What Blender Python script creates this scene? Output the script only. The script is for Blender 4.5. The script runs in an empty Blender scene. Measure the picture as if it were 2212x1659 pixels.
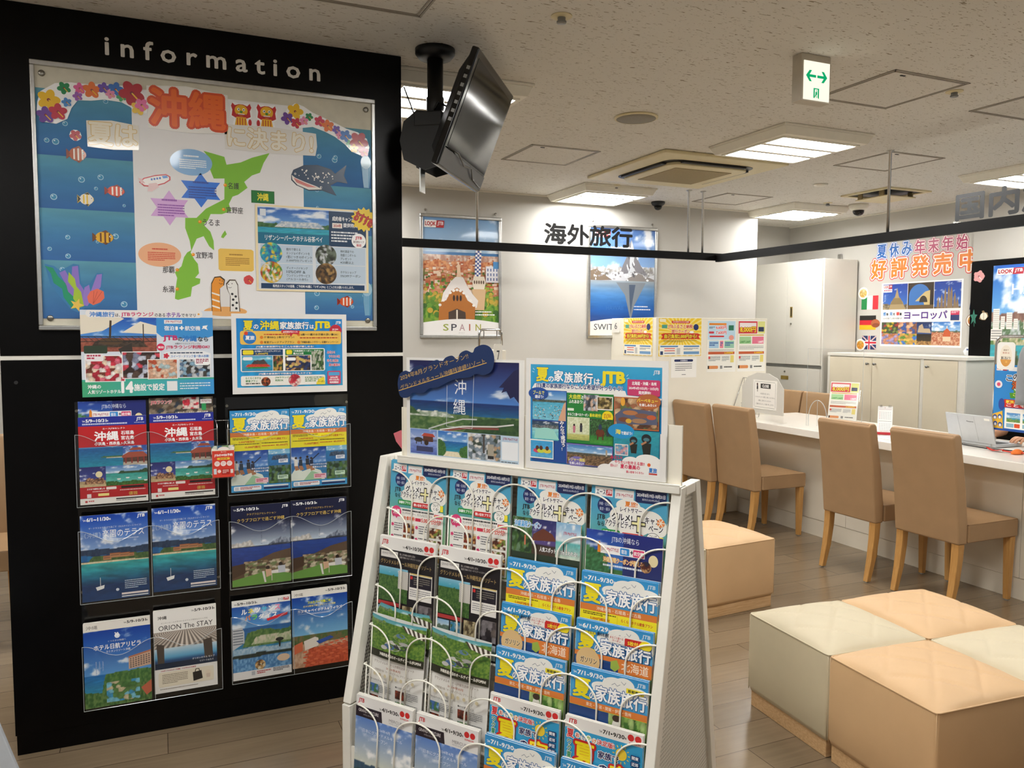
import bpy, bmesh, math, random
import numpy as np
from mathutils import Vector, Matrix

SC = bpy.context.scene
COL = SC.collection
R = math.radians
random.seed(7)

# ------------------------------------------------------------------ camera, world, exposure
cam_data = bpy.data.cameras.new('camera')
cam_data.sensor_width = 36.0
cam_data.lens = 1740.0 / 2212.0 * 36.0
cam_data.clip_start = 0.05
cam = bpy.data.objects.new('camera', cam_data)
COL.objects.link(cam)
_al, _pi, _ro = R(23.76), R(3.883), R(0.156)
_r = Vector((math.cos(_al), -math.sin(_al), 0)); _fh = Vector((math.sin(_al), math.cos(_al), 0)); _z = Vector((0, 0, 1))
_fw = _fh * math.cos(_pi) - _z * math.sin(_pi); _up = _fh * math.sin(_pi) + _z * math.cos(_pi)
_r2 = _r * math.cos(_ro) + _up * math.sin(_ro); _u2 = _up * math.cos(_ro) - _r * math.sin(_ro)
cam.matrix_world = Matrix(((_r2.x, _u2.x, -_fw.x, 0), (_r2.y, _u2.y, -_fw.y, 0), (_r2.z, _u2.z, -_fw.z, 1.45), (0, 0, 0, 1)))
SC.camera = cam

world = bpy.data.worlds.new('world'); SC.world = world; world.use_nodes = True
world.node_tree.nodes['Background'].inputs[0].default_value = (1.0, 0.97, 0.93, 1)
world.node_tree.nodes['Background'].inputs[1].default_value = 0.19
SC.view_settings.view_transform = 'Standard'; SC.view_settings.look = 'None'
SC.cycles.transparent_max_bounces = 16
SC.view_settings.gamma = 1.0; SC.view_settings.use_curve_mapping = False
SC.view_settings.exposure = 0.58
LAMP_POWER = 27.0          # emission strength of each lit strip in the ceiling lamps
LAMP_COLOUR = (1.0, 0.985, 0.955)

# ------------------------------------------------------------------ colour and materials
def lin(c):
    if isinstance(c, str):
        c = hexa(c)
    c = np.asarray(c, dtype=float)
    return np.where(c <= 0.04045, c / 12.92, ((c + 0.055) / 1.055) ** 2.4)

def hexa(c):
    c = c.lstrip('#'); c = c if len(c) == 6 else ''.join(k + k for k in c); return np.array([int(c[i:i + 2], 16) / 255 for i in (0, 2, 4)])

def L4(c):
    return tuple(float(x) for x in lin(c)) + (1.0,)

class NT:
    def __init__(s, name):
        s.m = bpy.data.materials.new(name); s.m.use_nodes = True
        s.t = s.m.node_tree; s.b = s.t.nodes['Principled BSDF']; s.o = s.t.nodes['Material Output']
    def n(s, typ, **kw):
        nd = s.t.nodes.new(typ)
        for k, v in kw.items():
            if k.startswith('_'): setattr(nd, k[1:], v)
            else: nd.inputs[int(k[1:]) if k[0] == 'i' and k[1:].isdigit() else k.replace('_', ' ')].default_value = v
        return nd
    def l(s, a, ai, b, bi): s.t.links.new(a.outputs[ai], b.inputs[bi])
    def math(s, op, a, b=None, c=None):
        nd = s.t.nodes.new('ShaderNodeMath'); nd.operation = op
        for i, v in enumerate((a, b, c)):
            if v is None: continue
            if isinstance(v, (int, float)): nd.inputs[i].default_value = v
            else: s.t.links.new(v, nd.inputs[i])
        return nd.outputs[0]

def mat(name, colour, rough=0.5, metal=0.0, var=0.05, scale=30.0, bump=0.0, bscale=200.0, coat=0.0, spec=0.5):
    k = NT(name)
    tc = k.n('ShaderNodeTexCoord'); nz = k.n('ShaderNodeTexNoise', Scale=scale, Detail=3.0)
    k.l(tc, 'Object', nz, 'Vector')
    rp = k.n('ShaderNodeValToRGB'); c = lin(colour)
    rp.color_ramp.elements[0].position = 0.3; rp.color_ramp.elements[1].position = 0.7
    rp.color_ramp.elements[0].color = tuple(c * (1 - var)) + (1,); rp.color_ramp.elements[1].color = tuple(np.minimum(c * (1 + var), 1)) + (1,)
    k.l(nz, 0, rp, 0); k.l(rp, 0, k.b, 'Base Color')
    k.b.inputs['Roughness'].default_value = rough; k.b.inputs['Metallic'].default_value = metal
    k.b.inputs['Coat Weight'].default_value = coat; k.b.inputs['Coat Roughness'].default_value = 0.08
    k.b.inputs['Specular IOR Level'].default_value = spec
    if bump > 0:
        n2 = k.n('ShaderNodeTexNoise', Scale=bscale, Detail=4.0); k.l(tc, 'Object', n2, 'Vector')
        bp = k.n('ShaderNodeBump', Strength=bump, Distance=0.002); k.l(n2, 0, bp, 'Height'); k.l(bp, 0, k.b, 'Normal')
    return k.m

def print_mat(name, rough, coat):
    k = NT(name); a = k.n('ShaderNodeAttribute', _attribute_name='Col'); k.l(a, 'Color', k.b, 'Base Color')
    k.b.inputs['Roughness'].default_value = rough; k.b.inputs['Coat Weight'].default_value = coat
    k.b.inputs['Coat Roughness'].default_value = 0.06
    return k.m

def clear_mat(name, tint, base, rough=0.03):
    k = NT(name); t = k.t
    tr = k.n('ShaderNodeBsdfTransparent', Color=L4(tint)); gl = k.n('ShaderNodeBsdfGlossy', Roughness=rough)
    lw = k.n('ShaderNodeLayerWeight', Blend=0.5); p5 = k.math('POWER', lw.outputs['Facing'], 4.0)
    fac = k.math('MULTIPLY_ADD', p5, 0.5, base + 0.02)
    mx = k.n('ShaderNodeMixShader'); k.t.links.new(fac, mx.inputs[0]); k.l(tr, 0, mx, 1); k.l(gl, 0, mx, 2); k.l(mx, 0, k.o, 'Surface')
    return k.m

M = {}
M['print'] = print_mat('coated_print', 0.38, 0.12)
M['laminate'] = print_mat('laminated_print', 0.3, 0.45)
M['matte_print'] = print_mat('matte_print', 0.6, 0.0)
M['paper'] = mat('paper_edges', '#e9e6dd', 0.7, var=0.06, scale=400)
M['black'] = mat('black_laminate_board', '#050404', 0.3, var=0.25, scale=12, spec=0.16)
M['blackmetal'] = mat('black_powder_coat', '#0c0c0c', 0.45, var=0.15)
M['blackgloss'] = mat('black_gloss_plastic', '#0a0a0a', 0.12, var=0.1)
M['darkplastic'] = mat('dark_plastic', '#1d1d1e', 0.5)
M['whitepaint'] = mat('white_painted_steel', '#e9e6dc', 0.35, var=0.02)
M['wire'] = mat('white_coated_wire', '#efece0', 0.4, var=0.02)
M['lampwhite'] = mat('lamp_housing_white', '#ece8da', 0.5, var=0.02)
M['wall'] = mat('white_wall_paper', '#c3c0b9', 0.75, var=0.025, scale=3, bump=0.05, bscale=350)
M['board'] = mat('white_partition_board', '#ece6d6', 0.55, var=0.02, scale=4)
M['cabinet'] = mat('office_white_steel', '#dcd9cf', 0.4, var=0.015, scale=5)
M['cream'] = mat('cream_cabinet_door', '#e4dac2', 0.5, var=0.02, scale=5)
M['top'] = mat('white_worktop', '#efebe2', 0.22, var=0.015, scale=5)
M['counter'] = mat('counter_front_panel', '#ded6c5', 0.5, var=0.03, scale=4)
M['alu'] = mat('brushed_aluminium', '#c3c3c0', 0.3, 1.0, var=0.06, scale=60)
M['chrome'] = mat('chrome_metal', '#c8c8c8', 0.14, 1.0, var=0.03)
M['greymetal'] = mat('grey_metal', '#8b8b88', 0.4, 0.8)
M['brass'] = mat('brass_recess', '#b39a52', 0.35, 0.9)
M['rail'] = mat('black_rail', '#080707', 0.5, var=0.1, spec=0.2)
M['leather'] = mat('tan_leatherette', '#a4835f', 0.5, var=0.05, scale=9, bump=0.12, bscale=900)
M['peach'] = mat('peach_leatherette', '#cfab80', 0.55, var=0.03, scale=8, bump=0.1, bscale=1200)
M['beige'] = mat('beige_leatherette', '#c8bc9f', 0.55, var=0.03, scale=8, bump=0.1, bscale=1200)
M['beigeside'] = M['beige']
M['ac'] = mat('yellowed_white_plastic', '#dccfa6', 0.5, var=0.03)
M['acgrille'] = mat('tan_filter_grille', '#9b8a60', 0.7, var=0.1, scale=150)
M['grille'] = mat('grey_speaker_grille', '#8f897c', 0.7, var=0.12, scale=300)
M['silverlap'] = mat('silver_laptop', '#c4c6c8', 0.38, 0.5, var=0.02)
M['grey'] = mat('grey_plastic', '#8d9093', 0.45)
M['palegrey'] = mat('pale_grey_paint', '#b4bac0', 0.5)
M['redribbon'] = mat('red_ribbon', '#d2341f', 0.5)
M['orange'] = mat('orange_felt', '#ee7a2c', 0.7)
M['skin'] = mat('skin', '#d9a482', 0.5, var=0.05, scale=40)
M['blackcloth'] = mat('black_cloth', '#15140f', 0.85, var=0.2, scale=200)
M['hair'] = mat('black_hair', '#17110e', 0.5)
M['clear'] = clear_mat('clear_acrylic', '#fefefe', 0.008)
M['pocket'] = clear_mat('clear_pocket_acrylic', '#fdfdfd', 0.008)
M['edge'] = mat('acrylic_edge_highlight', '#b9bfc0', 0.12, var=0.05, spec=0.8)  # pale opaque tubes in this colour paint the bright highlights along clear acrylic edges
M['hatchgrey'] = mat('grey_hatch_frame', '#a29a8c', 0.5)
M['screw'] = mat('steel_screw', '#8d8a80', 0.3, 0.9)
M['hawaiiwire'] = M['chrome']

def wood(name, c1, c2, sc=(3, 40, 40), rough=0.45):
    k = NT(name); tc = k.n('ShaderNodeTexCoord'); mp = k.n('ShaderNodeMapping'); mp.inputs['Scale'].default_value = sc
    k.l(tc, 'Object', mp, 0); nz = k.n('ShaderNodeTexNoise', Scale=2.5, Detail=6.0, Distortion=0.6); k.l(mp, 0, nz, 'Vector')
    rp = k.n('ShaderNodeValToRGB'); rp.color_ramp.elements[0].position = 0.35; rp.color_ramp.elements[1].position = 0.65
    rp.color_ramp.elements[0].color = L4(c1); rp.color_ramp.elements[1].color = L4(c2)
    k.l(nz, 0, rp, 0); k.l(rp, 0, k.b, 'Base Color'); k.b.inputs['Roughness'].default_value = rough
    return k.m
M['legwood'] = wood('beech_leg', '#b58446', '#c49455', (40, 40, 3))
M['plinth'] = wood('pale_oak_plinth', '#bd9668', '#d0ac80', (4, 40, 60))

def ceiling_mat():
    k = NT('rock_wool_ceiling_board'); tc = k.n('ShaderNodeTexCoord')
    outs = []
    for sc, th in (((26, 105, 1), 0.69), ((52, 190, 1), 0.675)):
        mp = k.n('ShaderNodeMapping'); mp.inputs['Scale'].default_value = sc; k.l(tc, 'Object', mp, 0)
        nz = k.n('ShaderNodeTexNoise', Scale=1.0, Detail=1.5, Distortion=0.5); k.l(mp, 0, nz, 'Vector')
        rp = k.n('ShaderNodeValToRGB'); rp.color_ramp.elements[0].position = th; rp.color_ramp.elements[1].position = th + 0.02
        rp.color_ramp.elements[0].color = (0, 0, 0, 1); rp.color_ramp.elements[1].color = (1, 1, 1, 1)
        k.l(nz, 0, rp, 0); outs.append(rp)
    mx = k.math('MAXIMUM', outs[0].outputs[0], outs[1].outputs[0])
    # a little bit of blotchy ageing
    n3 = k.n('ShaderNodeTexNoise', Scale=1.1, Detail=4.0); k.l(tc, 'Object', n3, 'Vector')
    r3 = k.n('ShaderNodeValToRGB'); r3.color_ramp.elements[0].color = L4('#dad6cd'); r3.color_ramp.elements[1].color = L4('#e3dfd7'); k.l(n3, 0, r3, 0)
    mc = k.n('ShaderNodeMix', _data_type='RGBA'); k.t.links.new(mx, mc.inputs[0]); k.t.links.new(r3.outputs[0], mc.inputs[6]); mc.inputs[7].default_value = L4('#948872')
    k.t.links.new(mc.outputs[2], k.b.inputs['Base Color']); k.b.inputs['Roughness'].default_value = 0.9
    bp = k.n('ShaderNodeBump', Strength=0.4, Distance=0.003, _invert=True); k.t.links.new(mx, bp.inputs['Height']); k.l(bp, 0, k.b, 'Normal')
    return k.m
M['ceiling'] = ceiling_mat()

def floor_mat():
    k = NT('polished_vinyl_planks'); tc = k.n('ShaderNodeTexCoord')
    br = k.n('ShaderNodeTexBrick', _offset=0.37, Scale=1.0, Mortar_Size=0.0016, Mortar_Smooth=0.2, Bias=0.0, Brick_Width=0.92, Row_Height=0.153)
    br.inputs['Color1'].default_value = L4('#7a6a55'); br.inputs['Color2'].default_value = L4('#8a7861'); br.inputs['Mortar'].default_value = L4('#4d4032')
    k.l(tc, 'Object', br, 'Vector')
    mp = k.n('ShaderNodeMapping'); mp.inputs['Scale'].default_value = (2.2, 26, 1); k.l(tc, 'Object', mp, 0)
    nz = k.n('ShaderNodeTexNoise', Scale=1.6, Detail=7.0, Distortion=0.8); k.l(mp, 0, nz, 'Vector')
    rp = k.n('ShaderNodeValToRGB'); rp.color_ramp.elements[0].color = (0.72, 0.72, 0.72, 1); rp.color_ramp.elements[1].color = (1.2, 1.18, 1.15, 1); k.l(nz, 0, rp, 0)
    mx = k.n('ShaderNodeMix', _data_type='RGBA', _blend_type='MULTIPLY'); mx.inputs[0].default_value = 0.8
    k.t.links.new(br.outputs[0], mx.inputs[6]); k.t.links.new(rp.outputs[0], mx.inputs[7]); k.t.links.new(mx.outputs[2], k.b.inputs['Base Color'])
    n4 = k.n('ShaderNodeTexNoise', Scale=9.0, Detail=5.0); k.l(tc, 'Object', n4, 'Vector')
    rr = k.n('ShaderNodeMapRange', i1=0.3, i2=0.7, i3=0.17, i4=0.23); k.l(n4, 0, rr, 0); k.l(rr, 0, k.b, 'Roughness')
    bp = k.n('ShaderNodeBump', Strength=0.25, Distance=0.001, _invert=True); k.l(br, 1, bp, 'Height'); k.l(bp, 0, k.b, 'Normal')
    k.b.inputs['Specular IOR Level'].default_value = 0.55
    return k.m
M['floor'] = floor_mat()

def emit_mat(name, col, power):
    k = NT(name); e = k.n('ShaderNodeEmission', Strength=power); e.inputs[0].default_value = tuple(col) + (1,)
    k.l(e, 0, k.o, 'Surface'); return k.m
M['lit'] = emit_mat('lit_lamp_strip', LAMP_COLOUR, LAMP_POWER)
M['signhousing'] = mat('beige_grey_sign_housing', '#c2b9a8', 0.5)
M['exitlit'] = emit_mat('lit_sign_panel', lin('#efe9d6'), 0.85)
M['exitgreen'] = emit_mat('lit_sign_green', lin('#0f9d63'), 0.8)

def perforated_mat():
    k = NT('perforated_white_steel'); tc = k.n('ShaderNodeTexCoord'); sp = k.n('ShaderNodeSeparateXYZ'); k.l(tc, 'Object', sp, 0)
    p, q = 0.0078, 0.0105
    row = k.math('DIVIDE', sp.outputs['Z'], q); fr = k.math('FLOOR', row)
    half = k.math('MULTIPLY', k.math('MODULO', k.math('ABSOLUTE', fr), 2.0), 0.5)
    cx = k.math('SUBTRACT', k.math('FRACT', k.math('ADD', k.math('DIVIDE', k.math('ADD', sp.outputs['Y'], 5.0), p), half)), 0.5)
    cz = k.math('SUBTRACT', k.math('FRACT', row), 0.5)
    d = k.math('ADD', k.math('POWER', k.math('ABSOLUTE', k.math('MULTIPLY', cx, 1.55)), 3.0), k.math('POWER', k.math('ABSOLUTE', k.math('MULTIPLY', cz, 1.18)), 3.0))
    hole = k.math('LESS_THAN', d, 0.085)
    tr = k.n('ShaderNodeBsdfTransparent'); mx = k.n('ShaderNodeMixShader'); k.t.links.new(hole, mx.inputs[0])
    k.b.inputs['Base Color'].default_value = L4('#e6e3d9'); k.b.inputs['Roughness'].default_value = 0.4
    k.l(k.b, 0, mx, 1); k.l(tr, 0, mx, 2); k.l(mx, 0, k.o, 'Surface')
    return k.m
M['perf'] = perforated_mat()

# ------------------------------------------------------------------ mesh builder
class B:
    def __init__(s): s.v = []; s.f = []; s.m = []
    def add(s, vs, fs, mi=0):
        o = len(s.v); s.v += [tuple(map(float, p)) for p in vs]; s.f += [tuple(i + o for i in f) for f in fs]; s.m += [mi] * len(fs); return s
    def box(s, x0, x1, y0, y1, z0, z1, mi=0):
        return s.add([(x0, y0, z0), (x1, y0, z0), (x1, y1, z0), (x0, y1, z0), (x0, y0, z1), (x1, y0, z1), (x1, y1, z1), (x0, y1, z1)],
                     [(0, 3, 2, 1), (4, 5, 6, 7), (0, 1, 5, 4), (1, 2, 6, 5), (2, 3, 7, 6), (3, 0, 4, 7)], mi)
    def frustum(s, r0, z0, r1, z1, mi=0):
        (a, b, c, d), (e, f, g, h) = r0, r1
        return s.add([(a, c, z0), (b, c, z0), (b, d, z0), (a, d, z0), (e, g, z1), (f, g, z1), (f, h, z1), (e, h, z1)],
                     [(0, 3, 2, 1), (4, 5, 6, 7), (0, 1, 5, 4), (1, 2, 6, 5), (2, 3, 7, 6), (3, 0, 4, 7)], mi)
    def prism(s, pts, ax, a, b, mi=0):
        def P(p, t): return {'x': (t, p[0], p[1]), 'y': (p[0], t, p[1]), 'z': (p[0], p[1], t)}[ax]
        n = len(pts); vs = [P(p, a) for p in pts] + [P(p, b) for p in pts]
        return s.add(vs, [tuple(range(n)), tuple(range(2 * n - 1, n - 1, -1))] + [(i, i + n, (i + 1) % n + n, (i + 1) % n) for i in range(n)], mi)
    def tube(s, pts, r, n=8, mi=0, closed=False):
        P = [Vector(p) for p in pts]; N = len(P); rs = r if isinstance(r, (list, tuple)) else [r] * N
        vs = []; up = None
        for i in range(N):
            if closed: t = P[(i + 1) % N] - P[i - 1]
            else: t = P[min(i + 1, N - 1)] - P[max(i - 1, 0)]
            t.normalize()
            if up is None:
                up = Vector((0, 0, 1)) if abs(t.z) < 0.9 else Vector((1, 0, 0))
            a = t.cross(up); a.normalize(); b = a.cross(t); b.normalize(); up = b
            vs += [P[i] + (a * math.cos(2 * math.pi * k / n) + b * math.sin(2 * math.pi * k / n)) * rs[i] for k in range(n)]
        fs = [(i * n + k, i * n + (k + 1) % n, ((i + 1) % N) * n + (k + 1) % n, ((i + 1) % N) * n + k) for i in range(N if closed else N - 1) for k in range(n)]
        if not closed: fs += [tuple(range(n - 1, -1, -1)), tuple((N - 1) * n + k for k in range(n))]
        return s.add(vs, fs, mi)
    def lathe(s, prof, n=24, c=(0, 0, 0), mi=0, sx=1, sy=1):
        vs = [(c[0] + r * sx * math.cos(2 * math.pi * k / n), c[1] + r * sy * math.sin(2 * math.pi * k / n), c[2] + z) for r, z in prof for k in range(n)]
        m = len(prof); fs = [(i * n + k, i * n + (k + 1) % n, (i + 1) * n + (k + 1) % n, (i + 1) * n + k) for i in range(m - 1) for k in range(n)]
        fs += [tuple(range(n - 1, -1, -1)), tuple((m - 1) * n + k for k in range(n))]
        return s.add(vs, fs, mi)
    def xf(s, mtx, start=0):
        s.v[start:] = [tuple(mtx @ Vector(p)) for p in s.v[start:]]; return s
    def build(s, name, mats, parent=None, loc=(0, 0, 0), rz=0.0, bevel=0.0, seg=2, smooth=False, sub=0):
        me = bpy.data.meshes.new(name); me.from_pydata(s.v, [], s.f)
        for mm in (mats if isinstance(mats, (list, tuple)) else [mats]): me.materials.append(mm)
        me.polygons.foreach_set('material_index', s.m)
        bm = bmesh.new(); bm.from_mesh(me); bmesh.ops.recalc_face_normals(bm, faces=bm.faces); bm.to_mesh(me); bm.free()
        if smooth or bevel:
            me.polygons.foreach_set('use_smooth', [True] * len(me.polygons))
            if not smooth: me.set_sharp_from_angle(angle=R(40))
        me.update()
        ob = bpy.data.objects.new(name, me); COL.objects.link(ob); ob.location = loc; ob.rotation_euler = (0, 0, rz)
        if parent is not None: ob.parent = parent
        if bevel:
            md = ob.modifiers.new('bevel', 'BEVEL'); md.width = bevel; md.segments = seg; md.limit_method = 'ANGLE'; md.angle_limit = R(35); md.harden_normals = True
        if sub:
            md = ob.modifiers.new('sub', 'SUBSURF'); md.levels = sub; md.render_levels = sub
        return ob

def tag(o, label, cat, group=None):
    o['label'] = label; o['category'] = cat
    if group: o['group'] = group
    return o
def thing(name, label, cat, loc=(0, 0, 0), rz=0.0, group=None, tilt=0.0):
    o = bpy.data.objects.new(name, None); COL.objects.link(o); o.location = loc; o.rotation_euler = (tilt, 0, rz); o.empty_display_size = 0.1
    return tag(o, label, cat, group)
def struct(o): o['kind'] = 'structure'; return o
def dup(root, loc, rz=None, label=None, group=None, tilt=None):
    r = root.copy(); COL.objects.link(r); r.location = loc
    e = list(root.rotation_euler)
    if rz is not None: e[2] = rz
    if tilt is not None: e[0] = tilt
    r.rotation_euler = e
    if label: r['label'] = label
    if group: r['group'] = group
    elif 'group' in r: del r['group']
    for ch in list(root.children):
        c = ch.copy(); COL.objects.link(c); c.parent = r
        for g in list(ch.children):
            d = g.copy(); COL.objects.link(d); d.parent = c
    return r

# ------------------------------------------------------------------ printed matter
EPS = 2.6e-5
_TXT = {}
def glyphs(s, bold):
    key = (s, round(bold, 4))
    if key not in _TXT:
        c = bpy.data.curves.new('lettering', 'FONT'); c.body = s; c.size = 1; c.offset = bold; c.resolution_u = 2; c.space_line = 0.95
        o = bpy.data.objects.new('lettering', c); COL.objects.link(o)
        dg = bpy.context.evaluated_depsgraph_get(); ev = o.evaluated_get(dg); m = ev.to_mesh()
        n = len(m.vertices); a = np.empty(n * 3); m.vertices.foreach_get('co', a)
        _TXT[key] = (a.reshape(-1, 3)[:, :2].copy(), [tuple(p.vertices) for p in m.polygons])
        ev.to_mesh_clear(); bpy.data.objects.remove(o); bpy.data.curves.remove(c)
    return _TXT[key]

def _h(ix, iy, seed):
    n = (ix.astype(np.int64) * 374761393 + iy.astype(np.int64) * 668265263 + seed * 974634787) & 0x7fffffff
    n = ((n ^ (n >> 13)) * 1274126177) & 0x7fffffff
    n = (n ^ (n >> 16)) & 0xffff
    return n / 65535.0
def vnoise(x, y, seed=0):
    ix = np.floor(x); iy = np.floor(y); fx = x - ix; fy = y - iy; fx = fx * fx * (3 - 2 * fx); fy = fy * fy * (3 - 2 * fy)
    return (_h(ix, iy, seed) * (1 - fx) + _h(ix + 1, iy, seed) * fx) * (1 - fy) + (_h(ix, iy + 1, seed) * (1 - fx) + _h(ix + 1, iy + 1, seed) * fx) * fy
def fbm(x, y, seed=0, o=4):
    t = 0; a = 0.5
    for i in range(o): t = t + a * vnoise(x * 2 ** i, y * 2 ** i, seed + i * 17); a *= 0.5
    return t / (1 - 0.5 ** o)
def sstep(a, b, x): t = np.clip((x - a) / (b - a), 0, 1); return t * t * (3 - 2 * t)
def mixc(c, d, t): return c * (1 - t[:, None]) + d * t[:, None]
def ramp(t, stops):
    xs = [s[0] for s in stops]; cs = np.array([hexa(s[1]) for s in stops])
    return np.stack([np.interp(t, xs, cs[:, i]) for i in range(3)], 1)

# v runs upward 0..1, u to the right 0..1; the pictures are prints of landscapes
def scape(sky=('#2a5fb4', '#a8cdec'), hz=0.55, sea=('#1c5fb0', '#35c3c9'), cloud=0.4, lands=(), seed=1, asp=1.4, ccol='#ffffff', cs=4.0):
    def f(u, v):
        c = ramp((v - hz) / (1 - hz + 1e-6), [(0, sky[1]), (1, sky[0])])
        n = fbm(u * cs * asp, v * cs * 2.2, seed, 5); c = mixc(c, hexa(ccol)[None, :], sstep(0.66 - cloud * 0.35, 0.85 - cloud * 0.2, n) * 0.9)
        if hz > 0:
            s = ramp(v / hz, [(0, sea[1]), (1, sea[0])]); w = fbm(u * 9 * asp, v * 50, seed + 5, 3)
            s = np.clip(s * (0.85 + 0.3 * w[:, None]), 0, 1); c = np.where((v < hz)[:, None], s, c)
        for k, ld in enumerate(lands):
            base, amp, fr, c1, c2 = ld[:5]; lo = ld[5] if len(ld) > 5 else 0.0; u0, u1 = ld[6:8] if len(ld) > 7 else (-1, 2)
            hgt = base + amp * (fbm(u * fr, u * 0 + k * 3.3, seed + 31 * k, 4) - 0.5) * 2
            edge = np.minimum(sstep(u0 - 0.001, u0 + 0.12, u), 1 - sstep(u1 - 0.12, u1 + 0.001, u))
            hgt = lo + (hgt - lo) * edge if (u0 > -1 or u1 < 2) else hgt
            m = (v < hgt) & (v >= lo)
            tx = fbm(u * 26 * asp, v * 26, seed + 7 * k, 4); tx = sstep(0.3, 0.7, tx)
            c = np.where(m[:, None], mixc(np.tile(hexa(c1), (len(u), 1)), hexa(c2)[None, :], tx), c)
        return c
    return f
def mosaic(pal, sc=8, seed=1, asp=1.3, soft=0.25, bg=None):
    P = np.array([hexa(p) for p in pal])
    def f(u, v):
        x = u * sc * asp; y = v * sc; best = np.full(len(u), 9.0); idx = np.zeros(len(u), int); ix = np.floor(x); iy = np.floor(y)
        for a in (-1, 0, 1):
            for b in (-1, 0, 1):
                cx = ix + a; cy = iy + b; px = cx + _h(cx, cy, seed); py = cy + _h(cx, cy, seed + 9)
                d = (x - px) ** 2 + (y - py) ** 2; k = (_h(cx, cy, seed + 3) * 0.999 * len(P)).astype(int); m = d < best; best = np.where(m, d, best); idx = np.where(m, k, idx)
        c = P[idx] * (1.05 - soft * np.sqrt(best))[:, None] * (0.85 + 0.3 * fbm(u * 30, v * 30, seed, 3))[:, None]
        return np.clip(c, 0, 1)
    return f
def grad(c0, c1, noise=0.0, seed=3):
    return lambda u, v: np.clip(ramp(v, [(0, c0), (1, c1)]) * (1 + noise * (fbm(u * 6, v * 6, seed, 4)[:, None] - 0.5)), 0, 1)

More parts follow.
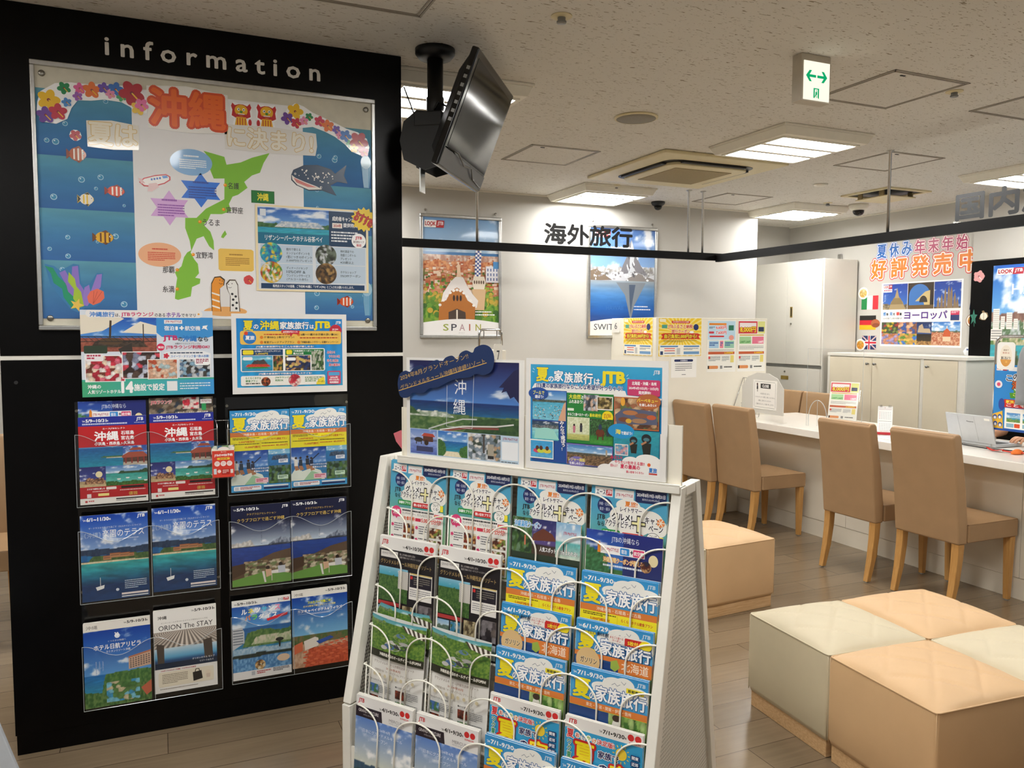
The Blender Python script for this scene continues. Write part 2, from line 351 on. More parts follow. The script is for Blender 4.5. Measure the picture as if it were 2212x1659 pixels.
class Page:
    """A printed sheet. Positions are per cent of the sheet: x to the right, y downward."""
    def __init__(s, w, h, bg='#ffffff'):
        s.w, s.h, s.bg = w, h, bg; s.V = []; s.F = []; s.C = []; s.k = 0; s.rect(0, 0, 100, 100, bg)
    def _p(s, x, y): return ((x / 100 - 0.5) * s.w, (1 - y / 100) * s.h)
    def _add(s, pts, faces, col):
        s.k += 1; o = len(s.V); yy = -s.k * EPS
        s.V += [(float(a), yy, float(b)) for a, b in pts]
        if isinstance(col, np.ndarray) and col.ndim == 2:
            for f in faces: s.F.append(tuple(i + o for i in f)); s.C += [tuple(col[i]) for i in f]
        else:
            c = tuple(lin(col))
            for f in faces: s.F.append(tuple(i + o for i in f)); s.C += [c] * len(f)
        return s
    def poly(s, pts, c): return s._add([s._p(*p) for p in pts], [tuple(range(len(pts)))], c)
    def rect(s, x, y, w, h, c, r=0):
        if r <= 0: return s.poly([(x, y), (x, y + h), (x + w, y + h), (x + w, y)], c)
        ry = r * s.w / s.h; pts = []
        r = min(r, w / 2); ry = min(ry, h / 2)
        for cx, cy, a0 in ((x + r, y + ry, 180), (x + w - r, y + ry, 90), (x + w - r, y + h - ry, 0), (x + r, y + h - ry, -90)):
            pts += [(cx + r * math.cos(R(a0 - i * 22.5)), cy - ry * math.sin(R(a0 - i * 22.5))) for i in range(5)]
        return s.poly(pts, c)
    def ell(s, cx, cy, rx, ry=None, c='#ffffff', n=28, rot=0):
        ry = rx * s.w / s.h if ry is None else ry
        a = [(math.cos(2 * math.pi * i / n), -math.sin(2 * math.pi * i / n)) for i in range(n)]
        return s.poly([(cx + rx * p, cy + ry * q) for p, q in a], c)
    def line(s, pts, t, c):
        """polyline of thickness t (per cent of width)"""
        for (x0, y0), (x1, y1) in zip(pts[:-1], pts[1:]):
            a = s._p(x0, y0); b = s._p(x1, y1); d = Vector((b[0] - a[0], b[1] - a[1]))
            if d.length < 1e-9: continue
            nn = Vector((-d.y, d.x)).normalized() * (t / 200 * s.w)
            s._add([(a[0] + nn.x, a[1] + nn.y), (a[0] - nn.x, a[1] - nn.y), (b[0] - nn.x, b[1] - nn.y), (b[0] + nn.x, b[1] + nn.y)], [(0, 1, 2, 3)], c)
            s.k -= 1
        s.k += 1; return s
    def text(s, t, x, y, w, h, c, bold=0.0, out=(), rot=0.0, shear=0.0, fit=True):
        """lettering whose outline box fills the rectangle (x, y, w, h); out = [(colour, extra)] drawn first"""
        v0, _ = glyphs(t, 0.0); lo = v0.min(0); hi = v0.max(0); sp = np.maximum(hi - lo, 1e-6)
        H = h / 100 * s.h; sy = H / sp[1]; sx = (w / 100 * s.w) / sp[0] if w else sy
        ca, sa = math.cos(R(rot)), math.sin(R(rot)); cx, cy = s._p(x, y + h); 
        mx, my = sx * sp[0] / 2, sy * sp[1] / 2
        if bold > 0.032 and max(map(ord, t)) > 0x2e00: bold = 0.032
        for col, ex in list(out) + [(c, bold)]:
            v, f = glyphs(t, 0.0); q = (v - lo) * (sx, sy); q[:, 0] += q[:, 1] * shear; q = q - (mx, my)
            q = np.stack([q[:, 0] * ca - q[:, 1] * sa, q[:, 0] * sa + q[:, 1] * ca], 1) + (cx + mx, cy + my)
            e = max(0.0, ex) * min(sx, sy); nd = 0 if ex <= 0.008 else (4 if ex < 0.025 else (6 if ex < 0.06 else 14)); k0 = s.k
            for i in range(max(nd, 1)):                # thicken by stamping the glyphs round a small circle
                s.k = k0 + 0.32 * i; s._add(q + ((e * math.cos(2 * math.pi * i / nd), e * math.sin(2 * math.pi * i / nd)) if nd else (0, 0)), f, col)
        return s
    def small(s, x, y, w, h, n, c, seed=0, fill=0.62):
        """n rows of lettering too small to read"""
        rg = random.Random(seed * 77 + n); pts = []; fs = []
        for i in range(n):
            yy = y + h * i / n; end = x + w * (1 if i < n - 1 or n == 1 else 0.6); xx = x
            while xx < end - 0.3:
                l = min(rg.uniform(0.8, 3.2), end - xx); o = len(pts)
                pts += [s._p(xx, yy), s._p(xx, yy + h / n * fill), s._p(xx + l, yy + h / n * fill), s._p(xx + l, yy)]; fs.append((o, o + 1, o + 2, o + 3)); xx += l + 0.45
        return s._add(pts, fs, c)
    def pic(s, x, y, w, h, fn, nx=40, ny=30):
        nx, ny = int(nx * 1.6), int(ny * 1.6)
        u, v = np.meshgrid(np.linspace(0, 1, nx + 1), np.linspace(0, 1, ny + 1)); u = u.ravel(); v = v.ravel()
        col = lin(np.clip(fn(u, v), 0, 1)); a = s._p(x, y + h); b = s._p(x + w, y)
        pts = np.stack([a[0] + u * (b[0] - a[0]), a[1] + v * (b[1] - a[1])], 1); W = nx + 1
        return s._add(pts, [(j * W + i, j * W + i + 1, (j + 1) * W + i + 1, (j + 1) * W + i) for j in range(ny) for i in range(nx)], col)
    def roundpic(s, cx, cy, rx, fn, nr=10, na=36, ry=None):
        ry = rx * s.w / s.h if ry is None else ry; pts = []; uv = []
        for i in range(nr + 1):
            for k in range(na):
                r = i / nr; a = 2 * math.pi * k / na; p, q = r * math.cos(a), r * math.sin(a)
                pts.append(s._p(cx + rx * p, cy - ry * q)); uv.append((0.5 + p / 2, 0.5 + q / 2))
        uv = np.array(uv); col = lin(np.clip(fn(uv[:, 0], uv[:, 1]), 0, 1))
        return s._add(pts, [(i * na + k, (i + 1) * na + k, (i + 1) * na + (k + 1) % na, i * na + (k + 1) % na) for i in range(nr) for k in range(na)], col)
    def logo(s, x, y, w, h, c):                      # slanted three-letter company mark
        s.text('JTB', x, y, w, h, c, bold=0.035, shear=0.12); return s
    def build(s, name, parent=None, loc=(0, 0, 0), rz=0.0, t=0.001, m='print', outline=None, bend=None, origin=None, tilt=0.0):
        """front faces local -Y; outline (list of per cent points) makes a cut-out instead of a rectangle"""
        out = [s._p(*p) for p in (outline or [(0, 100), (100, 100), (100, 0), (0, 0)])]; n = len(out)
        V = [(x, y - t, z) for x, y, z in s.V] if outline else [(min(max(x, -s.w / 2), s.w / 2), y - t, min(max(z, 0.0), s.h)) for x, y, z in s.V]; F = list(s.F); C = list(s.C); o = len(V)
        if outline:                                    # drop the rectangular ground, use the outline
            V = V[4:]; F = [tuple(i - 4 for i in f) for f in F[1:]]; C = C[4:]; o = len(V)
        V += [(a, -t, b) for a, b in out] + [(a, 0.0, b) for a, b in out]
        g = tuple(lin(s.bg)); e = tuple(lin('#e8e5dc'))
        F.append(tuple(range(o, o + n))); C += [g] * n
        F.append(tuple(range(o + 2 * n - 1, o + n - 1, -1))); C += [e] * n
        for i in range(n): F.append((o + i, o + n + i, o + n + (i + 1) % n, o + (i + 1) % n)); C += [e if not outline else g] * 4
        if bend: V = [bend(p) for p in V]
        if origin: V = [(x - origin[0], y - origin[1], z - origin[2]) for x, y, z in V]
        me = bpy.data.meshes.new(name); me.from_pydata(V, [], F); me.materials.append(M[m] if isinstance(m, str) else m)
        at = me.attributes.new('Col', 'FLOAT_COLOR', 'CORNER'); a = np.ones((len(C), 4)); a[:, :3] = np.array(C); at.data.foreach_set('color', a.ravel()); me.update()
        ob = bpy.data.objects.new(name, me); COL.objects.link(ob); ob.location = loc; ob.rotation_euler = (tilt, 0, rz)
        if parent is not None: ob.parent = parent
        return ob

def circ(cx, cy, rx, ry, n=24, a0=0, a1=360):
    return [(cx + rx * math.cos(R(a0 + (a1 - a0) * i / n)), cy + ry * math.sin(R(a0 + (a1 - a0) * i / n))) for i in range(n + (1 if a1 - a0 < 360 else 0))]
def star(cx, cy, r0, r1, n, rot=-90, asp=1.0):
    return [(cx + (r0 if i % 2 == 0 else r1) * math.cos(R(rot + 180 * i / n)), cy + asp * (r0 if i % 2 == 0 else r1) * math.sin(R(rot + 180 * i / n))) for i in range(2 * n)]

# ------------------------------------------------------------------ the room
CEIL = 2.5
struct(B().box(-3.5, 6.2, -2.5, 6.8, -0.06, 0).build('floor', M['floor']))
struct(B().box(-3.5, 6.2, -2.5, 6.8, CEIL, CEIL + 0.06).build('ceiling', M['ceiling']))
struct(B().box(-3.5, 4.93, 5.77, 5.87, 0, CEIL).build('wall_back', M['wall']))
struct(B().box(4.85, 4.93, 5.872, 6.5, 0, CEIL).build('wall_return', M['wall']))
struct(B().box(4.85, 6.07, 6.5, 6.6, 0, CEIL).build('wall_alcove', M['wall']))
struct(B().box(5.97, 6.07, -2.5, 6.499, 0, CEIL).build('wall_right', M['wall']))
struct(B().box(-3.5, -3.4, -2.5, 5.769, 0, CEIL).build('wall_left', M['wall']))
struct(B().box(-3.39, 4.925, 5.755, 5.7695, CEIL - 0.012, CEIL - 0.0005).build('trim_1', M['lampwhite']))
struct(B().box(5.955, 5.9695, 4.44, 6.49, CEIL - 0.012, CEIL - 0.0005).build('trim_2', M['lampwhite']))
# projecting bay of the right wall, white above and clad in black board below
struct(B().box(5.947, 5.9695, 1.0, 4.432, 1.998, CEIL - 0.001).build('wall_bay', M['wall']))
struct(B().box(5.943, 5.9695, 1.0, 4.434, 0, 1.994).build('wall_bay_cladding', M['black']))

# ------------------------------------------------------------------ ceiling fixtures
def make_lamp(label, x, y, first=None):
    if first: return dup(first, (x, y, CEIL), label=label, group='square ceiling lamps')
    t = thing('ceiling_lamp', label, 'ceiling lamp', (x, y, CEIL), group='square ceiling lamps')
    B().frustum((-.285, .285, -.285, .285), -0.052, (-.305, .305, -.305, .305), -0.012).box(-.31, .31, -.31, .31, -0.012, -0.0004).build('housing', M['lampwhite'], t, bevel=0.003)
    b = B()
    for x0, x1, y0, y1 in ((-.25, .25, -.25, -.235), (-.25, .25, .235, .25), (-.265, -.25, -.25, .25), (.25, .265, -.25, .25), (-.25, .25, -.098, -.062), (-.25, .25, .062, .098)):
        b.box(x0, x1, y0, y1, -0.0585, -0.052)
    b.build('louvre_frame', M['lampwhite'], t)
    for k in (-1, 0, 1):
        B().box(-.248, .248, k * .160 - .058, k * .160 + .058, -0.0565, -0.0523).build('light_strip', M['lit'], t)
    return t
lamp = make_lamp('square ceiling lamp in front of the yellowed air conditioner, beside the exit sign', 3.24, 3.55)
for x, y, lb in ((1.2, 3.5, 'square ceiling lamp behind the hanging television'), (3.13, 5.44, 'square ceiling lamp over the two framed posters by the back wall'),
                 (5.12, 5.5, 'square ceiling lamp beside the dome camera, above the tall white cabinet'), (5.32, 3.56, 'square ceiling lamp above the right-hand hanging sign'),
                 (1.1, 5.44, 'square ceiling lamp hidden behind the black information panel'), (1.2, 1.5, 'square ceiling lamp over the brochure rack'), (3.2, 1.5, 'square ceiling lamp over the ottomans'),
                 (5.3, 1.5, 'square ceiling lamp at the far right beyond the counter'), (-0.1, 1.0, 'square ceiling lamp in front of the information panel'), (-1.3, 1.8, 'added unseen square ceiling lamp in the passage left of the information panel'), (-1.3, 0.2, 'added unseen square ceiling lamp in the passage near the viewer'),  # the two passage lamps are added out of view to brighten the panel
                 (-0.9, 4.4, 'square ceiling lamp behind the left end of the information panel')):
    make_lamp(lb, x, y, lamp)

# cassette air conditioner
t = thing('air_conditioner', 'yellowed square cassette air conditioner set in the ceiling', 'air conditioner', (3.19, 4.46, CEIL))
def rrect(hx, hy, r, n=5):
    p = []
    for cx, cy, a0 in ((hx - r, hy - r, 0), (-hx + r, hy - r, 90), (-hx + r, -hy + r, 180), (hx - r, -hy + r, 270)):
        p += [(cx + r * math.cos(R(a0 + 90 * i / n)), cy + r * math.sin(R(a0 + 90 * i / n))) for i in range(n + 1)]
    return p
B().box(-.465, .465, -.465, .465, -0.022, -0.0005).build('outer_panel', M['ac'], t, bevel=0.008)
B().prism(rrect(.335, .335, .09), 'z', -0.0245, -0.022).build('air_slot', M['blackmetal'], t)
B().prism(rrect(.30, .30, .07), 'z', -0.045, -0.0245).build('centre_panel', M['ac'], t, bevel=0.006)
B().box(-.215, .215, -.215, .215, -0.048, -0.045).build('intake_grille', M['acgrille'], t)
for a in range(4):
    c, s = math.cos(a * math.pi / 2), math.sin(a * math.pi / 2)
    B().box(-.24, .24, .303, .331, -0.036, -0.026).xf(Matrix.Rotation(a * math.pi / 2, 4, 'Z')).build('louvre_blade', M['ac'] if a == 0 else M['darkplastic'], t)

# access hatches
def hatch(x, y, w, label):
    t = thing('access_hatch', label, 'access hatch', (x, y, CEIL), group='ceiling access hatches')
    b = B(); o = w / 2
    for q, d in ((o, 0.007), (o - 0.014, 0.005)):
        for x0, x1, y0, y1 in ((-q, q, -q, -q + d), (-q, q, q - d, q), (-q, -q + d, -q, q), (q - d, q, -q, q)): b.box(x0, x1, y0, y1, -0.004, -0.0005)
    b.build('frame', M['hatchgrey'], t)
    q = o - 0.024
    B().box(-q, q, -q, q, -0.003, -0.0005).build('panel', M['ceiling'], t)
    B().box(-q + .05, -q + .075, -q + .012, -q + .02, -0.006, -0.003).build('latch', M['darkplastic'], t)
for x, y, w, lb in ((2.2, 4.44, .45, 'square ceiling hatch left of the air conditioner'), (2.97, 2.64, .44, 'square ceiling hatch beside the exit sign'), (4.2, 3.73, .45, 'square ceiling hatch behind the hanger rod of the right rail'),
                    (3.81, 2.5, .45, 'square ceiling hatch at the right edge, next to a sprinkler'), (4.26, 5.3, .45, 'square ceiling hatch by the paired hanger rods'), (0.61, 2.45, .46, 'square ceiling hatch with metal frame above the black panel')):
    hatch(x, y, w, lb)

t = thing('ceiling_speaker', 'round grey ceiling speaker in front of the hatch', 'speaker', (2.2, 3.48, CEIL))
B().lathe([(.108, -0.0005), (.108, -.006), (.098, -.010), (.098, -0.002)], 40).build('rim', M['ac'], t, smooth=True)
B().lathe([(.0975, -.004), (.0975, -.009), (.06, -.012), (.001, -.013)], 40).build('grille', M['grille'], t, smooth=True)

def sprinkler(x, y, label, s=1.0):
    t = thing('sprinkler_head', label, 'sprinkler', (x, y, CEIL), group='small ceiling sprinklers')
    B().lathe([(.036 * s, -0.0004), (.036 * s, -.003), (.014 * s, -.006)], 24).build('cover_plate', M['ac'], t)
    B().lathe([(.014 * s, -.003), (.013 * s, -.016), (.017 * s, -.018), (.016 * s, -.024), (.008 * s, -.026)], 16).build('nozzle', M['greymetal'], t)
for x, y, lb in ((1.27, 2.48, 'small sprinkler head on the bare ceiling above the rack'), (3.24, 2.535, 'small sprinkler head at the corner of a ceiling hatch'), (3.09, 5.15, 'tiny sprinkler head between air conditioner and back lamp'), (5.1, 5.12, 'tiny sprinkler head between back lamp and dome camera')):
    sprinkler(x, y, lb)
tag(B().lathe([(.05, -0.0004), (.045, -.012), (.02, -.016)], 24, (0, 0, 0)).build('smoke_detector', M['lampwhite'], loc=(4.41, 4.5, CEIL), smooth=True), 'flat white smoke detector on the ceiling beyond the air conditioner', 'smoke detector')
t = thing('spotlight', 'round recessed spotlight shining beside the far lamp', 'spotlight', (5.62, 5.62, CEIL))
B().lathe([(.075, -0.0004), (.075, -.006), (.055, -.008)], 28).build('ring', M['lampwhite'], t)
B().lathe([(.055, -0.006), (.055, -.009)], 28).build('lens', emit_mat('spot_lens', LAMP_COLOUR, 2.5), t)

def dome(x, y, label, white):
    t = thing('dome_camera', label, 'security camera', (x, y, CEIL))
    if not white: t.scale = (.72, .72, .72)
    B().lathe([(.078, -0.0004), (.078, -.02), (.062, -.042), (.046, -.05)], 28).build('housing', M['lampwhite'] if white else M['darkplastic'], t, smooth=True)
    B().lathe([(.046, -.05), (.044, -.068), (.034, -.084), (.018, -.093), (.002, -.096)], 24).build('lens_dome', M['blackgloss'], t, smooth=True)
dome(5.4, 5.08, 'white dome security camera with black bubble near the right wall', True)
dome(3.80, 5.66, 'dark dome security camera close to the back wall', False)

t = thing('air_vent', 'tan ceiling air vent with a hanging flap behind the right rail rod', 'air vent', (5.14, 4.58, CEIL))
b = B()
for x0, x1, y0, y1 in ((-.225, .225, -.225, -.19), (-.225, .225, .19, .225), (-.225, -.19, -.19, .19), (.19, .225, -.19, .19)): b.box(x0, x1, y0, y1, -.012, -.0005)
b.build('frame', M['ac'], t)
B().box(-.19, .19, -.19, .19, -.003, -.0005).build('opening', M['blackmetal'], t)
B().box(-.15, .15, -.15, .15, -.05, -.042).build('flap', M['ac'], t, bevel=.003)
b = B()
for sx in (-.15, .15):
    for sy in (-.1, .1): b.box(sx - .006, sx + .006, sy - .02, sy + .02, -.045, -.002)
b.build('hinge_arms', M['acgrille'], t)

# exit sign
t = thing('exit_sign', 'lit white exit sign box with green double arrow under the ceiling', 'sign', (2.333, 2.42, CEIL))
B().box(-.073, .073, 0.0, .05, -.178, -.0005).build('housing', M['signhousing'], t, bevel=.003)
B().box(-.062, .066, -.0025, 0.0, -.172, -.028).build('lit_panel', M['exitlit'], t)
g = B()
def P2(pts, mi=0): g.add([(x, -.0034, z) for x, z in pts], [tuple(range(len(pts)))], mi)
for s in (-1, 1):
    P2([(s * .003, -.078), (s * .035, -.078), (s * .024, -.062), (s * .036, -.062), (s * .053, -.083), (s * .036, -.104), (s * .024, -.104), (s * .035, -.088), (s * .003, -.088)])
P2([(-.014, -.127), (.014, -.127), (.014, -.131), (-.014, -.131)]); P2([(-.014, -.127), (-.007, -.127), (-.007, -.164), (-.014, -.164)]); P2([(.007, -.127), (.014, -.127), (.014, -.166), (.010, -.164), (.007, -.160)])
P2(circ(.001, -.136, .0025, .0025, 10)); P2([(-.004, -.141), (.004, -.139), (.005, -.149), (.001, -.153), (.004, -.163), (.001, -.163), (-.002, -.154), (-.006, -.162), (-.007, -.158), (-.004, -.15)])
g.build('arrow_pictogram', M['exitgreen'], t)

# black rail over the counters on thin rods
t = thing('overhead_rail', 'thin black rail hung on rods above the counters, turning a corner', 'rail', (3.97, 5.1, 2.0))
o = Vector((3.97, 5.1, 2.0))
B().box(.2 - o.x, 4.0 - o.x, -.02, .012, -.018, .036).box(-.03, .004, 1.0 - o.y, -.0201, -.03, .026).build('rail_bar', M['rail'], t)
for x, y in ((1.985, 5.1), (3.70, 5.1), (3.83, 5.1), (3.957, 3.5), (3.957, 1.9)):
    z0 = .036 if y > 5 else .026
    B().lathe([(.0085, z0), (.0085, .49), (.02, .493), (.022, .4995)], 12, (x - o.x, y - o.y, 0)).build('hanger_rod', M['alu'], t, smooth=True)

def lettering(name, s, w, h, m, parent, loc, bold=0.03, rz=0, sx=1.0):
    v, f = glyphs(s, 0.0); lo = v.min(0); hi = v.max(0); g = np.array((w / (hi[0] - lo[0]), h / (hi[1] - lo[1]))); b = B(); e = bold * g.min(); nd = 8 if bold > .008 else 1
    for i in range(nd):
        q = (v - (lo + hi) / 2) * g + ((e * math.cos(i * math.pi / 4), e * math.sin(i * math.pi / 4)) if nd > 1 else (0, 0)); b.add([(a, -1.5e-5 * i, c) for a, c in q], f)
    return b.build(name, m, parent, loc, rz)
M['signblack'] = mat('sign_black_vinyl', '#23262a', 0.4)
M['signwhite'] = mat('sign_white_vinyl', '#f0ede6', 0.5)
def hang_sign(label, s, w, loc, rz):
    t = thing('hanging_sign', label, 'sign', loc, rz)
    B().box(-w / 2, w / 2, 0, .003, 0, .175).build('acrylic_sheet', M['clear'], t)
    lettering('characters', s, w - .03, .138, M['signblack'], t, (0, -.0006, .082), .036)
    return t
hang_sign('clear sign with four black characters on the back rail, in front of framed posters', '海外旅行', .74, (2.84, 5.09, 2.0365), 0)
hang_sign('clear sign with black characters on the right rail, cut by the picture edge', '国内旅行', .76, (3.955, 2.69, 2.0265), R(-90))

# ------------------------------------------------------------------ television on its ceiling bracket
TVA, TVB, TVD = Vector((1.0215, 2.598, 2.4)), Vector((1.3594, 3.0762, 2.4)), Vector((0.899, 2.685, 2.015))
tx = (TVB - TVA).normalized(); tz = (TVA - TVD).normalized(); tz = (tz - tx * tz.dot(tx)).normalized(); ty = tz.cross(tx)
W, Hh = (TVB - TVA).length, (TVA - TVD).length
t = thing('television', 'flat black television tilted down under a ceiling bracket', 'television', tuple(TVD + tx * W / 2))
TM = Matrix(((tx.x, ty.x, tz.x), (tx.y, ty.y, tz.y), (tx.z, ty.z, tz.z))).to_4x4()
def TV(b): return b.xf(TM)
hw = W / 2
b = B().box(-hw, hw, 0, .028, 0, Hh); TV(b); b.build('bezel', M['blackgloss'], t, bevel=.006)
b = B().frustum((-hw * .9, hw * .9, .0282, .03), .05, (-hw * .7, hw * .7, .0282, .03), .06)
b = B().add([(-hw * .96, .0282, .03), (hw * .96, .0282, .03), (hw * .96, .0282, Hh - .02), (-hw * .96, .0282, Hh - .02), (-hw * .7, .075, .06), (hw * .7, .075, .06), (hw * .7, .075, Hh - .07), (-hw * .7, .075, Hh - .07)],
            [(0, 1, 2, 3), (4, 5, 6, 7), (0, 1, 5, 4), (1, 2, 6, 5), (2, 3, 7, 6), (3, 0, 4, 7)]); TV(b); b.build('back_shell', M['darkplastic'], t, bevel=.004)
b = B().box(-hw + .03, hw - .022, -.0012, -.0002, .075, Hh - .028); TV(b); b.build('screen', mat('dark_screen_glass', '#17181b', 0.08, spec=0.18), t)
b = B().box(-hw + .004, hw - .004, -.003, -.0002, .006, .066); TV(b); b.build('speaker_grille', M['grey'] if False else mat('dark_speaker_bar', '#34332f', 0.4), t)
b = B()
for k in range(7): b.box(-hw - .001, -hw + .0015, .008, .02, Hh - .08 - k * .03, Hh - .068 - k * .03)
TV(b); b.build('side_buttons', M['greymetal'], t)
b = B().tube([(-hw + .03, -.004, .07), (-.15, -.01, .075), (-.05, -.012, .05), (.05, -.012, .06), (.12, -.008, .03), (hw - .03, -.005, .02)], .003, 6); TV(b); b.build('cable', M['blackgloss'], t, smooth=True)
# bracket
bp = Vector((0.985, 2.965, CEIL))
t = thing('television_bracket', 'black ceiling mount with round plate and pole holding the television', 'bracket', tuple(bp))
B().lathe([(.075, -.0004), (.075, -.018), (.062, -.034), (.03, -.038)], 32).build('ceiling_plate', M['blackmetal'], t, smooth=True)
B().lathe([(.03, -.036), (.03, -.175), (.034, -.18), (.034, -.22), (.028, -.235), (.026, -.27)], 20).build('pole', M['blackmetal'], t, smooth=True)
Nrm = -ty  # out of the screen
back = Vector((bp.x, bp.y, 2.17)) - bp
d = tx; hn = Vector((ty.x, ty.y, 0)).normalized()
b = B()
for s in (-.075, .075):
    pts = [(-.02, -.13), (.10, -.10), (.10, .07), (-.05, .09), (-.10, .05), (-.115, -.02), (-.10, -.09)]
    o = len(b.v); b.prism([(-p, q) for p, q in pts], 'x', s - .002, s + .002)
    b.xf(Matrix.Translation(back) @ Matrix(((d.x, hn.x, 0), (d.y, hn.y, 0), (0, 0, 1))).to_4x4(), o)
b.build('tilt_cheeks', M['blackmetal'], t)
b = B().box(-.08, .08, -.05, .06, .03, .085); b.xf(Matrix.Translation(back) @ Matrix(((d.x, hn.x, 0), (d.y, hn.y, 0), (0, 0, 1))).to_4x4()); b.build('swivel_block', M['blackmetal'], t, bevel=.006)
b = B().tube([(-.04, 0, .08), (-.06, -.03, .12), (-.03, -.07, .10), (.02, -.06, .06), (.05, -.08, .0)], .005, 6).tube([(-.06, .06, .07), (-.1, .09, .17)], .003, 6)
b.xf(Matrix.Translation(back) @ Matrix(((d.x, hn.x, 0), (d.y, hn.y, 0), (0, 0, 1))).to_4x4()); b.build('cables', M['blackgloss'], t, smooth=True)
b = B().box(-.028, .028, .05, .055, -.20, -.08); b.xf(Matrix.Translation(back) @ Matrix(((d.x, hn.x, 0), (d.y, hn.y, 0), (0, 0, 1))).to_4x4()); b.build('hanging_plate', M['alu'], t)

# ------------------------------------------------------------------ black information panel
PX0, PX1, PY = -0.472, 0.889, 3.09
pc = (PX0 + PX1) / 2
panel = thing('information_panel', 'black floor-to-ceiling information panel with white lettering', 'display panel', (pc, PY, 0))
hw = (PX1 - PX0) / 2
B().box(-hw, hw, 0, .33, 1.358, CEIL - .0006).build('upper_board', M['black'], panel, bevel=.002)
B().box(-hw, hw, 0, .33, .07, 1.344).build('lower_board', M['black'], panel, bevel=.002)
B().box(-hw + .004, hw - .004, .004, .326, .0005, .07).build('plinth', M['black'], panel)
B().box(-hw - .001, hw + .001, .003, .327, 1.3435, 1.3585).build('joint_strip', M['alu'] if False else M['whitepaint'], panel)
lettering('lettering', 'i n f o r m a t i o n', .712, .060, M['signwhite'], panel, (.221 - pc, -.0006, 2.397), .022)
B().lathe([(.006, 0), (.006, .001)], 12).xf(Matrix.Translation((-.43 - pc, -.0004, 1.27)) @ Matrix.Rotation(R(90), 4, 'X')).build('screw_hole', M['darkplastic'], panel)

# notice board
BX0, BX1, BZ0, BZ1 = -0.357, 0.780, 1.443, 2.319
nb = thing('notice_board', 'aluminium framed pin board full of sea-themed cut-outs', 'notice board', ((BX0 + BX1) / 2, PY, BZ0))
w2, h2 = (BX1 - BX0) / 2, BZ1 - BZ0
b = B()
for x0, x1, z0, z1 in ((-w2, w2, 0, .016), (-w2, w2, h2 - .016, h2), (-w2, -w2 + .014, .016, h2 - .016), (w2 - .014, w2, .016, h2 - .016)): b.box(x0, x1, -.022, -.0006, z0, z1)
b.build('frame', M['alu'], nb, bevel=.003)
B().box(-w2 + .01, w2 - .01, -.010, -.0006, .01, h2 - .01).build('backing', mat('cream_pin_board', '#d8d3c0', 0.7), nb)
for sx in (-w2 + .034, w2 - .034):
    for sz in (.04, h2 - .04):
        B().lathe([(.0098, 0), (.0098, .005), (.007, .0065)], 18, (0, 0, 0)).xf(Matrix.Translation((sx, -.0105, sz)) @ Matrix.Rotation(R(90), 4, 'X')).build('screw', M['screw'], nb, smooth=True)

def fl(pg, cx, cy, r, c, c2='#f6c22d', rot=0, n=5, stamen=True):
    k = pg.w / pg.h
    for i in range(n):
        a = R(rot + 360 / n * i); px, py = cx + .55 * r * math.cos(a), cy + .55 * r * math.sin(a) * k; q = []
        for j in range(16):
            t = 2 * math.pi * j / 16; ex, ey = .52 * r * math.cos(t), .40 * r * math.sin(t)
            q.append((px + ex * math.cos(a) - ey * math.sin(a), py + (ex * math.sin(a) + ey * math.cos(a)) * k))
        pg.poly(q, c)
    pg.ell(cx, cy, r * .16, None, '#7a1030', 10)
    if stamen: pg.line([(cx, cy), (cx + r * .55, cy + r * .6 * k)], r * .12, c2)

CUTS = 'paper cut-outs on the notice board'
def cut(name, label, cat, x0, x1, z0, z1, draw, outline=None, bg='#ffffff', y=3.0775, group=CUTS, m='laminate', t=.0006, tilt=0):
    pg = Page(x1 - x0, z1 - z0, bg); draw(pg)
    return tag(pg.build(name, loc=((x0 + x1) / 2, y, z0), t=t, m=m, outline=outline), label, cat, group)

# blue sea sheets left and right and the white map sheet
def sea(pg, s):
    pg.pic(0, 0, 100, 100, lambda u, v: np.clip(ramp(v, [(0, '#2f66a4'), (.5, '#3f7fb0'), (.9, '#5597b2'), (1, '#5f9fb2')]) * (0.94 + .12 * fbm(u * 3, v * 8, s, 4)[:, None]), 0, 1), 14, 24)
    rg = random.Random(s); k = pg.w / pg.h
    for i in range(5):
        x, y, r = rg.uniform(8, 92), rg.uniform(10, 90), rg.uniform(1.6, 4.2)
        pg.ell(x, y, r, None, '#b9dbe6', 18); pg.ell(x, y, r * .78, None, '#4b95bd', 18); pg.ell(x - r * .3, y - r * .3 * k, r * .22, None, '#e5f3f5', 8)
sl = [(-.345, -.058, 2.015, 2.232), (-.344, -.058, 1.842, 2.018), (-.344, -.058, 1.672, 1.845), (-.343, -.058, 1.482, 1.675)]
names = ('uppermost', 'second', 'third', 'lowest')
for i, (a, c, z0, z1) in enumerate(sl):
    cut('sea_paper', f'{names[i]} sheet of blue water paper on the left of the board', 'paper sheet', a, c, z0, z1, lambda p, s=i: sea(p, s + 1), y=3.0793 - i * .0003, group='blue water sheets', m='matte_print')
for i, (a, c, z0, z1) in enumerate([(.508, .765, 1.98, 2.205), (.508, .765, 1.80, 1.985), (.508, .765, 1.62, 1.805), (.508, .765, 1.482, 1.622)]):
    cut('sea_paper', f'{names[i]} sheet of blue water paper on the right of the board', 'paper sheet', a, c, z0, z1, lambda p, s=i: sea(p, s + 11), y=3.0793 - i * .0003, group='blue water sheets', m='matte_print')
mx0, mx1, mz0, mz1 = -.060, .510, 1.484, 2.262
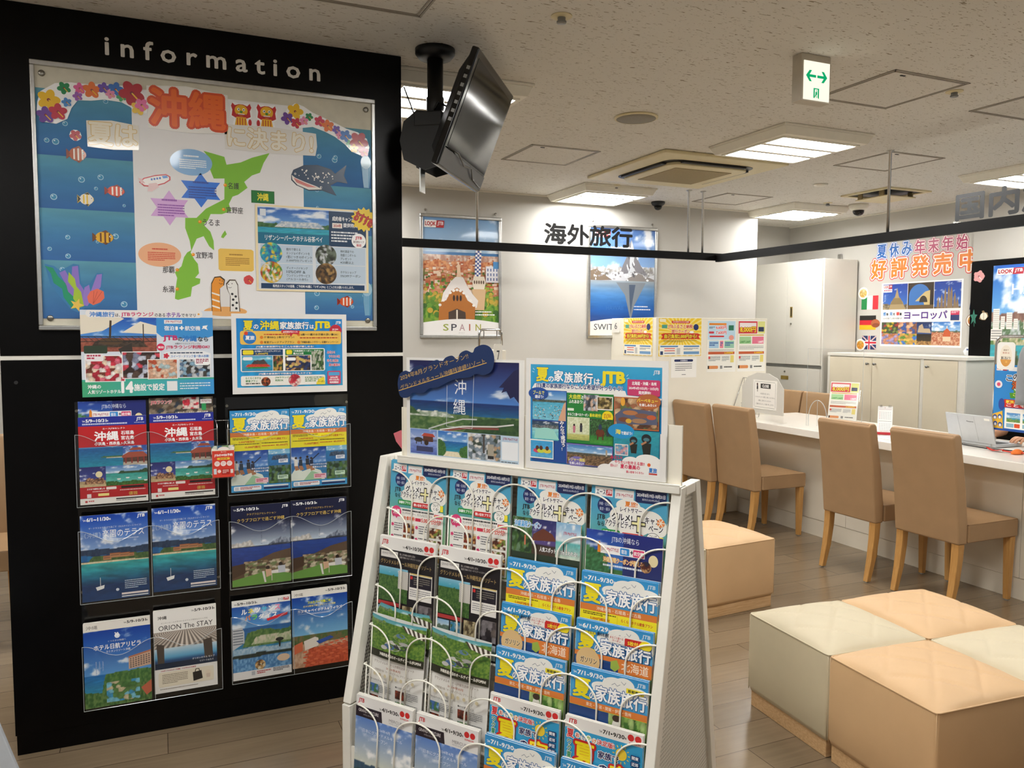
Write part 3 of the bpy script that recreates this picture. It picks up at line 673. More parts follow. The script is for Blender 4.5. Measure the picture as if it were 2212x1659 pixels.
ISL = [(.391,2.086),(.369,2.048),(.356,2.013),(.328,2.001),(.301,1.976),(.312,1.956),(.279,1.929),(.26,1.921),(.247,1.894),(.255,1.87),(.223,1.857),(.185,1.855),(.176,1.833),(.161,1.816),(.183,1.793),(.193,1.761),(.194,1.728),(.178,1.741),(.16,1.776),(.137,1.766),(.116,1.717),(.128,1.693),(.139,1.678),(.142,1.645),(.129,1.629),(.146,1.626),(.144,1.609),(.118,1.596),(.113,1.563),(.071,1.55),(.061,1.554),(.065,1.595),(.07,1.627),(.063,1.646),(.085,1.668),(.094,1.7),(.105,1.717),(.118,1.725),(.114,1.757),(.1,1.802),(.101,1.837),(.138,1.839),(.17,1.873),(.232,1.91),(.234,1.983),(.198,1.98),(.183,2.019),(.189,2.044),(.166,2.074),(.235,2.059),(.242,2.032),(.29,2.044),(.329,2.064)]
def mapdraw(p):
    X = lambda x: (x - mx0) / (mx1 - mx0) * 100; Z = lambda z: (mz1 - z) / (mz1 - mz0) * 100
    p.bg = '#efeeee'
    p.poly([(X(a), Z(c)) for a, c in ISL], '#84c23c')
    p.poly([(X(a), Z(c)) for a, c in [(.365, 2.15), (.385, 2.17), (.40, 2.14), (.385, 2.115), (.37, 2.12)]], '#4f9a3f')
    p.poly([(X(a), Z(c)) for a, c in [(.232, 1.80), (.222, 1.785), (.218, 1.775), (.226, 1.772), (.238, 1.787)]], '#84c23c')
    for s, x, z, sd in (('名護', .236, 1.96, 1), ('宜野座', .229, 1.874, 1), ('うるま', .149, 1.826, 1), ('宜野湾', .124, 1.71, 1), ('那覇', .071, 1.655, -1), ('糸満', .069, 1.588, -1)):
        p.ell(X(x), Z(z), 1.0, None, '#f08a1d'); p.ell(X(x) - .25, Z(z) - .2, .45, None, '#fbd25a')
        w = len(s) * 3.3 / .57 * .57
        p.text(s, X(x) + 1.6 if sd > 0 else X(x) - 1.6 - w, Z(z) - 1.35, w, 2.9, '#3c3a3a', .012)
cut('map_sheet', 'large white map sheet with green island in the middle of the board', 'map', mx0, mx1, mz0, mz1, mapdraw, bg='#efeeee', y=3.0782, group=None, m='matte_print')

# flower garlands (white cut-outs)
def garlandL(p):
    for x, y, r, c in ((10, 48, 10, '#f2c117'), (24, 17, 6, '#148a4e'), (38, 14, 5.5, '#e25f9a'), (36, 33, 4.5, '#9a57b5'), (49, 15, 8, '#e8742a'), (60, 7, 5.5, '#6a4bb0'), (71, 7, 7, '#2a6fc2'), (66, 20, 4.5, '#e98fb4'), (76, 24, 4.5, '#48a56a'), (86, 12, 12, '#b3132b'), (92, 46, 7, '#f0c63a'), (95, 38, 6.5, '#e86fa6'), (7, 84, 8, '#6b3f9a'), (18, 74, 8, '#c42a44'), (26, 50, 4.5, '#3f86c9')):
        fl(p, x, y, r, c, rot=x * 7)
oL = [(0, 55), (3, 30), (16, 8), (30, 2), (46, 2), (60, -4), (74, -2), (84, -8), (95, 0), (101, 25), (100, 55), (92, 62), (84, 45), (76, 36), (60, 34), (48, 40), (36, 42), (30, 62), (26, 88), (16, 102), (4, 100), (-1, 80)]
cut('flower_garland', 'garland of bright paper hibiscus in the upper left of the board', 'garland', -.338, -.012, 2.123, 2.262, garlandL, oL, y=3.0768)
def garlandR(p):
    for x, y, r, c in ((14, 16, 9, '#f2c117'), (5, 34, 7, '#6b3f9a'), (15, 43, 6, '#c42a44'), (30, 25, 4.5, '#148a4e'), (24, 36, 5, '#e98fb4'), (42, 33, 6, '#d63a5a'), (52, 42, 7, '#e8742a'), (62, 49, 5, '#6a4bb0'), (66, 62, 4.5, '#e98fb4'), (73, 62, 7, '#2a6fc2'), (78, 80, 4.5, '#48a56a'), (89, 72, 11, '#b3132b'), (83, 90, 5, '#f0c63a'), (95, 96, 6, '#c4354f')):
        fl(p, x, y, r, c, rot=x * 5)
oR = [(0, 30), (5, 12), (14, -4), (24, 2), (34, 14), (48, 24), (62, 34), (74, 44), (88, 50), (99, 64), (102, 84), (100, 104), (92, 106), (80, 98), (72, 82), (60, 66), (48, 56), (34, 48), (24, 52), (10, 56), (1, 44)]
cut('flower_garland', 'garland of bright paper hibiscus in the upper right of the board', 'garland', .440, .752, 2.115, 2.268, garlandR, oR, y=3.0768)

# big lettering cut-outs
def letters_cut(label, s, x0, x1, z0, z1, c, edge, wd, y=3.0765, back='#f1efe9', bold=.06, shear=0, outc=None):
    def d(p):
        p.k += 2
        p.text(s, 4, 10, 92, 80, c, bold, out=[(edge, wd)])
    return cut('lettering_cutout', label, 'lettering', x0, x1, z0, z1, d, [(0, 6), (48, -2), (100, 8), (101, 60), (99, 98), (50, 104), (1, 100)] if back else None, bg=back, y=y)
letters_cut('large orange two-character place name at the top of the board', '沖縄', -.012, .250, 2.136, 2.286, '#ef6a1c', '#d94a12', .095, bold=.06)
letters_cut('cream outlined lettering cut-out on the left blue sheet', '夏は', -.198, -.040, 2.055, 2.146, '#e6dcc2', '#d3b26c', .06, bold=.03, back='#dcd6c6')
letters_cut('long cream outlined lettering cut-out right of the map', 'に決まり!', .236, .558, 2.088, 2.178, '#efeadb', '#d9bd84', .06, bold=.03, back='#e6e3dc')

def lion(p, s):
    p.poly([(50 + s * a, b) for a, b in [(-46, 18), (-40, 4), (-28, 14), (-10, 8), (10, 8), (28, 14), (40, 2), (48, 18), (40, 34), (44, 58), (26, 66), (-26, 66), (-44, 58), (-40, 34)]], '#c4222a')
    p.ell(50, 34, 30, 24, '#f0b81f'); p.ell(50 - 12, 30, 6, 6, '#fff'); p.ell(62, 30, 6, 6, '#fff'); p.ell(39, 30, 3, 3, '#1d1712'); p.ell(62, 30, 3, 3, '#1d1712'); p.ell(50, 40, 7, 5, '#3f8f3a')
    p.rect(30, 48, 40, 8, '#b21a20', 3); p.rect(34, 48, 32, 3, '#fff')
    p.poly([(28, 62), (72, 62), (80, 98), (20, 98)], '#f0b81f')
    for x in (30, 42, 54, 66): p.rect(x, 66, 4, 32, '#c23a24')
    p.ell(50 + s * 40, 82, 8, 14, '#c4222a')
oLi = [(0, 12), (14, 0), (50, 6), (86, 0), (100, 14), (98, 62), (84, 70), (90, 100), (10, 100), (16, 70), (2, 60)]
cut('lion_cutout', 'red and gold guardian lion cut-out nearest the orange characters', 'cut-out', .258, .332, 2.172, 2.255, lambda p: lion(p, 1), oLi)
cut('lion_cutout', 'red and gold guardian lion cut-out above the green island tip', 'cut-out', .346, .420, 2.172, 2.258, lambda p: lion(p, -1), oLi)

def bubble(label, x0, x1, z0, z1, c, tc, outline=None, seed=1, dx=12):
    def d(p):
        p.text('▬▬▬', 32, 24, 36, 7, tc) if False else p.small(32, 24, 36, 9, 1, tc, seed)
        p.small(18 + dx / 3, 40, 64, 38, 5, tc, seed + 1, .5)
    return cut('speech_bubble', label, 'speech bubble', x0, x1, z0, z1, d, outline or circ(50, 50, 50, 50, 36), bg=c)
bubble('pale blue oval text bubble over the north of the island', .056, .194, 1.985, 2.076, '#7fb1e0', '#f2f6fa', seed=3)
bubble('bright blue star-shaped text bubble', .083, .226, 1.878, 1.994, '#1f73dd', '#0b3a9a', star(50, 50, 52, 30, 6, -90), seed=4)
bubble('lilac star-shaped text bubble left of the island', -.016, .118, 1.81, 1.926, '#d9a8e0', '#8a3aa8', star(50, 50, 52, 30, 6, -90), seed=5)
bubble('orange oval text bubble with red print', -.052, .085, 1.664, 1.747, '#f3b58a', '#d8402a', seed=6)
bubble('yellow rounded text box above the eels', .204, .331, 1.655, 1.737, '#f1c75d', '#a8772c', [(3, 8), (8, 2), (92, 2), (98, 8), (98, 92), (92, 98), (8, 98), (3, 92)], seed=7)
def gs(p): p.rect(3, 6, 94, 88, '#1e7a35', 8); p.text('沖縄', 26, 20, 48, 60, '#f5e63c', .06)
cut('place_sign', 'small green place sign with yellow characters', 'sign', .324, .405, 1.904, 1.949, gs, bg='#1b6b30')

def plane(p):
    p.poly([(6, 58), (20, 38), (52, 22), (84, 14), (97, 24), (97, 40), (80, 58), (46, 76), (20, 76)], '#c9333c'); p.poly([(10, 58), (22, 42), (52, 27), (84, 19), (93, 27), (93, 38), (78, 54), (46, 70), (22, 70)], '#fbf7f3')
    p.poly([(4, 40), (14, 42), (24, 62), (12, 64)], '#e6bfc0'); p.poly([(34, 62), (56, 56), (64, 74), (42, 97), (30, 97)], '#e9c9c9')
    for x in (40, 48, 56, 64): p.rect(x, 38 - (x - 40) * .35, 5, 9, '#3f74c8')
    p.poly([(72, 24), (86, 20), (90, 30), (76, 35)], '#5f9be0')
cut('airplane_cutout', 'white passenger plane cut-out with red outline left of the bubbles', 'cut-out', -.050, .060, 1.918, 1.994, plane, [(2, 36), (18, 34), (52, 18), (86, 10), (100, 24), (99, 42), (80, 62), (66, 74), (44, 100), (28, 100), (30, 78), (8, 68)], bg='#e9e7e6')
def fish(p, body, band, fin, nb=3, eye=True):
    p.poly(circ(54, 50, 40, 40, 28), body); p.poly([(20, 50), (0, 22), (4, 50), (0, 80)], fin); p.poly([(40, 14), (64, 2), (72, 18)], fin); p.poly([(46, 86), (58, 99), (68, 84)], fin)
    for i in range(nb): p.poly([(34 + i * 20, 16 + abs(i - 1) * 5), (42 + i * 20, 14 + abs(i - 1) * 5), (42 + i * 20, 86 - abs(i - 1) * 5), (34 + i * 20, 84 - abs(i - 1) * 5)], band)
    p.ell(82, 42, 5, None, '#fff'); p.ell(83, 42, 3, None, '#15110e')
fo = [(0, 20), (18, 40), (38, 14), (62, 0), (76, 16), (96, 40), (97, 58), (78, 80), (62, 100), (42, 86), (20, 62), (0, 82)]
cut('fish_cutout', 'brown and white striped cartoon fish, highest on the left blue sheet', 'fish cut-out', -.260, -.199, 1.999, 2.055, lambda p: fish(p, '#b8572a', '#f0e6d8', '#8a3d1c'), fo, bg='#8a3d1c')
cut('fish_cutout', 'orange clownfish with white bands on the left sheet, below the striped fish', 'fish cut-out', -.150, -.086, 1.892, 1.936, lambda p: fish(p, '#d8431d', '#f7efe6', '#8f2412'), fo, bg='#a83217')
cut('fish_cutout', 'black and yellow butterfly fish cut-out on the left sheet', 'fish cut-out', -.232, -.181, 1.858, 1.904, lambda p: fish(p, '#ece6d8', '#f0c519', '#3a352e', 2), fo, bg='#e2c63f')
cut('fish_cutout', 'yellow fish cut-out with brown bands above the corals', 'fish cut-out', -.191, -.124, 1.732, 1.781, lambda p: fish(p, '#e8b21c', '#6b3a12', '#7a4a14'), fo, bg='#6b3a12')
cut('fish_cutout', 'small clownfish cut-out in the lower right of the board', 'fish cut-out', .629, .693, 1.531, 1.576, lambda p: fish(p, '#d8541d', '#f7efe6', '#8f2412'), fo, bg='#a83217')
cut('flower_cutout', 'small dull red paper flower above the striped fish', 'flower cut-out', -.249, -.213, 2.070, 2.107, lambda p: fl(p, 50, 50, 48, '#c4515a', rot=20), circ(50, 50, 50, 50, 10))
cut('flower_cutout', 'small red paper flower beside the two eels', 'flower cut-out', .292, .327, 1.609, 1.643, lambda p: fl(p, 50, 50, 48, '#d84a48', rot=-10), circ(50, 50, 50, 50, 10), bg='#d84a48')
def whale(p):
    p.poly([(0, 44), (4, 30), (22, 14), (46, 10), (70, 20), (78, 34), (98, 2), (92, 34), (99, 56), (80, 52), (66, 66), (78, 96), (54, 82), (30, 84), (10, 70)], '#26415f')
    p.poly([(0, 44), (6, 52), (22, 62), (44, 74), (54, 82), (30, 86), (10, 74), (1, 58)], '#efe9e2'); p.poly([(3, 52), (24, 66), (44, 77), (28, 78), (8, 66)], '#d9837f')
    rg = random.Random(3)
    for i in range(42):
        x, y = rg.uniform(10, 74), rg.uniform(16, 62)
        if y > 20 + abs(x - 40) * .28 and y < 60 - (40 - x if x < 40 else 0) * .35 + 4: p.ell(x, y, rg.uniform(.9, 1.5), None, '#f2efe9', 8)
    p.ell(6, 40, 1.8, None, '#fff', 10); p.ell(6, 40, 1, None, '#111', 8); p.ell(52, 76, 2, None, '#fff', 10); p.ell(52.5, 76, 1.1, None, '#111', 8)
cut('whale_shark_cutout', 'dark blue spotted whale shark cut-out on the right sheet', 'cut-out', .468, .672, 1.948, 2.066, whale, [(-1, 44), (3, 28), (22, 11), (46, 7), (70, 17), (78, 30), (99, 0), (94, 34), (101, 58), (82, 55), (69, 68), (80, 99), (54, 86), (30, 89), (8, 75), (-1, 60)], bg='#1d3550')
def coral(p):
    p.poly([(40, 92), (36, 50), (24, 22), (34, 16), (44, 40), (46, 8), (56, 6), (58, 44), (66, 60), (62, 90)], '#8f76c9'); p.poly([(60, 90), (66, 52), (74, 46), (76, 62), (88, 24), (97, 22), (94, 50), (80, 74), (70, 92)], '#9a7fcf')
    p.poly([(44, 98), (30, 74), (28, 56), (14, 44), (10, 24), (0, 8), (14, 12), (22, 30), (34, 44), (38, 62), (50, 76), (54, 98)], '#259a6f'); p.poly([(56, 96), (46, 76), (48, 56), (38, 40), (40, 20), (50, 34), (52, 50), (60, 62), (64, 92)], '#a9c83c')
    p.poly([(70, 72), (76, 60), (88, 54), (99, 60), (100, 74), (92, 84), (80, 90), (72, 84)], '#ef7458')
    for a in (64, 70, 78): p.line([(80, 87), (a + 18, 60)], .8, '#c4523c')
    k = p.w / p.h; p.poly(star(52, 90, 13, 5.5, 5, -70, k), '#f0c95a')
cut('coral_cutout', 'purple coral, green seaweed, shell and starfish cut-out in the lower left', 'cut-out', -.334, -.160, 1.512, 1.668, coral, [(0, 4), (16, 8), (26, 18), (34, 12), (48, 2), (58, 4), (60, 40), (66, 48), (76, 42), (88, 20), (99, 20), (96, 48), (102, 62), (100, 80), (84, 93), (66, 96), (54, 106), (42, 100), (26, 76), (8, 46)], bg='#3a7fb4')
def eels(p):
    p.ell(50, 90, 50, 12, '#eeb06a')
    def eel(x, c, pts, spots):
        p.poly([(x + a, q) for a, q in pts], '#4a3a22'); p.poly([(x + a * .86, 3 + q * .965) for a, q in pts], c)
    eel(30, '#ef9a31', [(-12, 90), (-13, 50), (-12, 20), (-4, 4), (10, 2), (20, 10), (18, 24), (8, 32), (8, 60), (10, 90)], 0)
    for y in (42, 58, 74): p.poly([(19, y), (37, y + 6), (37, y + 10), (19, y + 4)], '#f6efe2')
    eel(70, '#f0eee9', [(-10, 90), (-9, 50), (-16, 34), (-18, 20), (-10, 10), (4, 10), (10, 22), (11, 50), (14, 90)], 1)
    for x, y in ((66, 46), (74, 52), (68, 60), (76, 68), (67, 74), (75, 82)): p.ell(x, y, 3, None, '#2a2a2e', 10)
    for x, y in ((38, 12), (44, 14), (58, 22), (66, 20)): p.ell(x, y, 1.2, None, '#2a1a10', 8)
    p.line([(36, 19), (40, 22), (44, 20)], 1, '#4a2a18'); p.line([(57, 29), (61, 31), (65, 29)], 1, '#4a4a4a')
cut('eel_cutout', 'orange and white garden eels on a sand mound below the map', 'cut-out', .155, .302, 1.497, 1.640, eels, [(0, 88), (14, 78), (14, 30), (22, 6), (40, 0), (52, 12), (62, 8), (76, 8), (84, 30), (86, 80), (100, 90), (86, 100), (50, 104), (12, 100)], bg='#e6e3e0')
def jelly(p): p.ell(50, 22, 44, 20, '#a9cfe0', 20); [p.line([(30 + i * 12, 34), (24 + i * 13, 62), (36 + i * 9, 98)], 5, '#8fb9d4') for i in range(4)]
for (z0, z1), lb in (((1.985, 2.11), 'pale jellyfish below the right flower garland'), ((1.50, 1.63), 'pale jellyfish in the lower right corner of the board')):
    cut('jellyfish_cutout', lb, 'cut-out', .722, .766, z0, z1, jelly, [(4, 22), (30, 2), (70, 2), (96, 22), (92, 42), (78, 99), (30, 99), (14, 42)], bg='#5f9fc4')

# hotel poster and starburst stuck on the board
def hotel(p):
    p.rect(2, 2, 96, 96, '#dfe4ea')
    p.pic(2, 3, 62, 40, scape(('#2d63b8', '#7fb2e4'), .42, ('#2f9fc0', '#3cbfae'), .75, [(.56, .03, 6, '#2f5a33', '#4a7a44', .42), (.62, .0, 2, '#e6e4e0', '#9fb4c8', .46, .22, .95)], 4), 44, 26)
    p.rect(2, 32, 62, 13, '#17708f'); p.rect(64, 3, 34, 42, '#163a5c')
    p.text('リザンシーパークホテル谷茶ベイ', 8, 34.5, 50, 6.5, '#eef3f5', .02)
    p.rect(4, 5, 5, 8, '#dfe6ec'); p.text('成約者キャンペーン', 67, 9, 26, 5.5, '#fff', .02); p.text('提供特典', 77, 16.5, 13, 5, '#fff', .02); p.rect(67, 17, 9, 6, '#f3ece4'); p.text('2024年', 68, 18, 7, 4, '#b3242a', .03)
    p.small(66, 27, 24, 14, 4, '#e9eef2', 3, .5)
    for x, y, pal, t in ((4, 46, ['#1f9ac0', '#e8d23a', '#2f6fa8', '#49b8a0'], ('館内で使える', 'エンジョイポイントを', '1室につき10ポイント', '(1,000円分)プレゼント')), (52, 46, ['#2b2a26', '#6f7a6a', '#c9ced0', '#46503f'], ('神村酒造での', '泡盛ミニボトル', 'プレゼント', '※20歳以上')),
                         (4, 68, ['#e8c23a', '#c44a2a', '#5f9a3a', '#f4efe6'], ('ディナーバイキング', '10%OFF &', 'ワンドリンクサービス', '(アルコール含む)')), (52, 68, ['#7a5a33', '#3a2c1c', '#b08a50', '#54402a'], ('ホテルショップ', '5%OFFクーポン'))):
        p.rect(x, y, 45, 21, '#c3d4e4')
        p.roundpic(x + 9, y + 10, 9.5, mosaic(pal, 7, int(x + y)), 8, 28)
        for i, s in enumerate(t): p.text(s, x + 22, y + 3 + i * 4.4 + (3 if len(t) == 2 else 0), min(len(s) * 2.05, 22.5), 3.2, '#3a4450', .012)
    p.rect(4, 91, 92, 6, '#1d3f66'); p.text('販売店スタッフの皆様、ご予約時 MS欄に「リザンCPN」とご入力をお願いいたします。', 14, 92.3, 72, 3.4, '#fff', .015)
    p.ell(91, 37, 6.6, None, '#fff'); p.text('JTB', 88, 32, 6, 4, '#c42a3a', .05); p.text('東京西エリア', 86, 37, 10, 3, '#6a2a3a', .02); p.text('限定', 89, 41, 4.5, 3, '#c42a3a', .03)
cut('hotel_poster', 'laminated hotel campaign poster on the right of the board', 'poster', .336, .750, 1.588, 1.900, hotel, y=3.0755, group=None, bg='#f2e2b8', t=.0012)
def burst(p): p.k += 8; p.text('おすすめ', 14, 30, 72, 40, '#d4342a', .07, [('#7a1a14', .12)], rot=-25)
cut('starburst_badge', 'yellow starburst badge on the corner of the hotel poster', 'badge', .684, .782, 1.820, 1.912, burst, star(50, 50, 51, 40, 14), bg='#f2cf3a', y=3.0725, group=None)

# two laminated landscape posters hung over the joint of the panel
def posterA(p):
    p.pic(0, 8, 56, 40, scape(('#1f57b8', '#4f93dd'), .45, ('#1f6fb8', '#2fa0cc'), .25, [(.40, .0, 1, '#8a4a3c', '#a85f4a'), (.33, .02, 9, '#3a2f26', '#55463a', .12, .1, .9)], 9), 40, 28)
    p.poly([(0, 6), (22, 4), (32, 10), (16, 24), (0, 28)], '#efe6d2'); p.poly([(30, 26), (44, 13), (56, 18), (56, 28)], '#f0e8d6'); p.line([(22, 12), (21, 36)], 1.6, '#4a3a2a'); p.line([(46, 16), (46, 38)], .8, '#4a3a2a'); p.ell(22, 36, 9, 4, '#5b452f')
    p.rect(2, 41, 17, 9, '#31402f', 1); p.poly([(27, 45), (37, 38), (38, 52), (30, 54)], '#39322c')
    for i in range(12): p.line([(i * 4.6, 30), (i * 4.6 + 4.6, 36)], .35, '#33302c')
    p.rect(0, 30, 56, .8, '#33302c'); p.rect(0, 36, 56, .8, '#33302c')
    p.rect(56, 8, 44, 72, '#dfe7f1')
    p.poly([(56, 8), (100, 8), (100, 30), (96, 32), (78, 33), (60, 31), (56, 26)], '#3f97dc')
    p.rect(4, -.5, 88, 9, '#f2f0ee', 3)
    p.text('沖縄旅行', 7, 2.3, 18, 5.6, '#2d7fd0', .04); p.text('は、', 25.5, 4, 3.6, 3.6, '#3a3a44', .02); p.text('JTBラウンジ', 30, 2.3, 24, 5.6, '#d42a6a', .04); p.text('のある', 55, 3.2, 8, 4.2, '#3a3a44', .02); p.text('ホテル', 64, 2.3, 11, 5.4, '#7a3aa8', .04); p.text('でキマリ', 75.5, 3.4, 11, 4, '#3a3a44', .02)
    p.ell(89, 4, 1, None, '#f0a83a', 4)
    p.rect(62, 11, 14, 4.5, '#f3f4f6'); p.text('JTB MySTYLE', 63, 12, 12, 2.6, '#c0405a', .02); p.text('宿泊', 62, 18, 7.5, 5.5, '#fff', .02); p.rect(70.5, 18.5, 2, 4.5, '#fff', .6); p.text('+', 74, 18.5, 3, 4, '#fff', .06); p.text('航空機', 78, 18, 12, 5.5, '#fff', .02); p.text('✈', 92, 17, 4, 6, '#fff') if False else p.poly([(92, 18), (96, 17), (95, 20), (96, 23), (93, 21), (91, 22), (92, 20)], '#fff')
    p.text('JTB', 61, 29.5, 11, 7, '#d42a6a', .04); p.text('の', 72.5, 31.5, 3.2, 4.5, '#3a3a44', .03); p.text('沖縄', 76, 29.5, 11, 7, '#2a7fd0', .05); p.text('なら', 88, 31, 8, 5.5, '#3a3a44', .03)
    p.text('対象ホテルのどのプランでも!', 70, 38, 20, 2.2, '#5a5a64'); p.ell(59, 43, 3, None, '#e02a5a'); p.text('限定!', 57, 42, 4.4, 2.6, '#fff', .04); p.text('JTBラウンジ利用OK!', 63, 41, 34, 4.6, '#d42a5a', .03)
    p.poly([(60, 54), (62, 49), (72, 48), (80, 47), (92, 48), (98, 51), (98, 57), (90, 59), (64, 59)], '#f4f6f9'); fl(p, 63, 53.5, 2.2, '#d8344a', stamen=False); p.text('スイーツ・ドリンク食べ飲み放題!', 66.5, 52.5, 30, 3.2, '#2d7fc8', .02); p.small(66, 49.3, 26, 2.4, 1, '#4a5a70', 2)
    p.rect(0, 80, 100, 20, '#3fb49a'); p.pic(0, 82, 100, 18, lambda u, v: ramp(u, [(0, '#45ac7c'), (.55, '#47b6b4'), (1, '#3f9ade')]), 30, 2)
    for x, y, w, h, pal, sd in ((3, 53, 28, 29, ['#d8384a', '#f0d9c0', '#b3283a', '#f3ece6', '#7a3a2a', '#e8758a'], 1), (30, 49, 28, 30, ['#3a2a26', '#cfd4e4', '#8a8fa8', '#d84a5a', '#5a463c'], 2), (49, 58, 22, 22, ['#e6b89a', '#eccdb4', '#d8a88a', '#b8d0d4', '#c85a3a'], 3), (73, 58, 24, 21, ['#2b2f38', '#5f7a9a', '#8fb4cc', '#4a4640', '#c8ccd0'], 4)):
        p.rect(x - .6, y - .8, w + 1.2, h + 1.6, '#fbfbfb'); p.pic(x, y, w, h, mosaic(pal, 6, sd), 26, 20)
    p.rect(3, 50, 13, 9, '#f3eff0', 1.5); p.small(4, 51.5, 10, 6, 2, '#c03a5a', 4)
    p.rect(85, 56, 12, 9, '#fdfdfd', 1.5); p.small(86, 57.5, 10, 6, 3, '#a83a5a', 5)
    p.text('沖縄の', 4, 86, 9.5, 4.4, '#fff', .04); p.text('人気リゾートホテル', 4, 92, 24, 4.4, '#fff', .03); p.text('14', 29, 83.5, 8, 12, '#fff', .06); p.text('施設で設定', 38, 86, 23, 8, '#fff', .05)
    p.rect(63, 83.5, 8, 11.5, '#eef1f2'); p.small(73, 86, 24, 9, 3, '#e8f4fb', 8, .4); p.rect(56, 3, 0.3, .3, '#fff')
pa = Page(.415, .293, '#dfe7f1'); posterA(pa)
tag(pa.build('poster', loc=(-.026, 3.046, 1.2185), t=.0012, m='laminate'), 'laminated blue and green hotel lounge poster above the left pockets', 'poster')
def posterB(p):
    p.rect(4, 6, 92, 86, '#1f93d8'); p.pic(4, 6, 92, 86, lambda u, v: np.clip(ramp(v, [(0, '#2aa6dd'), (.6, '#1f8fd8'), (1, '#1c86cf')]) * (1 + .05 * np.sin(u * 60)[:, None]), 0, 1), 50, 8)
    out = [('#13588f', .07)]
    p.text('夏', 10, 9, 8, 12, '#f6e21e', .05, out); p.text('の', 18.5, 13.5, 4, 5.5, '#fff', .05, out); p.text('沖縄', 24, 9, 16, 11, '#f6e21e', .05, out); p.text('家族旅行', 41, 10, 25, 9, '#fff', .05, out); p.text('は', 67, 13.5, 3.5, 5, '#fff', .05, out); p.text('JTB', 71, 9.5, 14, 10.5, '#f6e21e', .06, out)
    p.logo(90, 9, 4.6, 4, '#fff'); p.ell(90, 21, 5.5, None, '#c8283f'); p.small(87, 18.5, 6, 5, 2, '#f6d3d6', 2)
    p.rect(7, 21.5, 88, 17, '#f3c659', 2); p.ell(15, 30, 5.5, None, '#2f7fcc'); p.text('夏旅', 11.5, 27.5, 7.5, 5, '#fff', .05); p.ell(12, 24.5, 1.6, None, '#e8442a')
    for x, y, s in ((27, 28, '夕食BBQ 2食付プラン!'), (27, 34.2, '客室グレードアッププラン'), (59, 24.5, '6歳〜11歳のお子様の添い寝OK!'), (59, 34.2, '「沖縄本島レンタカー」応援キャンペーン!')):
        p.ell(x - 2, y + 1.5, 1.4, None, '#e8842a'); p.text(s, x, y, 26 if x < 50 else 33, 2.8, '#3a2c26', .02)
    p.small(27, 25.2, 22, 2, 1, '#c8342a', 4); p.small(58, 29.5, 34, 2, 1, '#c8342a', 5); p.poly([(42, 20), (58, 21), (57, 26), (52, 25), (50, 29), (49, 25), (42, 24)], '#d8303a'); p.text('60日前がおトク!', 43.5, 21.4, 12.5, 2.4, '#fff', .03)
    p.text('JTB夏の家族旅行ならこんな体験が楽しめる!', 20, 40, 50, 2.8, '#fff', .03, out)
    p.rect(7, 43.5, 73, 29, '#fdfdfd', 1.5)
    p.rect(8, 44.5, 35, 7.5, '#14426f'); p.rect(45, 44.5, 34, 7.5, '#157a3c'); p.rect(9, 45.5, 9, 5.5, '#f2df2a', 1); p.rect(46, 45.5, 5, 5.5, '#f2df2a', 1); p.text('お子様のアクティビティチケット', 19, 45.6, 22, 2.4, '#fff', .02); p.text('1,000円', 20, 48.8, 10, 2.4, '#f7d92a', .04); p.text('「沖縄満喫クーポン」利用で', 52, 45.6, 24, 2.4, '#fff', .02); p.text('最大5カ所', 52, 48.8, 9, 2.4, '#fff', .03)
    p.pic(8, 52.5, 26, 19, scape(('#3f9fd0', '#8fd0e0'), .75, ('#3fa9c8', '#2f8fb8'), .2, [(.46, .03, 5, '#e0482f', '#c43a2a', .28, .1, .95), (.28, .02, 4, '#2f9a4a', '#27803e', .17, .12, .9), (.72, .12, 12, '#33404a', '#6a5040', .46, .3, .85)], 4), 24, 18)
    p.pic(34.5, 52.5, 8.5, 19, mosaic(['#3a5a33', '#c8a04a', '#27402a', '#8a4a3a'], 5, 3), 10, 14); p.pic(45, 52.5, 22, 19, mosaic(['#1f2c50', '#4a3a30', '#c89a6a', '#2c3d6c', '#d8c06a'], 6, 8), 20, 16); p.pic(68, 47, 11, 24.5, mosaic(['#4a7a3c', '#8a8f84', '#33502f', '#c0c4b0'], 6, 9), 10, 20)
    p.rect(9, 54, 8, 4, '#fff', 1); p.rect(46, 55, 8, 4, '#fff', 1)
    p.text('JTB夏の家族旅行で快適なホテルステイを!', 22, 74, 46, 2.8, '#fff', .03, out)
    p.rect(7, 77.5, 73, 12.5, '#f6f4ec', 1.5); p.text('らくらくホテル', 11, 79, 13, 2.8, '#3a8a3a', .03); p.text('朝食プラン', 11, 82.6, 10, 2.8, '#3a8a3a', .03); p.text('JTBラウンジ', 36, 79, 12, 2.6, '#3a8a3a', .03); p.text('利用OK', 36, 82.4, 7, 2.6, '#3a8a3a', .03); p.roundpic(28, 85, 4, mosaic(['#3a2418', '#c86a3a', '#8a3a22'], 5, 2), 5, 18); p.roundpic(53, 84, 5.5, mosaic(['#d8384a', '#f0d9d0', '#b3283a'], 5, 3), 5, 20)
    p.small(11, 86.4, 12, 2.4, 1, '#5a5a54', 1); p.small(62, 80, 16, 7, 3, '#5a8a54', 6, .5); p.poly([(72, 88), (74, 83), (79, 80), (80, 90), (72, 90)], '#f2df3a'); p.text('クーポン', 73.5, 85, 6, 2.4, '#3a3a2a', .03)
    for i, s in enumerate(('みたい!', 'やりたい!を', '叶える旅!!', '夏の最高の')): p.text(s, 82 + (i % 2) * 1.5, 47 + i * 5.4, 10 if i else 7, 3.6, '#d42a4a', .03, [('#ffffff', .09)])
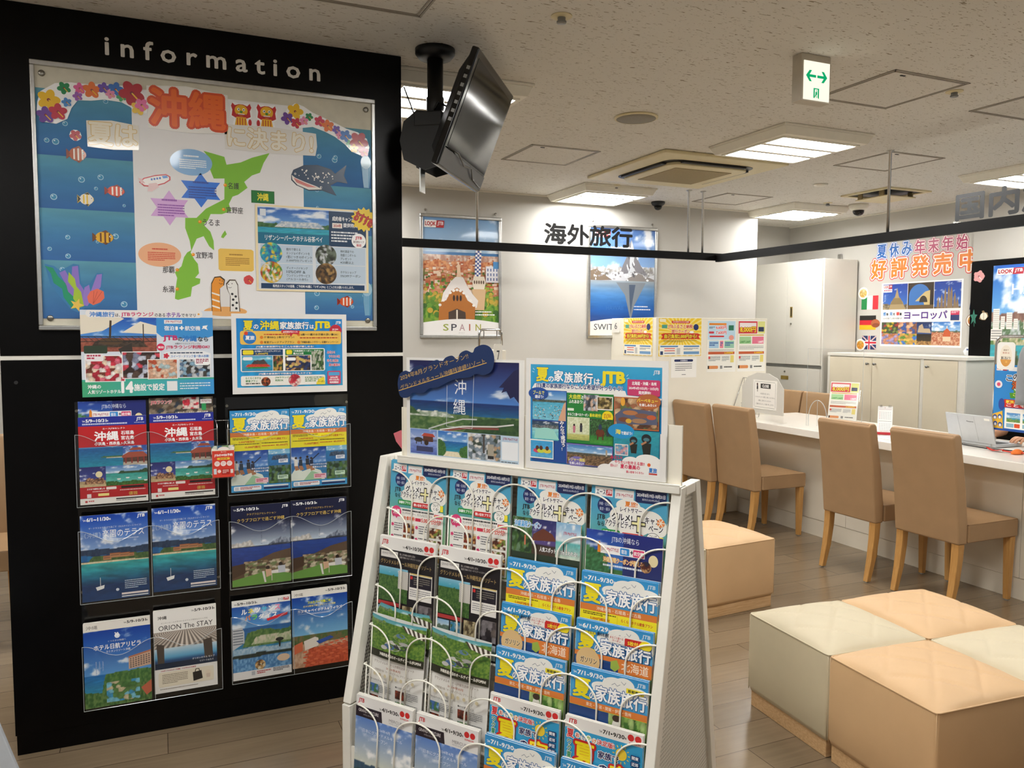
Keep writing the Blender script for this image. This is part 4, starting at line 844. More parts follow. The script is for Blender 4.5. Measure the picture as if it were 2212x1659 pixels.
    p.rect(82, 73, 12, 17, '#cf4066', 1); p.rect(83, 74.5, 10, 4.5, '#4fa8dc'); p.text('2024年', 84.5, 80, 7, 2.6, '#fff', .03); p.text('4月15日(月)', 83.5, 83.2, 9, 2.6, '#fff', .03); p.text('発売開始!', 84, 86.4, 8, 2.6, '#fff', .03)
pb = Page(.412, .290, '#efedea'); posterB(pb)
tag(pb.build('poster', loc=(.450, 3.046, 1.214), t=.0012, m='laminate'), 'laminated sky blue family travel poster above the right pockets', 'poster')

# ------------------------------------------------------------------ brochures
BW, BH = .209, .297
def date(p, s, x, y, w, h, c, yr=True):
    if yr: p.text("'24.", x, y + h * .35, w * .12, h * .5, c, .02); p.text(s, x + w * .14, y, w * .80, h, c, .035); p.text('発', x + w * .95, y + h * .4, w * .07, h * .55, c, .02)
def k_red(p):
    p.rect(0, 0, 100, 10.5, '#22309a'); date(p, '5/9~10/31', 6, 2.6, 37, 3.4, '#fff'); p.small(6, 7.3, 66, 2, 1, '#cfd6f0', 2, .8); p.logo(85, 2, 10, 4.4, '#fff'); p.small(82, 7.6, 15, 1, 1, '#cfd6f0', 3)
    p.rect(0, 10.5, 100, 24, '#c21f26'); p.text('エースJTBセレクト', 35, 12.8, 33, 2.3, '#fff', .02); p.text('沖縄', 23, 17, 35, 10.5, '#fff', .06); p.text('石垣島', 62, 17, 19, 4.4, '#fff', .03); p.text('宮古島', 62, 22.8, 19, 4.4, '#fff', .03); p.text('小浜島・西表島・久米島', 23, 29, 58, 3.8, '#fff', .03)
    p.pic(0, 34.5, 64, 22.5, scape(('#3f86c4', '#6fb0d4'), .93, ('#1c5f9f', '#1f8fa8'), .2, [(.5, .05, 3, '#3f6a34', '#577a44', .44, .45, 1.4), (.44, .02, 3, '#d8cdb0', '#efe6cf', .40, .55, 1.4)], 3), 40, 18)
    p.pic(64, 34.5, 36, 22.5, scape(('#2a53a8', '#5f8fd0'), .3, ('#a89a8a', '#c4b8a4'), .6, [(.45, .02, 4, '#4a3226', '#6a4030', .15)], 5), 20, 18)
    p.poly([(62, 46), (72, 42), (94, 42), (101, 46), (100, 48), (63, 48.5)], '#a8513a'); p.poly([(72, 40), (78, 37), (90, 37), (95, 40)], '#a8513a')
    for x in (67, 76, 85, 94): p.rect(x, 48, 2, 7, '#8f2f24')
    p.pic(0, 57, 38, 23, scape(('#23286a', '#3f4a9a'), .3, ('#b09a70', '#c8b48a'), .15, [(.42, .1, 9, '#4a2620', '#d8a87a', .16, .15, 1.0)], 6), 24, 16); p.ell(28, 66, 5, 3.6, '#f0e2b0')
    p.pic(38, 57, 62, 23, scape(('#4f7fc0', '#a8c8e4'), .62, ('#2f9a8f', '#7fd0c0'), .5, [(.72, .12, 3, '#27452a', '#3a5a33', .58, .25, 1.1), (.2, .1, 6, '#2f5a2a', '#4f7a34', 0)], 7), 34, 18)
    for x, y in ((57, 72), (70, 71), (88, 72), (97, 75)): p.poly([(x - 3, y), (x + 3, y), (x + 2, y + 1.5), (x - 2, y + 1.5)], '#f3f1ea')
    p.rect(0, 80, 100, 13, '#b81f25'); p.text('スマホで便利に楽しむ', 10, 81.5, 26, 2, '#fff', .03); p.rect(38, 81, 15, 3, '#f3e7e2', 1); p.rect(26, 88, 16, 3, '#f3e28a', .5); p.small(18, 85, 24, 1.6, 1, '#f0c8c4', 3); p.rect(10, 88, 6, 4.4, '#e8e0dc'); p.rect(60, 81, 34, 2.6, '#2a1614'); p.small(58, 85, 38, 1.6, 1, '#f0c8c4', 5); p.text('優雅', 71, 88, 13, 4, '#d0a44a', .02)
    p.rect(0, 93, 100, 7, '#eeebe4'); p.rect(7, 95.5, 3.5, 2.4, '#c84a4a'); p.small(12, 95.5, 8, 2.4, 1, '#c86a6a', 2); p.rect(52, 94.6, 45, 1.4, '#16161a'); p.small(52, 96.8, 30, 1.2, 1, '#555', 6)
def k_terrace(p):
    p.pic(0, 0, 100, 100, scape(('#0f3fa8', '#8fb0dc'), .575, ('#0c2a58', '#123c6a'), .22, [(.60, .03, 2.2, '#1f3350', '#2b4460', .53), (.53, .02, 3, '#1a5f9a', '#1f74ac', .47), (.525, .02, 4, '#3a5a30', '#56703c', .44, .06, 1.4), (.455, .012, 3, '#d6c69c', '#e8dcb8', .43)], 11), 50, 70)
    p.pic(0, 56, 100, 26, lambda u, v: np.clip(ramp(v, [(0, '#143a66'), (.5, '#1f7f94'), (1, '#3aaea8')]) * (.7 + .6 * fbm(u * 5, v * 8 + u * 2, 4, 4)[:, None]), 0, 1), 40, 16)
    for x, y, w, h in ((32, 48, 12, 5), (42, 45.5, 16, 5.5), (56, 46, 16, 5), (70, 47, 8, 4)): p.rect(x, y, w, h, '#b8825a'); p.rect(x, y, w, 1, '#9a5a3a'); p.rect(x + 1, y + 2.2, w - 2, .8, '#7a4f38')
    p.poly([(20, 84), (33, 82), (32, 86), (22, 88)], '#f1f1ee'); p.line([(27, 83), (27, 73)], .7, '#e8e8e4')
    date(p, '6/1~11/30', 4, 3, 40, 4, '#fff'); p.logo(84, 2.5, 11, 4.4, '#fff'); p.text('ザ・テラスホテルズで過ごす〈大人のリゾートライフ〉', 12, 14, 78, 2.2, '#dfe8f4', .008); p.text('《沖縄》', 5, 20, 25, 6.4, '#b8cbe6', .0); p.text('楽園のテラス', 32, 18, 62, 9, '#fff', .008); p.small(40, 29, 46, 1.6, 1, '#cfdcf0', 3)
    p.small(63, 79, 33, 11, 5, '#c8d8e4', 4, .4); p.ell(52, 89, 2.4, None, '#d8e0e6'); p.rect(58, 93.5, 40, 2.2, '#e8dcd8'); p.rect(58, 97, 40, 1.4, '#cfd4d8')
def k_alivila(p):
    p.rect(0, 0, 100, 10, '#ece6dc'); p.text('沖縄', 4, 3.4, 17, 4.4, '#6a645c', .0); date(p, '5/9-10/31', 60, 2, 36, 3, '#2a2a2a')
    p.pic(0, 10, 100, 90, scape(('#123f9a', '#5f9fdc'), .42, ('#1f6fb4', '#3fb4c0'), .12, [(.42, .05, 3, '#3a6a34', '#5f8a44', .0, .2, 1.6), (.22, .12, 4, '#34602c', '#6a8a4a', 0)], 13), 50, 60)
    p.poly([(66, 45), (100, 40), (100, 58), (66, 60)], '#d8b49a'); p.poly([(66, 45), (100, 40), (100, 42), (66, 47)], '#c07a5a')
    for i in range(5):
        for j in range(8): p.rect(68 + j * 4, 47.5 + i * 2.4 - j * .45, 2.2, 1.4, '#6a5a58')
    p.pic(32, 72, 50, 24, mosaic(['#3f9ac8', '#5f8a4a', '#7fc8dc', '#4a7a3c', '#d8c8a0'], 5, 3), 26, 18)
    p.poly([(84, 84), (100, 76), (100, 90), (92, 94)], '#c4674a'); p.ell(50, 18, 4, None, '#dfe6f4'); p.text('30', 46, 14, 6, 4.5, '#fff', .03)
    p.text('くつろぎの物語へ', 36, 22.5, 27, 2, '#e6ecf6'); p.text('ホテル日航アリビラ', 15, 26.5, 70, 6.4, '#fff', .02); p.text('ヨミタンリゾート沖縄', 33, 34, 36, 3, '#e8eef6', .01)
    for i in range(3): p.small(17 + i * 5, 46, 1.6, 16 - i * 2, 10, '#a8c0e4', i, .7)
def k_orion(p):
    p.rect(0, 0, 100, 100, '#efece6'); p.text('沖縄', 7, 7, 14, 4, '#3a3632', .02); date(p, '5/9-10/31', 60, 2.4, 37, 3.2, '#2a2a2a'); p.text('オリオンビールが手がけるホテルで特別なひとときを', 12, 14.5, 74, 1.8, '#8a847a'); p.text('ORION The STAY', 8, 18.5, 86, 6, '#1f1d1b', .0)
    p.pic(0, 26, 100, 45, lambda u, v: np.clip(np.where((v > .55)[:, None], ramp(.5 + .5 * np.sin((u - .5) / (1.2 - v) * 45), [(0, '#6a6058'), (1, '#e0d4c6')]), ramp(v, [(0, '#123050'), (.2, '#1f4a78'), (.3, '#5fa8d0'), (.55, '#cfe4ee')])), 0, 1), 90, 30)
    p.poly([(4, 40), (16, 42), (16, 66), (6, 69)], '#4a4038'); p.poly([(78, 42), (92, 40), (94, 68), (80, 64)], '#4a4038'); p.rect(0, 64, 100, 7, '#10263f'); p.text('オリオンホテル モトブ', 60, 62, 36, 2.4, '#e6e8ea', .01); p.text('リゾート&スパ', 72, 66, 22, 2.4, '#e6e8ea', .01)
    p.rect(6, 75, 88, 18, '#e9dfc8', 3); p.text('JTB赤いカタログ『沖縄』でお申込の方限定!', 10, 72.5, 56, 1.9, '#b83a3a', .02); p.small(12, 78, 40, 12, 6, '#8a7f6a', 5, .45); p.poly([(60, 80), (74, 79), (76, 89), (61, 91)], '#1e1b1a'); p.line([(64, 80), (65, 76.5), (70, 76.5), (71, 80)], 1.2, '#1e1b1a'); p.ell(85, 84, 5, 4.6, '#e8d8c0'); p.rect(82, 84, 6, 5, '#d8c4b0'); p.small(8, 95, 60, 1.6, 1, '#a8a094', 2)
def k_family(p, sub='沖縄本島・石垣島・宮古島', d='7/1-9/30', badge=False):
    p.rect(0, 0, 100, 100, '#3f9fd8'); p.pic(0, 0, 100, 26, grad('#57a9dc', '#2f93d2'), 4, 4)
    for cx, cy, rx, ry in ((42, 13, 14, 4.4), (58, 9, 16, 6.6), (70, 7.5, 13, 6.4), (86, 12, 16, 5), (97, 15, 12, 4)): p.ell(cx, cy, rx, ry, '#f4f4ee')
    p.rect(30, 12, 70, 5, '#f4f4ee'); p.line([(54, 9), (58, 7), (61, 9), (65, 7.2)], .6, '#8a93a0'); p.line([(66, 4.5), (70, 6.8), (72, 4.5)], .6, '#8a93a0')
    date(p, d, 3, 3, 42, 3.6, '#fff'); p.logo(86, 2.6, 10, 3.8, '#cfe4f2')
    o = [('#1d5f9f', .075)]
    p.text('夏', 4, 9.5, 23, 16, '#f4e21c', .05, [('#2f7fb8', .08)]); p.text('の', 26, 19, 8, 6, '#fff', .05, o); p.text('家族旅行', 34, 12, 64, 13, '#fff', .045, o)
    if badge: p.rect(73, 8.5, 22, 4, '#f2e02a'); p.text('首都圏発', 75, 9.3, 18, 2.4, '#2a3a2a', .03)
    p.rect(0, 27, 100, 5.6, '#e0813a'); p.text(sub, 22, 28.2, 58, 3.2, '#fbe9d4', .01)
    p.rect(0, 32.6, 100, 17, '#f2e628'); p.small(4, 33.6, 44, 3, 2, '#5a4a1a', 2); p.text('5,000円相当付', 14, 37.5, 26, 2.6, '#c8401f', .03); p.text('らくらくホテル朝食プラン', 55, 35, 40, 2.8, '#c8401f', .03); p.small(52, 40.5, 44, 1.8, 1, '#5a4a1a', 3); p.text('15,000円割引', 24, 44, 26, 2.8, '#c8401f', .03); p.small(4, 41, 44, 1.6, 1, '#5a4a1a', 4); p.text('40,000円', 76, 43, 20, 2.8, '#c8401f', .02); p.small(52, 44, 22, 1.6, 1, '#c8401f', 5); p.rect(49.7, 33.5, .3, 15, '#c8a82a')
    p.pic(0, 49.6, 62, 42, scape(('#15409a', '#6fa0dc'), .52, ('#2f6fb0', '#3f8fb8'), .25, [], 8), 34, 26)
    p.poly([(0, 91.6), (0, 84), (10, 74), (20, 80), (38, 76), (52, 80), (60, 91.6)], '#dfe8dc'); p.poly([(22, 91.6), (36, 80), (50, 84), (54, 91.6)], '#9fc8a0')
    for x, y, c in ((9, 66, '#e8e4dc'), (17, 66, '#2a3a4a'), (29, 65, '#2a2f3a'), (36, 67, '#23304a')):
        p.ell(x, y - 3, 2.2, None, '#3a2a22', 12); p.poly([(x - 3, y - 1), (x + 3, y - 1), (x + 3.5, y + 7), (x - 3, y + 7)], c); p.poly([(x - 3, y + 7), (x + 3, y + 7), (x + 6, y + 12), (x - 1, y + 13)], '#b07a54')
    p.line([(37, 66), (50, 58)], 1.8, '#23304a'); p.text('みたい!やりたい!を叶える旅!', 34, 71, 45, 2.2, '#fff', .03, [('#2a5a9a', .09)]); p.text('家族みんなで最高の夏の', 38, 74.3, 38, 2.2, '#fff', .03, [('#2a5a9a', .09)])
    p.pic(63, 49.6, 37, 20, scape(('#6fb4dc', '#9fd0e8'), .7, ('#2f7fb8', '#2a6fb0'), .3, [(.62, .12, 9, '#2f3f56', '#5a6f88', .32, .1, .95)], 9), 20, 12); p.pic(63, 69.6, 37, 22, mosaic(['#3a5f2f', '#4f7a3a', '#27402a', '#6a8a54', '#5a7a7a'], 6, 4), 20, 12)
    p.rect(80, 62, 16, 4.6, '#eef2f8'); p.small(82, 63, 12, 3, 2, '#5a6a9a', 3); p.rect(78, 82, 18, 5, '#cfe8d0'); p.small(80, 83, 14, 3, 2, '#3a6a4a', 4); p.rect(40, 84, 22, 6, '#f3c6d0'); p.small(42, 85, 18, 4, 2, '#c03a5a', 6)
    p.rect(4, 93, 46, 5.4, '#eef2f4', 2); p.rect(6, 93.8, 6, 4, '#c8ccd2'); p.small(15, 94, 32, 3.4, 2, '#b03a3a', 7); p.rect(54, 93.4, 42, 2, '#dfeaf0'); p.rect(54, 96, 42, 1.8, '#16306a')
def k_tohoku(p):
    k_family(p, '東北・新潟・関東・伊豆・信州', '7/1-9/30', True); p.pic(0, 32.6, 52, 59, scape(('#1f3f7a', '#5f8fc8'), .35, ('#1a3a6a', '#2a4f86'), .1, [], 3), 14, 18); p.pic(52, 32.6, 48, 59, mosaic(['#6f9a4a', '#4a7a34', '#8ab45a', '#3a5f2c', '#a8c47a'], 7, 5), 22, 24); p.poly([(54, 48), (58, 38), (66, 38), (70, 48)], '#e8e4dc'); p.ell(62, 35.5, 5, 2.8, '#3a2a22')
def k_hokkaido(p):
    k_family(p, '北海道', '6/1-9/29'); p.rect(0, 27, 100, 73, '#1d4f86'); p.rect(0, 26.5, 60, 4, '#e0813a'); p.poly([(55, 26.5), (100, 26.5), (100, 38), (58, 38)], '#e0813a'); p.text('北海道', 62, 28, 34, 8, '#fbe9d4', .01); p.pic(36, 32, 22, 40, scape(('#123a7a', '#2a5fa8'), .4, ('#1f3a2a', '#2f5a34'), .1, [(.7, .2, 3, '#1f3a24', '#34552f', .0)], 2), 12, 20); p.rect(58, 38, 42, 62, '#1f5f34'); p.poly([(48, 30), (56, 28), (60, 34), (54, 38), (48, 36)], '#9ab44a')
    p.ell(18, 34, 16, None, '#e2c08a'); p.text('ガソリン', 8, 31, 22, 5, '#5a3a1a', .05, [('#f4e8c8', .1)]); p.text('体験・グルメ・観光を満喫!', 6, 8.2, 40, 2.6, '#14304f', .02)
    p.rect(44, 8, 21, 6, '#f4f0ea', 1); p.text('まるごと遊べる', 46, 8.6, 17, 2, '#c42a2a', .02); p.text('クーポン', 49, 11, 11, 2, '#c42a2a', .02); p.rect(65, 9, 22, 5.4, '#cf2a2a'); p.text('5枚付', 69, 9.8, 13, 3.6, '#f8e23a', .04); p.ell(91, 12, 8, 3.6, '#f2df2a')
    p.text('家族旅行', 34, 15, 64, 10.6, '#fff', .045, [('#1d5f9f', .075)])
def k_odekake(p):
    p.rect(0, 0, 100, 100, '#2f9fd2'); p.rect(0, 0, 100, 10, '#e9e6e2'); p.logo(4, 2.2, 11, 4.6, '#c41f26'); date(p, '7/1▸9/30', 45, 4, 34, 3.2, '#23221f'); p.ell(85, 4.4, 4, None, '#cf2a2a'); p.ell(94, 4.4, 4, None, '#cf2a2a'); p.text('SUM&SUM', 83, 8, 14, 1.4, '#cf2a2a', .02)
    w = [('#ffffff', .10)]
    p.text('夏', 3, 11, 9, 7, '#d8262a', .06, w)
    for i, (s, c) in enumerate((('お', '#e8442a'), ('で', '#2f8fd0'), ('か', '#8ab42a'), ('け', '#e87a2a'))): p.ell(17 + i * 7.4, 14.6 + (i % 2), 3.6, None, '#f6f2e6'); p.text(s, 14.8 + i * 7.4, 12.8 + (i % 2), 4.6, 3.4, c, .06)
    p.text('決定版!', 43, 13, 22, 4.4, '#cf2a2a', .05, w); p.ell(74, 20, 7, None, '#f4d23a')
    for a in range(0, 360, 30): p.line([(74 + 8.4 * math.cos(R(a)), 20 + 6 * math.sin(R(a))), (74 + 11 * math.cos(R(a)), 20 + 7.8 * math.sin(R(a)))], 1, '#f4d23a')
    p.text('夏', 14, 20, 26, 20, '#f6e21c', .06, [('#c8201f', .13)]); p.text('家族で', 45, 22, 26, 6, '#23245a', .05, w); p.text('の', 46, 33, 12, 7, '#23245a', .07, w); p.text('宿', 60, 30, 26, 16, '#f6e21c', .06, [('#c8201f', .13)]); p.text('ワクワク', 5, 22, 5, 16, '#178a4a', .05, w, rot=12) if False else p.text('ワ\nク\n夏\nキ', 4, 20, 6, 20, '#178a4a', .05, w)
    for i, s in enumerate(('関東', '近郊', '伊豆', '信州', '新潟', '東北')): p.rect(86, 17.5 + i * 5, 11, 4.2, '#14407a', 1); p.text(s, 87.5, 18.3 + i * 5, 8, 2.8, '#fff', .02)
    p.pic(4, 50, 92, 46, scape(('#3f9fd0', '#a8d8ec'), .5, ('#2f7fb8', '#3fb8c0'), .4, [(.6, .1, 4, '#3a6a34', '#5a8a44', .3)], 5), 20, 14)
def k_club(p):
    p.rect(0, 0, 100, 100, '#141a3c'); p.pic(0, 20, 100, 80, scape(('#141a3c', '#cfe0ee'), .60, ('#24489a', '#12286a'), .12, [(.68, .06, 10, '#b8b4ac', '#e8e4de', .59, -.2, .42), (.70, .07, 9, '#5a6478', '#aab4c4', .59, .58, 1.3), (.615, .004, 4, '#2a3040', '#3a4048', .60)], 6), 50, 46)
    p.poly([(0, 74), (40, 70), (70, 62), (100, 58), (100, 100), (0, 100)], '#5f4a38'); p.pic(20, 70, 80, 20, mosaic(['#8a7458', '#b8a488', '#5a4a38', '#d0c4a8', '#7a8a5a'], 8, 4), 30, 10); p.poly([(0, 92), (60, 84), (100, 90), (100, 100), (0, 100)], '#6a9a44'); p.poly([(0, 74), (22, 72), (22, 84), (0, 90)], '#4a3626')
    p.ell(78, 86, 20, 2.2, '#ece8e0'); p.ell(60, 80, 3.4, None, '#2a1c18'); p.poly([(56, 82), (66, 82), (66, 90), (57, 92)], '#d8b090'); p.ell(82, 77, 3.4, None, '#2a1c18'); p.poly([(77, 79), (90, 79), (90, 88), (78, 88)], '#c8ccd4'); p.rect(66, 88, 1.2, 9, '#cfc8bc'); p.poly([(50, 84), (54, 84), (57, 98), (54, 98)], '#e4e0d8')
    date(p, '5/9-10/31', 4, 3, 42, 3.4, '#fff'); p.logo(86, 2.4, 10, 4, '#fff'); p.text('クラブフロアセレクション', 26, 10, 50, 2.6, '#c8a85a', .01); p.text('クラブフロアで過ごす沖縄', 10, 16, 80, 4.6, '#d8b85f', .01); p.text('ラ\nグ\nジ\nュ\nア\nリ\nー', 49, 27, 2.4, 22, '#3a4460', .01)
def k_renais(p):
    p.rect(0, 0, 100, 100, '#eceae6'); date(p, '5/9~10/31', 4, 3, 38, 3, '#2a2a2a'); p.text('エース', 78, 3, 9, 2.8, '#1d2a5a', .04); p.rect(88, 2.6, 9, 3.4, '#c8282e'); p.logo(89.4, 3, 6, 2.4, '#fff')
    p.pic(0, 8, 100, 82, scape(('#1f4fa0', '#5f9fd8'), .66, ('#1f5f9f', '#3aa8bc'), .55, [(.60, .04, 4, '#3f6a34', '#6a8a4a', .36, .15, 1.5), (.52, .02, 5, '#d8d0b8', '#a8b88a', .40, .3, 1.4), (.36, .05, 3, '#8ab0cc', '#b8d0dc', .24), (.26, .02, 6, '#1f2a26', '#2a3a30', .20), (.2, .02, 5, '#3f7ab0', '#7fb0d8', .0)], 8), 44, 40)
    p.poly([(0, 36), (16, 34), (20, 40), (20, 54), (0, 62)], '#c8ccd0'); [p.rect(1, 37 + i * 3.4, 17, 1.2, '#6a7480') for i in range(6)]
    for i, (s, c) in enumerate(zip('ルネッサンス', ('#fff', '#f4e23a', '#fff', '#4fc8e8', '#fff', '#f48ab0'))): p.text(s, 16 + i * 11.4, 11.5 - (i - 2.5) * .3, 9, 6, c, .05)
    for i, (s, c) in enumerate(zip('パラダイス', ('#f48a3a', '#7ad85a', '#fff', '#fff', '#fff'))): p.text(s, 22 + i * 11.4, 20, 9, 6, c, .05)
    p.poly([(58, 27), (95, 21), (94, 25), (60, 30)], '#d8303a'); p.ell(86, 79, 11, 4.6, '#e6c8a8'); p.roundpic(46, 84, 9, mosaic(['#c89a5a', '#5a3a22', '#e8d8b0'], 5, 2), 5, 18); p.ell(80, 60, 1.6, 5, '#1a221e'); p.ell(80, 55, 7, 2.4, '#1a221e')
    p.rect(0, 90, 100, 10, '#eceae6'); p.rect(31, 91, 6, 5, '#b8bcc0'); p.small(40, 91.5, 24, 4.4, 2, '#b83a3a', 3); p.small(68, 90.5, 28, 5, 3, '#4a4a50', 4)
def k_kanucha(p):
    p.rect(0, 0, 100, 9, '#ece8e0'); p.text('沖縄', 4, 3.4, 16, 4, '#6a645c'); date(p, '5/9-10/31', 60, 2, 36, 3, '#2a2a2a')
    p.pic(0, 9, 100, 91, scape(('#0f3f9a', '#7fc0e8'), .45, ('#1f6fb4', '#2f86c0'), .2, [(.455, .01, 3, '#7a6a44', '#4a6a34', .30), (.33, .03, 5, '#b88a6a', '#d8b89a', .0), (.28, .04, 2, '#d85f3a', '#b84a2c', .0, .2, 1.8)], 10), 50, 56)
    for i in range(7):
        for j in range(9): p.ell(22 + j * 9.6 + (i % 2) * 4, 78 + i * 3.4 - j * 1.2 + abs(8 - j) * .3, 4.2, 1.3, ('#e0704a', '#c8573a', '#d86442')[(i + j) % 3], 10)
    p.poly([(20, 66), (40, 62), (46, 64), (46, 74), (22, 78)], '#ece4d8'); p.poly([(2, 70), (18, 66), (18, 78), (2, 82)], '#d8704a'); p.poly([(42, 68), (68, 63), (74, 66), (48, 72)], '#1f4fa8')
    p.text('ファミリーで過ごす!', 28, 15, 42, 3.4, '#f6e84a', .03, [('#2a9a4a', .08)]); p.text('広大な敷地で楽しめるリゾート体験', 20, 20, 58, 2.4, '#f4e68a', .015); p.text('カヌチャベイホテル&ヴィラズ', 10, 25, 80, 4, '#fff', .025); p.rect(10, 30.4, 80, .3, '#dfe8f4'); p.small(32, 31.4, 36, 1.4, 1, '#cfdcf0', 2)
def k_gourmet(p):
    p.rect(0, 0, 100, 100, '#4fa6cc'); p.pic(0, 20, 100, 80, grad('#8ab85a', '#4fa6cc'), 2, 8)
    p.rect(5, 3, 24, 8, '#f4f3f0'); p.text('エース', 7, 5.5, 12, 4, '#1d2452', .05); p.rect(20, 5, 8, 5, '#c8282e'); p.logo(21, 5.6, 6, 3.6, '#fff'); p.rect(32, 3.6, 25, 8, '#f1f0ee'); p.text('JTB MySTYLE', 33.5, 7, 22, 3, '#b8405a', .02); p.rect(59, 2, 40, 11, '#1a2a5c'); p.text('2024年8月19日-10月31日', 61, 4.4, 36, 3.4, '#fff', .02); p.text('販売日:2024年6月6日', 68, 9, 22, 1.8, '#dfe4f0')
    p.ell(19, 19, 10, None, '#1f2f6a'); p.text('沖縄・北海道', 11, 16, 16, 3, '#cfd8ea', .01); p.text('東京・横浜', 12, 20.5, 14, 3, '#cfd8ea', .01)
    for cx, cy, rx, ry in ((50, 17, 16, 6), (44, 26, 18, 8), (62, 24, 16, 8), (78, 28, 18, 9), (88, 33, 14, 8), (50, 34, 30, 9)): p.ell(cx, cy, rx, ry, '#f6f4ec')
    o = [('#ffffff', .12)]
    p.text('夏旅!', 46, 13, 16, 4.6, '#e8862a', .05, o); p.text('レイトサマー', 40, 18.4, 28, 4, '#2a2a30', .03, o); p.text('グルメ!', 29, 24, 27, 6.4, '#17171c', .04, o); p.text('アクティビティ!', 20, 30.5, 38, 6, '#17171c', .03, o); p.text('JTB', 9, 27, 11, 5, '#2a2a30', .02); p.text('なら', 10, 33, 9, 4, '#2a2a30', .02)
    p.poly([(62, 24), (67, 24), (67, 29), (74, 29), (74, 33), (67, 33), (67, 39), (62, 39), (62, 33), (55, 33), (55, 29), (62, 29)], '#2a2a30'); p.poly([(63, 25.2), (66, 25.2), (66, 30), (73, 30), (73, 32), (66, 32), (66, 38), (63, 38), (63, 32), (56, 32), (56, 30), (63, 30)], '#f2ecb0')
    p.text('キャン', 73, 24.5, 19, 5.4, '#17171c', .03, o); p.text('ペーン', 78, 31, 18, 5.2, '#17171c', .03, o); p.ell(93, 28, 5, None, '#e88a4a'); [p.line([(93, 28), (93 + 5 * math.cos(R(a)), 28 + 3.5 * math.sin(R(a)))], 1, '#f8f0e0') for a in range(0, 360, 60)]
    p.rect(16, 39, 25, 5, '#2f9a4a', 2.4); p.text('体験をプラス', 18, 40.2, 21, 2.8, '#fff', .03); p.rect(43, 40, 29, 5, '#cf2a2a', 2.4); p.text('想い出をプラス', 45, 41.2, 25, 2.8, '#fff', .03); p.ell(84, 42.5, 9, 5.4, '#2a2a30'); p.ell(84, 42.5, 8.4, 5, '#f8f6f0'); p.text('ついて', 79, 39, 10, 2.8, '#2a2a30', .02); p.text('くる!', 80, 42.6, 9, 2.8, '#2a2a30', .02); p.rect(92, 40, 5, 6, '#f0e23a')
    p.rect(4, 47, 94, 52, '#f2f0ea', 2); p.ell(14, 52, 9, None, '#e0407a'); p.text('沖縄', 8, 49, 12, 5.4, '#fff', .04); p.ell(11, 58.5, 2.8, None, '#f4e8ee'); p.ell(18, 58.5, 2.8, None, '#f4e8ee'); p.small(25, 48.4, 56, 2, 1, '#2a2a30', 2, .8); p.text('ランチやディナー、カフェなどに使える', 25, 51, 54, 2.6, '#2a2a30', .01); p.text('お食事券', 28, 55, 20, 4, '#e8632a', .04); p.rect(49, 55.6, 10, 3.2, '#cf2a4a'); p.text('5,000円分付!', 60, 54.4, 34, 5, '#d8412a', .04); p.rect(82, 49.4, 15, 4, '#cf4a7a'); p.text('20,000円', 83, 50, 13, 2.4, '#f8e84a', .03)
    for r in range(3):
        y = 63 + r * 12; fl(p, 8, y + 2, 2.6, '#e0407a', '#e0407a', stamen=False); p.small(11, y, 15, 9, 4, '#5a5a64', r + 4, .4); p.pic(28, y - 1, 20, 10, mosaic(['#6a3a26', '#d8a868', '#8a2f22', '#e8dcc0', '#3a2a3a'], 4, r + 3), 10, 8); fl(p, 52, y + 2, 2.6, '#e0407a', '#e0407a', stamen=False); p.small(56, y, 16, 9, 4, '#5a5a64', r + 8, .4); p.pic(75, y, 21, 10, mosaic(['#a85a34', '#e0b878', '#5a2f22', '#e8e0d0', '#7a8a3a'], 4, r + 13), 10, 8)
